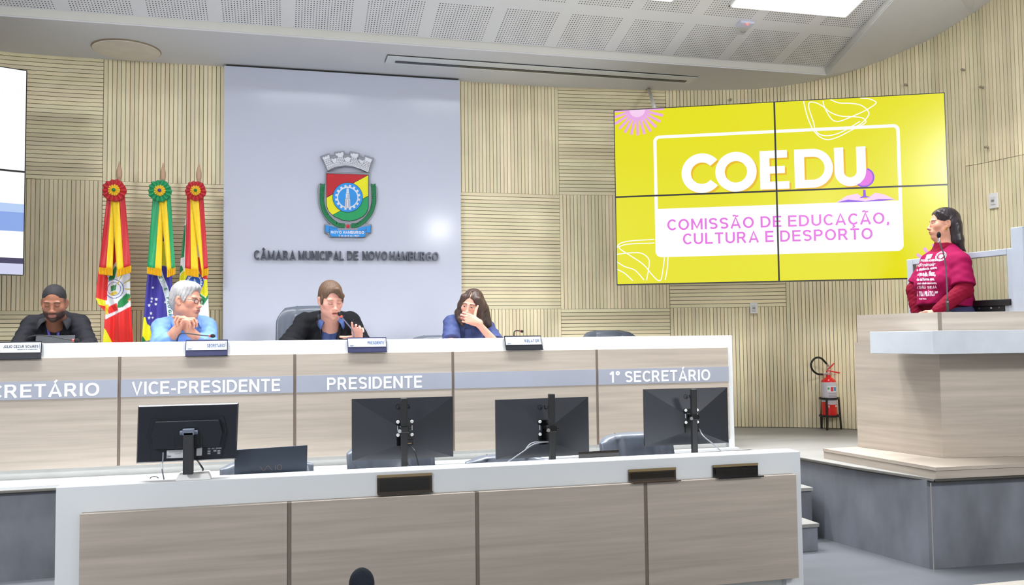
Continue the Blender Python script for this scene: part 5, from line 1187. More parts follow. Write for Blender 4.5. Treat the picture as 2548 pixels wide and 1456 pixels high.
flag('national flag with green and yellow ribbons, middle of the three', 402, 405, (398, 475), 29, GRN, YEL,
     [(380, 397.5, 408, 366, 385, 402, 488, 669, 671, 676), (397, 414, 425, 416, 427, 436, 488, 678, 674, 670)],
     [(520, 382, 424), (600, 376, 428), (690, 366, 428), (760, 360, 431), (853, 352, 434), (1150, 342, 446)],
     [([(400, 600), (420, 600), (416, 664), (400, 660)], FYL), (bband, (226, 236, 240)), (starf([(380.5, 716, 3), (378, 743, 3), (389, 745, 3.4), (377, 751, 2.6), (371, 760, 3.4), (387.5, 757, 3.2), (411, 752, 3), (376, 780, 3), (371, 791, 3.4), (380, 791, 2.6)]), WHT),
      ([(340, 785), (362, 790), (366, 806), (378, 815), (396, 830), (420, 1160), (330, 1160)], FYL), ([(340, 832), (356, 838), (364, 850), (380, 1160), (330, 1160)], (0, 120, 50))], BLU, marks=[('band_lettering', band_letters, mat('flag_letter_green', (60, 140, 110), .5, var=0))])
def gearf(cx, cy, ra, rb, n): return lambda X, Y: (np.hypot(X-cx, Y-cy) < ra+(rb-ra)*(np.cos(np.arctan2(Y-cy, X-cx)*n) > 0))
flag('city flag with red and yellow ribbons beside the white panel, rightmost of three', 492, 405, (487, 475), 26, RED, YEL,
     [(465, 473, 484, 460, 475, 494, 488, 672, 674, 678), (473, 494, 506, 502, 507, 518, 488, 678, 675, 672)],
     [(520, 466, 504), (590, 455, 508), (650, 449, 513), (700, 446, 516), (760, 444, 519), (853, 440, 522), (1150, 430, 532)],
     [([(440, 560), (462, 560), (458, 640), (440, 645)], (20, 130, 70)), ([(430, 676), (452, 660), (456, 672), (430, 700)], (20, 130, 70)), ([(440, 705), (452, 678), (470, 668), (500, 680), (500, 745), (446, 730)], FYL), ([(492, 640), (530, 640), (530, 700), (500, 692), (494, 670)], FRED), ([(500, 700), (530, 692), (530, 728), (512, 740), (496, 728)], FYL), ([(496, 730), (512, 742), (518, 732), (518, 742), (506, 760), (494, 752)], (20, 140, 80)),
      (cir(484, 702, 23), (30, 90, 190)), (gearf(484, 702, 17, 20, 18), WHT), (cir(484, 702, 14.5), (30, 100, 205)), ([(480, 712), (483, 694), (485, 694), (489, 704), (488, 712)], (190, 210, 240))], WHT)
# ================================================================== PEOPLE
# bodies, hair and clothes are sculpted as distance fields and meshed once (surface nets)
V3 = lambda *a: np.array(a, float)
def unit(v): v = np.asarray(v, float); return v/np.linalg.norm(v)
class Sdf:
    def __init__(s): s.p = []
    def rc(s, a, b, ra, rb=None, k=.02, op='u'): s.p.append(('rc', np.asarray(a, float), np.asarray(b, float), ra, ra if rb is None else rb, k, op)); return s
    def ell(s, c, r, M=None, k=.02, op='u'): s.p.append(('el', np.asarray(c, float), np.asarray(r, float) if hasattr(r, '__len__') else np.full(3, float(r)), np.eye(3) if M is None else M, k, op)); return s
    def fn(s, f, lo, hi, k=.01, op='s'): s.p.append(('fn', f, np.asarray(lo, float), np.asarray(hi, float), k, op)); return s
    def field(s, xs, ys, zs, noise=None):
        F = np.full((len(xs), len(ys), len(zs)), 1.0, np.float32)
        for q in s.p:
            k, op = q[-2], q[-1]; mg = .03+k
            if q[0] == 'rc': lo = np.minimum(q[1]-q[3], q[2]-q[4])-mg; hi = np.maximum(q[1]+q[3], q[2]+q[4])+mg
            elif q[0] == 'el': e = np.sqrt(((q[3]*q[2])**2).sum(1)); lo = q[1]-e-mg; hi = q[1]+e+mg
            else: lo, hi = q[2], q[3]
            sl = tuple(slice(np.searchsorted(a, l), np.searchsorted(a, h)) for a, l, h in zip((xs, ys, zs), lo, hi))
            X, Y, Z_ = xs[sl[0]][:, None, None], ys[sl[1]][None, :, None], zs[sl[2]][None, None, :]
            if 0 in (X.size, Y.size, Z_.size): continue
            if q[0] == 'rc':
                ba = q[2]-q[1]; L2 = max(ba@ba, 1e-12); px, py, pz = X-q[1][0], Y-q[1][1], Z_-q[1][2]
                t = np.clip((px*ba[0]+py*ba[1]+pz*ba[2])/L2, 0, 1)
                d = np.sqrt((px-t*ba[0])**2+(py-t*ba[1])**2+(pz-t*ba[2])**2)-(q[3]+t*(q[4]-q[3]))
            elif q[0] == 'el':
                M = q[3]; px, py, pz = X-q[1][0], Y-q[1][1], Z_-q[1][2]
                l = [px*M[0, i]+py*M[1, i]+pz*M[2, i] for i in range(3)]
                k0 = np.sqrt(sum((l[i]/q[2][i])**2 for i in range(3))); k1 = np.sqrt(sum((l[i]/q[2][i]**2)**2 for i in range(3)))
                d = np.where(k1 > 1e-9, k0*(k0-1)/np.maximum(k1, 1e-9), -q[2].min())
            else: d = q[1](X, Y, Z_)
            f = F[sl]
            if op == 'u': h = np.maximum(k-np.abs(f-d), 0)/max(k, 1e-9); F[sl] = np.minimum(f, d)-h*h*k/4
            else: h = np.maximum(k-np.abs(f+d), 0)/max(k, 1e-9); F[sl] = np.maximum(f, -d)+h*h*k/4
        if noise is not None: F += noise(xs[:, None, None], ys[None, :, None], zs[None, None, :]).astype(np.float32)
        return F
def flat_sleeve(S_, a, b, ra, rb, k=.01):
    a, b = np.asarray(a, float), np.asarray(b, float); d_ = unit(b-a); L = np.linalg.norm(b-a)
    def fn(X, Y, Z_):
        px, py, pz = X-a[0], Y-a[1], Z_-a[2]; t = px*d_[0]+py*d_[1]+pz*d_[2]; tt = np.clip(t/L, 0, 1.15)*L
        r = np.sqrt((px-tt*d_[0])**2+(py-tt*d_[1])**2+(pz-tt*d_[2])**2)-(ra+(rb-ra)*tt/L); return np.maximum(r, t-L)
    m = max(ra, rb)+.05; S_.fn(fn, np.minimum(a, b)-m, np.maximum(a, b)+m, k, 'u')
def axis(lo, hi, h, fine, hf):
    ivs = sorted([(max(lo, a), min(hi, b)) for a, b in fine if min(hi, b) > max(lo, a)]); o = []; x = lo
    mg = []
    for a, b in ivs:
        if mg and a <= mg[-1][1]+h: mg[-1] = (mg[-1][0], max(mg[-1][1], b))
        else: mg.append((a, b))
    for a, b in mg:
        if a > x: o += list(np.linspace(x, a, max(1, math.ceil((a-x)/h)), endpoint=False))
        o += list(np.linspace(a, b, max(1, math.ceil((b-a)/hf)), endpoint=False)); x = b
    if hi > x: o += list(np.linspace(x, hi, max(1, math.ceil((hi-x)/h)), endpoint=False))
    return np.array(o+[hi])
def nets(F, xs, ys, zs):
    s = F < 0; c = np.zeros(tuple(n-1 for n in F.shape), np.int8)
    offs = [(i, j, k) for i in (0, 1) for j in (0, 1) for k in (0, 1)]
    for i, j, k in offs: c += s[i:F.shape[0]-1+i, j:F.shape[1]-1+j, k:F.shape[2]-1+k]
    act = (c > 0) & (c < 8); I = np.argwhere(act); vid = np.full(act.shape, -1, np.int32); vid[act] = np.arange(len(I))
    acc = np.zeros((len(I), 3)); w_ = np.zeros(len(I))
    G = lambda o: np.stack([xs[I[:, 0]+o[0]], ys[I[:, 1]+o[1]], zs[I[:, 2]+o[2]]], 1)
    for a in offs:
        for ax in range(3):
            if a[ax]: continue
            b = tuple(a[i]+(1 if i == ax else 0) for i in range(3))
            fa = F[I[:, 0]+a[0], I[:, 1]+a[1], I[:, 2]+a[2]]; fb = F[I[:, 0]+b[0], I[:, 1]+b[1], I[:, 2]+b[2]]
            m_ = (fa < 0) != (fb < 0); t = np.where(m_, fa/np.where(m_, fa-fb, 1), 0)[:, None]; A = G(a); B = G(b); acc += np.where(m_[:, None], A+(B-A)*t, 0); w_ += m_
    P = acc/w_[:, None]; Q = []
    for ax in range(3):
        u, v = [(1, 2), (2, 0), (0, 1)][ax]; n = list(F.shape); sa = [slice(None)]*3; sb = [slice(None)]*3; sa[ax] = slice(0, n[ax]-1); sb[ax] = slice(1, n[ax])
        d = s[tuple(sa)] != s[tuple(sb)]; E = np.argwhere(d); E = E[(E[:, u] > 0) & (E[:, v] > 0) & (E[:, u] < n[u]-1) & (E[:, v] < n[v]-1)]
        if not len(E): continue
        def vv(du, dv): q = E.copy(); q[:, u] -= du; q[:, v] -= dv; return vid[q[:, 0], q[:, 1], q[:, 2]]
        quad = np.stack([vv(1, 1), vv(0, 1), vv(0, 0), vv(1, 0)], 1); fl = s[E[:, 0], E[:, 1], E[:, 2]]; quad[~fl] = quad[~fl][:, ::-1]; Q.append(quad)
    return P, np.concatenate(Q)
def sculpt(name, sdf, m_, root, h=.006, fine=(), hf=.002, lo=None, hi=None, noise=None, color=None):
    """mesh the field; fine: boxes (centre, half) sampled at hf"""
    los, his = [], []
    for q in sdf.p:
        if q[-1] != 'u': continue
        if q[0] == 'rc': los.append(np.minimum(q[1]-q[3], q[2]-q[4])); his.append(np.maximum(q[1]+q[3], q[2]+q[4]))
        elif q[0] == 'el': e = np.sqrt(((q[3]*q[2])**2).sum(1)); los.append(q[1]-e); his.append(q[1]+e)
    for q in sdf.p:
        if q[0] == 'fn' and q[-1] == 'u': los.append(q[2]+.05); his.append(q[3]-.05)
    L_ = np.min(los, 0)-.015 if lo is None else lo; H_ = np.max(his, 0)+.015 if hi is None else hi
    ax = [axis(L_[i], H_[i], h, [(c[i]-r[i], c[i]+r[i]) for c, r in fine], hf) for i in range(3)]
    F = sdf.field(*ax, noise=noise); P, Q = nets(F, *ax)
    me = bpy.data.meshes.new(name); base = np.array(root.location) if root is not None else 0
    me.vertices.add(len(P)); me.vertices.foreach_set('co', (P-base).astype(np.float32).ravel())
    me.loops.add(Q.size); me.loops.foreach_set('vertex_index', Q.astype(np.int32).ravel())
    me.polygons.add(len(Q)); me.polygons.foreach_set('loop_start', np.arange(0, Q.size, 4, dtype=np.int32)); me.polygons.foreach_set('loop_total', np.full(len(Q), 4, np.int32))
    me.update(calc_edges=True); me.polygons.foreach_set('use_smooth', [True]*len(Q)); me.materials.append(m_)
    if color is not None:
        ca = me.color_attributes.new('Col', 'FLOAT_COLOR', 'POINT'); C = np.concatenate([color(P), np.ones((len(P), 1))], 1); ca.data.foreach_set('color', C.astype(np.float32).ravel())
    o = bpy.data.objects.new(name, me); COL.objects.link(o)
    if root is not None: o.parent = root
    o['_P'] = 0; del o['_P']
    return o, P, Q
def rz_(a): c, s = math.cos(R(a)), math.sin(R(a)); return np.array([[c, -s, 0], [s, c, 0], [0, 0, 1.]])
def rx_(a): c, s = math.cos(R(a)), math.sin(R(a)); return np.array([[1., 0, 0], [0, c, -s], [0, s, c]])
def ry_(a): c, s = math.cos(R(a)), math.sin(R(a)); return np.array([[c, 0, s], [0, 1., 0], [-s, 0, c]])
class Head:
    """local axes: +x person's right, +y face, +z up"""
    def __init__(s, pos, yaw=0, pitch=0, roll=0, sc=1.0, wide=1.0): s.c = np.asarray(pos, float); s.M = rz_(yaw+180) @ rx_(-pitch) @ ry_(roll); s.s = sc; s.w = wide
    def pt(s, x, y, z): return s.c+s.M @ (V3(x*s.w, y, z)*s.s)
    def loc(s, P): q = ((P-s.c) @ s.M)/s.s; q[:, 0] /= s.w; return q
    def ell(s, S_, c, r, k=.02, op='u', rot=None): S_.ell(s.pt(*c), np.asarray(r)*V3(s.w, 1, 1)*s.s, s.M if rot is None else s.M @ rot, k*s.s, op)
    def rc(s, S_, a, b, ra, rb=None, k=.02, op='u'): S_.rc(s.pt(*a), s.pt(*b), ra*s.s, (ra if rb is None else rb)*s.s, k*s.s, op)
def add_head(S_, H, neck, fem=False, nose=1.0, jaw=1.0, full=0., closed=False, ears=True, mouth=0., neck_r=(.052, .056)):
    E = lambda *a, **k: H.ell(S_, *a, **k)
    E((0, -.012, .043), (.074, .095, .085), k=.001)
    E((0, .022, -.022), (.063, .069, .084), k=.035)
    E((0, .030, -.068), (.049*jaw+full*.006, .054, .046), k=.03)
    E((0, .072, -.100), (.019*jaw, .017, .016), k=.022)
    for sx in (-1, 1):
        E((sx*.047*jaw, .0, -.058), (.015+full*.006, .030, .032), k=.03)
        E((sx*.044, .057, -.016), (.021+full*.003, .022, .018+full*.006), k=.025)
        E((sx*.028, .081, .0265), (.025, .010, .006 if fem else .008), k=.014)
        E((sx*.031, .095, .0045), (.0165, .0125, .0095), k=.012, op='s')
        E((sx*.031, .0755, .0045), (.0135, .0125, .0125), k=.003)
        if closed: E((sx*.031, .0785, .0070), (.0150, .0115, .0090), k=.004)
        else: E((sx*.031, .0765, .0115), (.0155, .0125, .0055), k=.004)
        E((sx*.031, .0745, -.0075), (.0150, .0120, .0050), k=.006)
        E((sx*.0125*nose, .099, -.0365), (.0082*nose, .0088, .0072), k=.006)
    H.rc(S_, (0, .084, .020), (0, .104, -.026), .0075, .0092*nose, k=.014)
    E((0, .1085, -.0325), (.0115*nose, .0115, .0100), k=.008)
    for sx in (-1, 1): E((sx*.0062, .1065, -.0425), (.0036, .0046, .0030), k=.003, op='s')
    E((0, .086, -.062), (.028, .014, .020), k=.02)
    E((0, .0955, -.0600), (.0215, .0085, .0048), k=.005); E((0, .0935, -.0712), (.0185, .0090, .0062), k=.005)
    H.rc(S_, (-.017, .0945, -.0665), (.017, .0945, -.0665), .0018+mouth*.5, k=.004, op='s'); H.rc(S_, (-.012, .1015, -.0652), (.012, .1015, -.0652), .0022+mouth, k=.003, op='s')
    E((0, .094, -.083), (.016, .006, .0045), k=.010, op='s')
    if ears:
        for sx in (-1, 1):
            rt = rz_(sx*18) @ rx_(-8)
            E((sx*.0765, -.010, -.002), (.0075, .0195, .0320), k=.006, rot=rt); E((sx*.0815, -.0165, .0045), (.0050, .0150, .0240), k=.005, rot=rt)
            E((sx*.0870, -.006, -.001), (.0060, .0090, .0170), k=.004, op='s', rot=rt)
            E((sx*.0750, .000, -.027), (.0060, .0085, .0095), k=.005)
    S_.rc(H.pt(0, -.020, -.055), neck, neck_r[0]*H.s, neck_r[1], k=.03)
    S_.rc(H.pt(0, -.040, -.02), np.asarray(neck)+V3(0, 0, -.01), .046*H.s, neck_r[1], k=.03)
def sm(a, lo, hi): t = np.clip((a-lo)/(hi-lo), 0, 1); return t*t*(3-2*t)
def face_color(H, skin, lips, brow, iris=(70, 50, 38), closed=False, gaze=(0, 0), beard=None, scalp=None, browt=.0035, blush=.10, lash=(36, 28, 26), extra=None):
    skin, lips, brow, iris, lash = [np.array(lin(c)) for c in (skin, lips, brow, iris, lash)]
    def fn(P):
        q = H.loc(P); x, y, z = q.T; ax_ = np.abs(x); C = np.tile(skin, (len(P), 1)); near = (np.abs(x) < .12) & (z > -.14) & (z < .14)
        def mix(w_, c): C[:] = C*(1-w_[:, None])+np.array(c)*w_[:, None]
        front = sm(y, .055, .07)*near
        bl = np.exp(-((ax_-.045)/.02)**2-((z+.022)/.018)**2)*front*blush; mix(bl, skin*np.array([1.15, .72, .70]))
        mix(np.exp(-(x/.013)**2-((z+.036)/.012)**2)*front*blush*.8, skin*np.array([1.1, .72, .70]))
        if beard is not None:
            bc = np.array(lin(beard)); lipz = np.exp(-(np.maximum(0, ax_-.018)/.006)**2-((z+.066)/.011)**2)
            w_ = sm(-z, .060+.30*np.maximum(0, .0), .076)*sm(y+ax_*.0, .0-.02, .02)
            edge = sm(-z-.030+(.062-ax_)*.75, 0, .012)*sm(y, -.012, .01)            # jaw line beard
            mu = sm(-z, .045, .050)*(1-sm(-z, .062, .066))*sm(.030-ax_, 0, .006)*front
            must = np.maximum(mu*.85, np.maximum(w_*sm(y, -.02, .03), edge*sm(-z, .03, .05)))*near*sm(z, -.135, -.118)
            hol = np.exp(-(x/.016)**2-((z+.083)/.006)**2)*.35
            mix(np.clip(must*(1-lipz)-hol*0, 0, 1)*.92, bc)
        if scalp is not None: mix(sm(z, scalp[1], scalp[1]+.02)*near*.8, lin(scalp[0]))
        lw = np.exp(-(np.maximum(0, ax_-.013)/.0065)**2-(np.maximum(0, np.abs(z+.0655)-.0070)/.0028)**2)*front; mix(lw*.9, lips)
        mix(np.exp(-(np.maximum(0, ax_-.016)/.004)**2-((z+.0660)/.0017)**2)*front*.55, lips*.4)
        for sx in (-1, 1):
            dx = x-sx*.031; bz = .0235+.0065*np.cos((ax_-.034)/.020)-.0012
            mix(sm(browt*1.6-np.abs(z-bz)*(1+np.maximum(0, ax_-.04)*25), 0, browt*.9)*sm(ax_, .010, .015)*(1-sm(ax_, .048, .055))*front*(x*sx > 0)*.85, brow)
            if closed: mix(np.exp(-((z-(-.0008-.0025*(1-(dx/.0145)**2)))/.0019)**2)*(np.abs(dx) < .0150)*front*.9, lash)
            else:
                op_ = .0045*np.sqrt(np.clip(1-(dx/.0148)**2, 0, 1)); zz_ = z-.0035; m_ = (np.abs(zz_) < op_) & (np.abs(dx) < .0148)*(y > .06)
                mix(m_*.95, lin((208, 200, 194))); r_ = np.hypot(dx-gaze[0], zz_-gaze[1]); mix(m_*sm(.0062-r_, 0, .0012), iris); mix(m_*sm(.0030-r_, 0, .001), (.008, .008, .008))
                mix(np.exp(-((zz_-op_)/.0016)**2)*(np.abs(dx) < .0155)*front*.9, lash); mix(np.exp(-((zz_+op_)/.0011)**2)*(np.abs(dx) < .0145)*front*.4, lash)
        mix(np.exp(-((ax_-.0062)/.003)**2-((z+.0425)/.0022)**2)*sm(y, .095, .102)*.6, skin*.3)
        if extra: extra(q, C, mix)
        return np.clip(C, 0, 1)
    return fn
FING = [(.030, .086, (.041, .025, .021), .0084), (.010, .091, (.046, .029, .022), .0086), (-.011, .087, (.043, .027, .021), .0082), (-.030, .078, (.033, .020, .018), .0072)]
def add_hand(S_, W, f, t, right, curl=((20, 25, 20),)*4, spread=(4, 1, -2, -6), thumb=((.55, .75, .25), (.75, .55, .2), (.85, .45, .15)), s=1.0):
    W = np.asarray(W, float); f = unit(f); t = np.asarray(t, float); t = unit(t-f*(t@f)); n = np.cross(t, f) if right else np.cross(f, t)
    S_.rc(W-f*.02+t*.010, W+f*.03+t*.012, .0185*s, .016*s, k=.02); S_.rc(W-f*.02-t*.010, W+f*.03-t*.012, .0185*s, .015*s, k=.02)
    for (o, L0, ph, r_), c, sp in zip(FING, curl, spread):
        S_.rc(W+(f*.02+t*o*.55)*s, W+(f*L0+t*o)*s, .0150*s, .0110*s, k=.012)
    S_.rc(W+(f*.020+t*.020+n*.006)*s, W+(f*.060+t*.030+n*.008)*s, .0150*s, .0110*s, k=.012)
    for (o, L0, ph, r_), c, sp in zip(FING, curl, spread):
        p = W+(f*L0+t*o)*s; a = 0; ff = unit(f*math.cos(R(sp))+t*math.sin(R(sp)))
        for i, L in enumerate(ph):
            a += c[i]; d = ff*math.cos(R(a))+n*math.sin(R(a)); q = p+d*L*s; S_.rc(p, q, (r_-.0006*i)*s, (r_-.0006*(i+1))*s, k=.0028); p = q
    p = W+(f*.028+t*.026+n*.008)*s
    for (tf, tt, tn), L, r_ in zip(thumb, (.042, .031, .025), (.0112, .0098, .0086)):
        d = unit(f*tf+t*tt+n*tn); q = p+d*L*s; S_.rc(p, q, r_*s, (r_-.001)*s, k=.004); p = q
    return n
def body_axes(yaw): M = rz_(yaw+180); return M[:, 0], M[:, 1]      # person's right, front
def add_torso(S_, J, yaw, o=0., cw=.165, cd=.108, bw=.155, bd=.115, bust=0., belly=0.):
    r_, f_ = body_axes(yaw); M = np.stack([r_, f_, V3(0, 0, 1)], 1); mid = (J['sR']+J['sL'])/2; pv = J['pelvis']; sp = pv-mid
    S_.rc(J['sR'], J['sL'], .050+o, k=.01)
    S_.ell(mid+sp*.26+f_*.012, (cw+o, cd+o, .175+o), M, k=.05)
    S_.ell(mid+sp*.68+f_*(.01+belly*.5), (bw+o, bd+o+belly, .185+o), M, k=.06)
    S_.ell(pv, (.165+o, .13+o, .13+o), M, k=.05)
    nk = J['neck']
    for s_ in ('sR', 'sL'): S_.rc(nk+V3(0, 0, .030)-f_*.030, J[s_]*.85+mid*.15+V3(0, 0, .004), .044+o, .046+o, k=.04)
    if bust:
        for sx in (-1, 1): S_.ell(mid+sp*.34+f_*(cd*.72)+r_*sx*.075, (.070+o, .055+bust+o, .068+o), M, k=.05)
def add_arm(S_, s_, e, w_, o=0., k=.03, upto=1., r=(.052, .043, .041, .029), hand=False):
    S_.rc(s_, e, r[0]+o, r[1]+o, k=k)
    if upto > 0: q = e+(w_-e)*upto; S_.rc(e, q, r[2]+o, r[2]+(r[3]-r[2])*upto+o, k=.015)
def cloth_noise(a=.0035, fx=38, seed=0.):
    def fn(X, Y, Z_): return a*(np.sin(fx*X+9*np.sin(7*Z_+seed)+seed)*np.sin(fx*.8*Z_+6*np.sin(9*X+seed)+11*Y)+.5*np.sin(fx*2.1*Z_+fx*1.3*Y+5*np.sin(13*X)+seed))
    return fn
def hair_noise(H, a=.003, n=70):
    def fn(X, Y, Z_):
        dx, dy, dz = X-H.c[0], Y-H.c[1], Z_-H.c[2]; lx = dx*H.M[0, 0]+dy*H.M[1, 0]+dz*H.M[2, 0]; ly = dx*H.M[0, 1]+dy*H.M[1, 1]+dz*H.M[2, 1]; lz = dx*H.M[0, 2]+dy*H.M[1, 2]+dz*H.M[2, 2]
        an = np.arctan2(lx, ly+.02); return a*(np.sin(an*n/3+6*lz*10+3*np.sin(20*lz))*.6+.4*np.sin(an*n+40*ly))
    return fn
def seat_legs(name, J, yaw, root, m_, floor, reach=.42):
    r_, f_ = body_axes(yaw); S_ = Sdf(); pv = J['pelvis']
    S_.ell(pv-V3(0, 0, .02), (.17, .15, .12), np.stack([r_, f_, V3(0, 0, 1)], 1))
    for sx in (-1, 1):
        kn = pv+f_*reach+r_*sx*.12+V3(0, 0, .0); an = kn+V3(0, 0, floor+.10-kn[2])-f_*.05; S_.rc(pv+r_*sx*.09, kn, .082, .060, k=.04); S_.rc(kn, an, .058, .045, k=.02)
    o, _, _ = sculpt(name, S_, m_, root, h=.012)
    for sx in (-1, 1):
        kn = pv+f_*reach+r_*sx*.12; b = V3(kn[0], kn[1], floor+.045)-f_*.05; S2 = Sdf(); S2.rc(b, b+f_*.16+V3(0, 0, -.008), .042, .034, k=.02); S2.rc(b, b+V3(0, 0, .05), .044, .042); sculpt('shoe', S2, M_pipe, root, h=.010)
    return o
def collar(root, neck, yaw, m_, up=(0, 0, 1), r0=.060, r1=.088, z0=.028, z1=-.012, gap=24, tip=.045, nm='collar', tipout=.02):
    r_, f_ = body_axes(yaw); up = unit(up); b = MB(); n = 26
    for sgn in (-1, 1):
        vs = []
        for i in range(n+1):
            a = R(180-(180-gap)*i/n); fr = max(0, (i/n-.55)/.45)
            d = r_*sgn*math.sin(a)+f_*math.cos(a); p0 = neck+d*r0+up*(z0-.022*fr); p1 = neck+d*(r1+tipout*fr)+up*(z1-tip*fr**1.5)+r_*sgn*.030*fr**2
            pm = (p0+p1)/2+d*.012+up*.008
            vs += [Vector(p0), Vector(pm), Vector(p1)]
        b.add(vs, [(3*i+k, 3*i+k+1, 3*i+k+4, 3*i+k+3) for i in range(n) for k in (0, 1)])
    return b.build(nm, m_, root, smooth=True, solid=.004)
def bvh(P, Q): return BVHTree.FromPolygons([tuple(p) for p in P], [tuple(int(i) for i in q) for q in Q])
def on_cloth(bv, px, py, Y, off=.003):
    d = ray(px, py).normalized(); h = bv.ray_cast(CAM, d); return h[0]-d*off if h[0] else aty(px, py, Y)
def patch_on(bv, name, poly, m_, par, Y, n=10, off=.003, th=.002):
    """cloth patch lying on a garment: quad tl,tr,br,bl given in picture pixels"""
    b = MB(); (ax0, ay0), (bx0, by0), (cx0, cy0), (dx0, dy0) = poly
    def fn(u, v): return on_cloth(bv, (ax0+(bx0-ax0)*u)*(1-v)+(dx0+(cx0-dx0)*u)*v, (ay0+(by0-ay0)*u)*(1-v)+(dy0+(cy0-dy0)*u)*v, Y, off)
    b.grid(fn, max(2, n//3), n); return b.build(name, m_, par, smooth=True, solid=th)
A3 = lambda px, py, Y: np.array(aty(px, py, Y))
def AX(px, py, Y, z): p = aty(px, py, Y); return V3(p.x, p.y, z)
def skin_mat(name, rgb): return mat(name, rgb, .48, attr='Col', var=.03, vscale=60, sss=.06, spec=.4)
def hair_mat(name, rgb, rough=.42, var=.35): return mat(name, rgb, rough, var=var, vscale=22, vstretch=(5, 5, .5), bump=.12, bscale=60, bstretch=(5, 5, .35), spec=.35)
PANTS = mat('dark_trousers', (40, 42, 50), .7)
# ---- man in black shirt, reading a tablet
def man_black():
    J = dict(neck=A3(139, 800, 6.27), sR=A3(80, 812, 6.31), sL=A3(197, 808, 6.31)); J['pelvis'] = V3(J['neck'][0], 6.50, ST+.52)
    eR, eL = AX(44, 850, 6.14, 1.262), AX(223, 850, 6.14, 1.262); wR, wL = AX(92, 850, 5.99, 1.262), AX(176, 850, 5.99, 1.262)
    t = thing('person', 'man in a black shirt with a purple lanyard looking down at a tablet', 'person', (J['neck'][0], 6.6, ST))
    H = Head(A3(135, 755, 6.13), yaw=4, pitch=17, roll=0, sc=.92, wide=.99); S_ = Sdf()
    add_head(S_, H, J['neck'], closed=True, nose=1.25, jaw=1.06); add_torso(S_, J, 0, -.012)
    for s_, e, w_, rt in (('sR', eR, wR, True), ('sL', eL, wL, False)):
        add_arm(S_, J[s_], e, w_, -.008); add_hand(S_, w_, V3(.35 if rt else -.35, -.9, 0), V3(.9 if rt else -.9, .3, .1), rt)
    sculpt('body', S_, skin_mat('brown_skin', (134, 90, 70)), t, h=.007, fine=[(H.c, V3(.10, .13, .14))], hf=.0022,
           color=face_color(H, (140, 92, 70), (156, 98, 94), (40, 29, 26), closed=True, beard=(30, 22, 22), browt=.0030, blush=.05, extra=lambda q, C, mix: mix(sm(-q[:, 1], -.050, -.030)*sm(q[:, 2], -.010, .035)*.75*(np.abs(q[:, 0]) < .078), lin((46, 40, 42)))))
    S2 = Sdf(); H.ell(S2, (0, -.0125, .0440), (.0755, .0966, .0862), k=.001)
    H.ell(S2, (0, .114, -.004), (.086, .074, .104), k=.004, op='s'); H.ell(S2, (0, .06, -.09), (.12, .13, .105), k=.006, op='s'); H.ell(S2, (0, -.05, -.11), (.12, .10, .10), k=.006, op='s')
    sculpt('hair', S2, hair_mat('cropped_black_hair', (30, 29, 33), .75, .2), t, h=.0025, noise=lambda X, Y, Z_: .0008*np.sin(600*X)*np.sin(600*Y)*np.sin(600*Z_))
    M_sh = mat('black_shirt', (26, 27, 33), .8, var=.10, vscale=14, bump=.2, bscale=40, spec=.25)
    S3 = Sdf(); add_torso(S3, J, 0, .006, cw=.175)
    for s_, e, w_ in (('sR', eR, wR), ('sL', eL, wL)): add_arm(S3, J[s_], e, w_, .012, r=(.052, .050, .046, .034), upto=.9)
    nk = J['neck']; S3.rc(nk+V3(0, .0, -.02), nk+V3(0, .0, .12), .056, k=.006, op='s'); S3.rc(nk+V3(0, -.05, .03), nk+V3(0, -.05, -.10), .052, .012, k=.008, op='s')
    o, P, Q = sculpt('shirt', S3, M_sh, t, h=.006, noise=cloth_noise(0.0030, 59)); bv = bvh(P, Q)
    S4 = Sdf(); add_torso(S4, J, 0, -.004); S4.rc(nk+V3(0, .0, -.03), nk+V3(0, -.0, .12), .058, k=.006, op='s'); S4.rc(nk+V3(0, -.05, .06), nk+V3(0, -.05, -.06), .054, .012, k=.008, op='s')
    sculpt('undershirt', S4, mat('charcoal_tee', (18, 19, 23), .8), t, h=.008)
    collar(o, nk+V3(0, .0, .004), 0, mat('shirt_collar', (36, 37, 44), .75), r0=.063, r1=.092, gap=30, tip=.050, z0=.030)
    M_la = mat('purple_lanyard', (84, 76, 178), .5); M_lp = mat('lanyard_print', (214, 216, 236), .5, var=0)
    for q in ([(115, 807), (121, 807), (127, 842), (120, 842)], [(149, 807), (143, 807), (141, 842), (148, 842)]):
        st = patch_on(bv, 'lanyard', q, M_la, t, 6.2, n=12, off=.006)
        f = lambda k, u: (q[0][0]+(q[3][0]-q[0][0])*k+(q[1][0]-q[0][0])*u, q[0][1]+(q[3][1]-q[0][1])*k)
        patch_on(bv, 'lanyard_print', [f(.18, .3), f(.18, .8), f(.48, .8), f(.48, .3)], M_lp, st, 6.2, n=6, off=.009, th=.0006); patch_on(bv, 'lanyard_print', [f(.82, .3), f(.82, .8), f(1, .8), f(1, .3)], M_lp, st, 6.2, n=4, off=.009, th=.0006)
    b = MB(); b.ball(H.pt(.079, .004, -.036), .004); b.build('earring', M_steel, t)
    seat_legs('trousers', J, 0, t, PANTS, ST)
man_black()
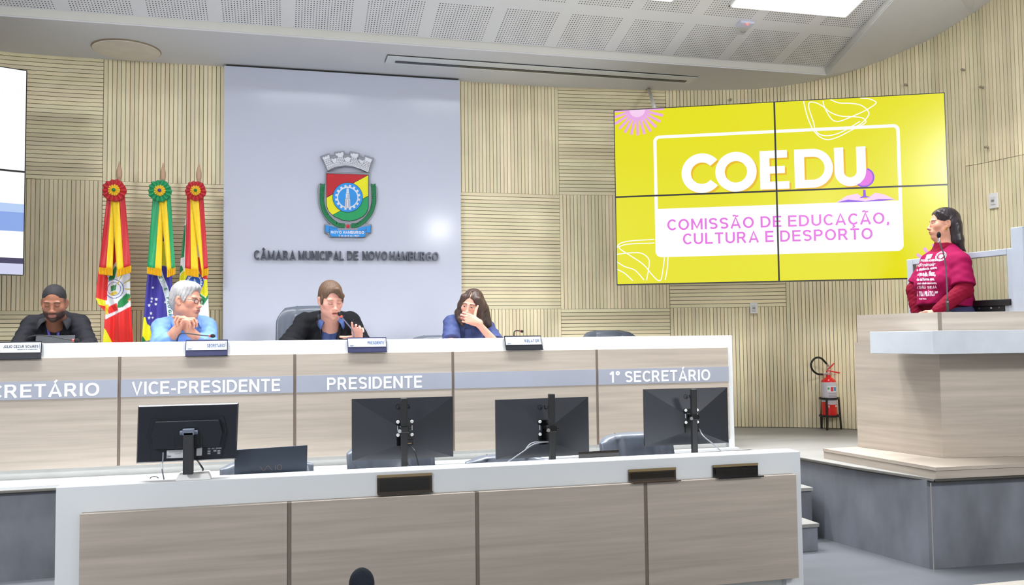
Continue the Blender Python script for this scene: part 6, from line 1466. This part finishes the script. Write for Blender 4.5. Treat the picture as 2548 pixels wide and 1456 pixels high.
# ---- grey-haired man, chin over clasped hands
def man_grey():
    J = dict(neck=A3(460, 803, 6.30), sR=A3(402, 817, 6.29), sL=A3(515, 814, 6.36)); J['pelvis'] = V3(J['neck'][0], 6.50, ST+.52)
    eR, eL = AX(398, 850, 6.06, 1.258), AX(520, 850, 6.10, 1.258); wR, wL = A3(440, 820, 5.99), A3(471, 822, 6.00)
    t = thing('person', 'grey-haired man with glasses and blue shirt, hands clasped under his chin', 'person', (J['neck'][0], 6.6, ST))
    H = Head(A3(464, 749, 6.22), yaw=62, pitch=4, roll=-2, sc=.955, wide=1.0); S_ = Sdf()
    add_head(S_, H, J['neck'], nose=1.1, jaw=1.05, full=.9, neck_r=(.058, .066)); H.ell(S_, (0, .035, -.105), (.045, .045, .030), k=.03); add_torso(S_, J, 12, -.012)
    add_arm(S_, J['sR'], eR, wR, -.006); add_arm(S_, J['sL'], eL, wL, -.006)
    S_.rc(eR, wR, .040, .027, k=.015); S_.rc(eL, wL, .040, .027, k=.015)
    kn = A3(462, 797, 5.97)
    add_hand(S_, wR, kn+V3(.01, .0, .015)-wR, V3(.55, .45, .6), True, curl=((45, 55, 30), (50, 60, 30), (55, 60, 30), (60, 60, 30)), thumb=((.7, .4, .3), (.8, .2, .4), (.8, .0, .5)), s=1.0)
    add_hand(S_, wL, kn+V3(.0, .0, .0)-wL, V3(-.55, .5, .6), False, curl=((60, 70, 35), (60, 70, 35), (60, 70, 35), (60, 70, 35)), thumb=((.7, .4, .3), (.8, .2, .4), (.8, .0, .5)), s=1.0)
    sculpt('body', S_, skin_mat('ruddy_skin', (214, 160, 140)), t, h=.006, fine=[(H.c, V3(.13, .13, .14)), (kn, V3(.08, .08, .075))], hf=.0022,
           color=face_color(H, (196, 140, 118), (176, 106, 94), (160, 146, 138), iris=(90, 100, 110), browt=.0030, blush=.35))
    S2 = Sdf(); H.ell(S2, (0, -.016, .052), (.083, .104, .091), k=.001); H.ell(S2, (0, .040, .098), (.060, .050, .030), k=.03); H.ell(S2, (0, -.07, -.005), (.074, .045, .075), k=.03)
    for sx in (-1, 1): H.ell(S2, (sx*.074, .022, .018), (.009, .016, .036), k=.01)
    H.ell(S2, (0, .118, -.008), (.100, .074, .106), k=.006, op='s'); H.ell(S2, (0, .055, -.09), (.14, .085, .105), k=.006, op='s')
    for sx in (-1, 1): H.ell(S2, (sx*.085, -.002, -.020), (.030, .022, .042), k=.006, op='s')
    sculpt('hair', S2, hair_mat('white_grey_hair', (160, 159, 160), .6, .12), t, h=.0035, noise=hair_noise(H, .0030, 75))
    M_sh = mat('light_blue_shirt', (104, 142, 208), .65, var=.05, vscale=12, bump=.15, bscale=40)
    S3 = Sdf(); add_torso(S3, J, 12, .006, cw=.178, cd=.12, belly=.02)
    add_arm(S3, J['sR'], eR, wR, .012, r=(.050, .052, .052, .048), upto=.38); add_arm(S3, J['sL'], eL, wL, .012, r=(.050, .052, .052, .048), upto=.34)
    for e, w_, q in ((eR, wR, .38), (eL, wL, .34)): c = e+(w_-e)*(q-.03); d = unit(w_-e); S3.rc(c, c+d*.016, .056, .055, k=.008)
    nk = J['neck']; S3.rc(nk+V3(0, 0, -.02), nk+V3(0, -.01, .12), .064, k=.006, op='s'); S3.rc(nk+V3(.01, -.05, .03), nk+V3(.02, -.06, -.07), .040, .010, k=.008, op='s')
    o, P, Q = sculpt('shirt', S3, M_sh, t, h=.006, noise=cloth_noise(0.0034, 52, 1.3))
    collar(o, nk+V3(0, -.0, .008), 22, mat('light_blue_collar', (112, 150, 214), .65), r0=.070, r1=.094, gap=28, tip=.045, z0=.034)
    # glasses
    M_fr = mat('dark_frame', (34, 26, 26), .3); gl = None; b = MB()
    for sx in (-1, 1):
        ring_ = [H.pt(sx*.033+.021*math.copysign(abs(math.cos(a))**.7, math.cos(a)), .101-.25*abs(sx*.033+.021*math.cos(a))**1.0*.35, .000+.015*math.copysign(abs(math.sin(a))**.7, math.sin(a))) for a in np.linspace(0, 2*math.pi, 28)]
        b.tube(ring_, .0018, 6, caps=False); b.tube([H.pt(sx*.054, .096, .008), H.pt(sx*.074, .06, .010), H.pt(sx*.083, -.008, .012), H.pt(sx*.080, -.03, .000)], .0018, 6)
    b.tube([H.pt(-.013, .104, .004), H.pt(0, .107, .007), H.pt(.013, .104, .004)], .0018, 6); gl = b.build('glasses', M_fr, t)
    for sx in (-1, 1):
        b = MB(); b.add([Vector(H.pt(sx*.033+.020*math.cos(a), .100-.25*abs(sx*.033+.020*math.cos(a))*.35, .014*math.sin(a))) for a in np.linspace(0, 2*math.pi, 20, endpoint=False)], [tuple(range(20))]); b.build('lens', mat('spectacle_lens', (235, 240, 240), .05, var=0, alpha=.18), gl)
    seat_legs('trousers', J, 12, t, PANTS, ST)
man_grey()
# ---- man in black jacket speaking
def man_jacket():
    J = dict(neck=A3(822, 802, 6.28), sR=A3(758, 804, 6.30), sL=A3(872, 801, 6.34)); J['pelvis'] = V3(J['neck'][0]-.02, 6.50, ST+.52)
    eR, eL = AX(712, 850, 6.10, 1.262), AX(905, 850, 6.20, 1.262); wR, wL = AX(742, 850, 5.96, 1.262), A3(891, 843, 6.02)
    t = thing('person', 'man in a black jacket and blue shirt speaking into a microphone, one hand raised', 'person', (J['neck'][0], 6.6, ST))
    H = Head(A3(823, 748, 6.10), yaw=16, pitch=17, roll=3, sc=.985, wide=.97); S_ = Sdf()
    add_head(S_, H, J['neck'], closed=True, nose=1.0, jaw=1.02, full=.2, mouth=.0016); add_torso(S_, J, 0, -.014)
    add_arm(S_, J['sR'], eR, wR, -.008); add_arm(S_, J['sL'], eL, wL, -.008); add_hand(S_, wR, V3(.4, -.9, 0), V3(.9, .3, .1), True)
    tip = A3(888, 806, 5.94)
    add_hand(S_, wL, tip-wL, V3(-.85, -.25, .2), False, curl=((8, 14, 10), (24, 22, 14), (34, 28, 18), (44, 34, 20)), spread=(3, 0, -4, -9), thumb=((.25, .95, .2), (.25, .95, .1), (.35, .93, .0)), s=.98)
    hc = (wL+tip)/2
    sculpt('body', S_, skin_mat('fair_skin', (232, 184, 172)), t, h=.006, fine=[(H.c, V3(.11, .13, .14)), (hc, V3(.09, .07, .09))], hf=.0022,
           color=face_color(H, (198, 146, 130), (176, 96, 92), (142, 102, 82), closed=True, browt=.0024, blush=.25))
    S2 = Sdf(); H.ell(S2, (0, -.014, .050), (.082, .102, .090), k=.001); H.ell(S2, (0, -.06, -.01), (.074, .050, .070), k=.03)
    H.ell(S2, (.014, .112, -.014), (.068, .068, .106), k=.006, op='s'); H.ell(S2, (0, .05, -.10), (.14, .09, .105), k=.008, op='s')
    for sx in (-1, 1): H.ell(S2, (sx*.088, .000, -.018), (.026, .022, .036), k=.006, op='s'); H.ell(S2, (sx*.076, .024, .012), (.008, .016, .036), k=.008)
    H.rc(S2, (-.010, .086, .098), (-.060, .072, .046), .017, .009, k=.03); H.rc(S2, (-.055, .076, .052), (-.064, .064, .016), .010, .004, k=.02)
    sculpt('hair', S2, hair_mat('brown_hair', (88, 67, 52), .6, .3), t, h=.0035, noise=hair_noise(H, .0016, 70))
    M_bs = mat('blue_shirt', (50, 72, 126), .65, var=.05, vscale=12, bump=.12, bscale=40)
    nk = J['neck']; S3 = Sdf(); add_torso(S3, J, 0, -.004); S3.rc(nk+V3(0, 0, -.02), nk+V3(.01, -.01, .12), .056, k=.006, op='s'); S3.rc(nk+V3(.0, -.05, .03), nk+V3(.01, -.06, -.075), .044, .008, k=.008, op='s')
    o, P, Q = sculpt('shirt', S3, M_bs, t, h=.006, noise=cloth_noise(0.0019, 59, .4))
    collar(o, nk+V3(0, -.0, .008), 4, mat('blue_collar', (58, 80, 136), .65), r0=.062, r1=.086, gap=26, tip=.05, z0=.032)
    bvs = bvh(P, Q); patch_on(bvs, 'placket', [(822, 818), (826, 818), (825, 848), (821, 848)], mat('blue_placket', (44, 64, 116), .65), o, 6.2, n=6, off=.002)
    S5 = Sdf(); add_torso(S5, J, 0, .012, cw=.178, cd=.12)
    for s_ in ('sR', 'sL'): S5.ell(J[s_]+V3(0, 0, .004), (.056, .064, .056), k=.02)
    add_arm(S5, J['sR'], eR, wR, .014, r=(.052, .052, .048, .036), upto=.95); add_arm(S5, J['sL'], eL, wL, .014, r=(.052, .052, .048, .036), upto=.72)
    S5.rc(nk+V3(0, -.0, -.02), nk+V3(.0, -.01, .12), .070, k=.006, op='s')
    tp, bt_ = A3(826, 790, 6.1), A3(821, 860, 6.1)
    def wedge(X, Y, Z_):
        v = np.clip((tp[2]-Z_)/(tp[2]-bt_[2]), 0, 2); xc = tp[0]+(bt_[0]-tp[0])*v; return np.maximum(np.abs(X-xc)-(.062-.017*v), Y-(nk[1]+.14))+0*Z_
    S5.fn(wedge, (nk[0]-.15, nk[1]-.35, nk[2]-.5), (nk[0]+.15, nk[1]+.2, nk[2]+.12), k=.006)
    M_jk = mat('black_jacket', (15, 16, 21), .85, var=.08, vscale=20, bump=.15, bscale=120, spec=.2)
    o2, P2, Q2 = sculpt('jacket', S5, M_jk, t, h=.006, noise=cloth_noise(0.0029, 45, 2.)); bvj = bvh(P2, Q2)
    M_lap = mat('jacket_lapel', (20, 21, 27), .8)
    patch_on(bvj, 'lapel', [(789, 786), (799, 776), (805, 848), (800, 848)], M_lap, o2, 6.2, n=14, off=.004); patch_on(bvj, 'lapel', [(786, 800), (797, 793), (804, 830), (790, 812)], M_lap, o2, 6.2, n=10, off=.006)
    patch_on(bvj, 'lapel', [(846, 782), (856, 786), (843, 848), (838, 848)], M_lap, o2, 6.2, n=14, off=.004); patch_on(bvj, 'lapel', [(846, 797), (858, 803), (852, 815), (841, 828)], M_lap, o2, 6.2, n=10, off=.006)
    seat_legs('trousers', J, 0, t, PANTS, ST)
man_jacket()
# ---- woman in blue with her hand at her chin
def woman_blue():
    J = dict(neck=A3(1173, 803, 6.32), sR=A3(1124, 806, 6.29), sL=A3(1212, 818, 6.37)); J['pelvis'] = V3(J['neck'][0], 6.50, ST+.52)
    eR, eL = AX(1122, 850, 6.10, 1.255), AX(1238, 848, 6.12, 1.255); wR, wL = AX(1160, 850, 5.96, 1.255), A3(1187, 802, 6.03)
    t = thing('person', 'woman in a navy blouse with long brown hair, hand held over her mouth', 'person', (J['neck'][0], 6.6, ST))
    H = Head(A3(1174, 762, 6.20), yaw=-30, pitch=9, roll=-11, sc=.93, wide=.96); S_ = Sdf()
    add_head(S_, H, J['neck'], fem=True, nose=.95, jaw=.95, neck_r=(.046, .048)); add_torso(S_, J, 0, -.014, cw=.15, bw=.14)
    add_arm(S_, J['sR'], eR, wR, -.006, r=(.046, .042, .040, .027)); add_arm(S_, J['sL'], eL, wL, -.006, r=(.046, .042, .040, .027))
    add_hand(S_, wR, V3(.6, -.8, 0), V3(.7, .6, .1), True, s=.9)
    fw = A3(1158, 790, 6.03)-wL
    add_hand(S_, wL, fw, V3(.15, .05, .95), False, curl=((30, 62, 40), (34, 66, 40), (38, 68, 40), (42, 68, 40)), spread=(2, 0, -2, -5), thumb=((.18, .95, .25), (.0, 1, .15), (-.05, 1, .1)), s=.92)
    hc = A3(1168, 790, 6.03)
    sculpt('body', S_, skin_mat('warm_skin', (226, 178, 158)), t, h=.006, fine=[(H.c, V3(.11, .13, .14)), (hc, V3(.085, .08, .085))], hf=.0022,
           color=face_color(H, (206, 152, 132), (178, 96, 92), (56, 38, 34), iris=(60, 44, 34), gaze=(.003, -.001), browt=.0032, blush=.28))
    S2 = Sdf(); H.ell(S2, (0, -.014, .050), (.083, .104, .088), k=.001); H.ell(S2, (0, -.06, -.03), (.080, .055, .09), k=.03)
    for sx, L in ((1, 0), (-1, 1)):
        p0 = H.pt(sx*.060, .052, .070); p1 = H.pt(sx*.080, .030, .0); p2 = H.pt(sx*.086, .012, -.075)
        S2.rc(p0, p1, .022, .024, k=.02); S2.rc(p1, p2, .024, .028, k=.02)
    lf = [A3(1141, 778, 6.24), A3(1144, 795, 6.22), A3(1150, 808, 6.20)]; S2.rc(H.pt(.086, .012, -.06), lf[0], .026, .024, k=.02); S2.rc(lf[0], lf[1], .024, .020, k=.02); S2.rc(lf[1], lf[2], .020, .013, k=.02)
    rt_ = [A3(1199, 770, 6.27), A3(1202, 788, 6.27), A3(1210, 804, 6.28), A3(1221, 820, 6.30)]; S2.rc(H.pt(-.078, -.01, .02), rt_[0], .036, .046, k=.04)
    for a, c, ra, rb in ((0, 1, .046, .046), (1, 2, .046, .034), (2, 3, .034, .012)): S2.rc(rt_[a], rt_[c], ra, rb, k=.03)
    S2.rc(A3(1196, 780, 6.24), A3(1200, 812, 6.22), .026, .016, k=.02); S2.rc(H.pt(0, -.08, -.05), A3(1182, 812, 6.42), .05, .05, k=.03)
    H.ell(S2, (0, .112, -.026), (.066, .070, .112), k=.006, op='s'); H.ell(S2, (0, .088, .105), (.004, .06, .03), k=.008, op='s')
    sculpt('hair', S2, hair_mat('long_brown_hair', (66, 50, 43), .4, .4), t, h=.004, noise=hair_noise(H, .0011, 60))
    M_bl = mat('navy_blouse', (50, 64, 112), .7, var=.06, vscale=14, bump=.15, bscale=50)
    S3 = Sdf(); add_torso(S3, J, 0, .006, cw=.155, bust=.012)
    flat_sleeve(S3, J['sR'], J['sR']+(eR-J['sR'])*.80, .058, .066, k=.02); flat_sleeve(S3, J['sL'], J['sL']+(eL-J['sL'])*.88, .056, .062, k=.02)
    nk = J['neck']; S3.rc(nk+V3(0, -.01, .012), nk+V3(0, -.02, .12), .054, k=.01, op='s')
    o, P, Q = sculpt('blouse', S3, M_bl, t, h=.006, noise=cloth_noise(0.0029, 49, 3.)); bv = bvh(P, Q)
    patch_on(bv, 'front_fold', [(1156, 818), (1174, 818), (1176, 850), (1153, 850)], mat('navy_fold', (58, 74, 124), .7), o, 6.2, n=9, off=.002)
    seat_legs('trousers', J, 0, t, PANTS, ST)
woman_blue()
# ---- woman standing at the podium
def woman_podium():
    YB = -84; r_, f_ = body_axes(YB)
    J = dict(neck=A3(2348, 622, 5.00), sR=A3(2313, 652, 5.14), sL=A3(2392, 652, 4.83)); J['pelvis'] = A3(2365, 800, 5.0)
    eL, eR = A3(2398, 722, 4.78), A3(2276, 722, 5.20); wL, wR = A3(2334, 773, 4.80), A3(2281, 778, 5.16)
    t = thing('person', 'dark-haired woman in a magenta slogan T-shirt standing in profile at the podium', 'person', (J['pelvis'][0], J['pelvis'][1], ST))
    H = Head(A3(2347, 559, 5.0), yaw=-113, pitch=-2, roll=0, sc=.865, wide=1.0); S_ = Sdf()
    add_head(S_, H, J['neck']+V3(0, 0, -.01), fem=True, nose=1.0, jaw=1.0, full=1.0, neck_r=(.056, .056)); H.ell(S_, (0, .03, -.105), (.042, .042, .026), k=.03)
    add_torso(S_, J, YB, -.014, cw=.155, cd=.12, belly=.02); add_arm(S_, J['sR'], eR, wR, -.006); add_arm(S_, J['sL'], eL, wL, -.006)
    add_hand(S_, wR, V3(.05, -.05, -1), V3(-.9, -.3, 0), True, s=.9); add_hand(S_, wL, V3(-.7, .1, -.7), V3(-.5, .5, .6), False, s=.9)
    for sx in (-1, 1): kn = J['pelvis']+r_*sx*.09+V3(0, 0, -.38); S_.rc(J['pelvis']+r_*sx*.09, kn, .075, .052, k=.03); S_.rc(kn, V3(kn[0], kn[1], ST+.08), .05, .036)
    sculpt('body', S_, skin_mat('light_skin', (228, 178, 156)), t, h=.007, fine=[(H.c, V3(.12, .12, .13))], hf=.002,
           color=face_color(H, (194, 140, 116), (168, 86, 80), (60, 40, 35), iris=(50, 36, 28), browt=.0030, blush=.35, gaze=(0, 0)))
    S2 = Sdf(); H.ell(S2, (0, -.016, .050), (.082, .106, .087), k=.001); H.ell(S2, (0, -.075, -.02), (.076, .050, .10), k=.03)
    for sx in (-1, 1): S2.rc(H.pt(sx*.055, -.066, -.01), H.pt(sx*.058, -.085, -.13), .044, .038, k=.03); S2.rc(H.pt(sx*.058, -.085, -.13), H.pt(sx*.056, -.098, -.200), .038, .016, k=.02); H.rc(S2, (sx*.050, .050, .092), (sx*.078, .004, .055), .012, .016, k=.02)
    S2.rc(H.pt(-.05, -.100, -.15), H.pt(-.07, -.140, -.215), .024, .004, k=.02); S2.rc(H.pt(.02, -.09, -.1), H.pt(.02, -.105, -.195), .04, .02, k=.02)
    H.ell(S2, (0, .124, -.012), (.098, .086, .112), k=.006, op='s'); H.ell(S2, (0, .070, -.10), (.14, .085, .112), k=.008, op='s')
    for sx in (-1, 1): H.ell(S2, (sx*.090, .006, -.026), (.030, .034, .050), k=.008, op='s')
    sculpt('hair', S2, hair_mat('black_hair', (44, 38, 42), .32, .3), t, h=.0035, noise=hair_noise(H, .0007, 60))
    b = MB(); b.ball(H.pt(-.079, .004, -.040), (.0045, .0045, .007)); b.tube(arc(H.pt(-.079, .004, -.052), tuple(H.M[:, 1]), (0, 0, 1), .008, 0, 6.28, 12), .0012, 6); b.build('earring', mat('gold', (220, 180, 90), .25, .9), t)
    M_tn = mat('maroon_knit', (112, 8, 38), .85, var=.06, vscale=30, bump=.05, bscale=160, spec=.15)
    S4 = Sdf(); nk = J['neck']; ax_ = unit(H.pt(0, -.03, -.07)-nk); flat_sleeve(S4, nk-ax_*.06, nk+ax_*.036, .074, .0655); flat_sleeve(S4, nk+ax_*.008, nk+ax_*.038, .0675, .0675, k=.004)
    for s_, e, w_ in (('sL', eL, wL), ('sR', eR, wR)): S4.rc(J[s_], e, .050, .052, k=.02); S4.rc(e, w_, .054, .038, k=.02)
    add_torso(S4, J, YB, -.006, cw=.155, cd=.12, belly=.02)
    sculpt('turtleneck', S4, M_tn, t, h=.006, noise=cloth_noise(0.0021, 105, 1.))
    M_te = mat('magenta_tshirt', (134, 10, 66), .85, var=.05, vscale=14, bump=.05, bscale=60, spec=.15)
    S3 = Sdf(); add_torso(S3, J, YB, .008, cw=.165, cd=.125, bw=.17, bd=.13, bust=.03, belly=.035)
    flat_sleeve(S3, J['sL'], J['sL']+(eL-J['sL'])*.84, .056, .074); flat_sleeve(S3, J['sR'], J['sR']+(eR-J['sR'])*.82, .054, .066)
    S3.rc(nk-ax_*.078, (J['sR']+J['sL'])/2+V3(0, 0, -.04)+f_*.03, .080, .095, k=.04)
    S3.rc(nk-ax_*.004, nk+ax_*.1, .073, k=.006, op='s'); zc = A3(2340, 764, 4.9)[2]
    S3.fn(lambda X, Y, Z_: Z_-zc+.10*(X-J['pelvis'][0])+0*X+0*Y, J['pelvis']-V3(.5, .5, .4), J['pelvis']+V3(.5, .5, .2), k=.006)
    o, P, Q = sculpt('tshirt', S3, M_te, t, h=.006, noise=cloth_noise(0.0018, 45, .7)); bv = bvh(P, Q)
    S6 = Sdf(); pv = J['pelvis']; S6.ell(pv+V3(0, 0, .03), (.185, .155, .15), np.stack([r_, f_, V3(0, 0, 1)], 1))
    for sx in (-1, 1): kn = pv+r_*sx*.095+V3(0, 0, -.40); S6.rc(pv+r_*sx*.085, kn, .095, .066, k=.04); S6.rc(kn, V3(kn[0], kn[1], ST+.09), .062, .05)
    sculpt('jeans', S6, mat('navy_denim', (36, 42, 78), .8, var=.1, vscale=30), t, h=.009)
    for sx in (-1, 1): q = V3(*(pv+r_*sx*.095)); q[2] = ST+.045; S7 = Sdf(); S7.rc(q, q+f_*.15, .042, .036); S7.rc(q, q+V3(0, 0, .06), .046, .044); sculpt('shoe', S7, M_pipe, t, h=.009)
    # slogan printed on the shirt front
    M_pr = mat('shirt_print', (214, 188, 206), .6, var=.02)
    def printed(s_, px, py, w_, hgt, fn=put_text, slope=-.055, nm='slogan_line', m2=M_pr, **k):
        """lettering laid on the cloth; px,py = left end of the base line, w_ and hgt in pixels"""
        mb = MB(); fn(mb, s_, (0, 0, 0), (1, 0, 0), (0, 1, 0), 1.0, None, **k)
        x0 = min(v.x for v in mb.v); x1 = max(v.x for v in mb.v); P_ = []
        for v in mb.v: u = (v.x-x0)/(x1-x0)*w_; P_.append(on_cloth(bv, px+u, py-v.y*hgt+slope*u, 4.8, .0025))
        b = MB(); b.add(P_, mb.f); return b.build(nm, m2, o)
    printed('FUNDAMENTAL', 2291, 651.5, 52, 5.5, fn=sans, t=.24, slope=-.03); printed('diminuir', 2285, 664, 43, 9, bold=.02, shear=.3); printed('a dist\u00e2ncia entre', 2281, 675, 50, 7, bold=.03, slope=-.12)
    printed('o que se diz', 2283, 687, 24, 11, bold=.04, slope=-.02); printed('e o que se', 2297, 688, 13, 8, bold=.0, slope=0); printed('faz,', 2311, 687, 17, 13, bold=.05, slope=-.02)
    printed('de tal forma que,', 2281, 699, 44, 7.5, bold=.04, slope=-.03); printed('num dado momento,', 2282, 708, 49, 6, bold=.05, shear=.2, slope=-.02)
    printed('A TUA FALA', 2282, 719, 22, 7.5, fn=sans, t=.22, slope=-.03); printed('SEJA', 2307, 718.5, 24, 6.5, fn=sans, t=.24, slope=-.03)
    printed('A TUA PR\u00c1TICA', 2281, 738, 45, 12.5, fn=sans, t=.26, slope=-.03); printed('\u201d', 2326.5, 738, 7.5, 13, bold=.05); printed('Paulo Freire', 2287, 745.5, 18, 4, bold=.04, slope=0)
    patch_on(bv, 'name_sticker', [(2306, 634), (2321, 632), (2316, 643), (2302, 646)], mat('pale_sticker', (226, 214, 226), .5), o, 4.8, n=18, off=.004, th=.0008)
    b = MB(); pc = (2341, 638)
    for ra, rb, m2, nm in ((14, 12.4, M_pr, 'badge_ring'), (10.8, 9.8, M_pr, 'badge_ring'), (6, .1, mat('badge_centre', (214, 178, 150), .6), 'badge_centre')):
        b = MB(); A_ = [on_cloth(bv, pc[0]+ra*math.cos(a), pc[1]+ra*.85*math.sin(a)-.25*ra*math.cos(a), 4.8, .003) for a in np.linspace(0, 6.2832, 28)]; B_ = [on_cloth(bv, pc[0]+rb*math.cos(a), pc[1]+rb*.85*math.sin(a)-.25*rb*math.cos(a), 4.8, .003) for a in np.linspace(0, 6.2832, 28)]
        b.add(A_+B_, [(i, i+1, 29+i-1+0, 28+i) if False else (i, i+1, 28+i+1, 28+i) for i in range(27)]); b.build(nm, m2, o)
woman_podium()
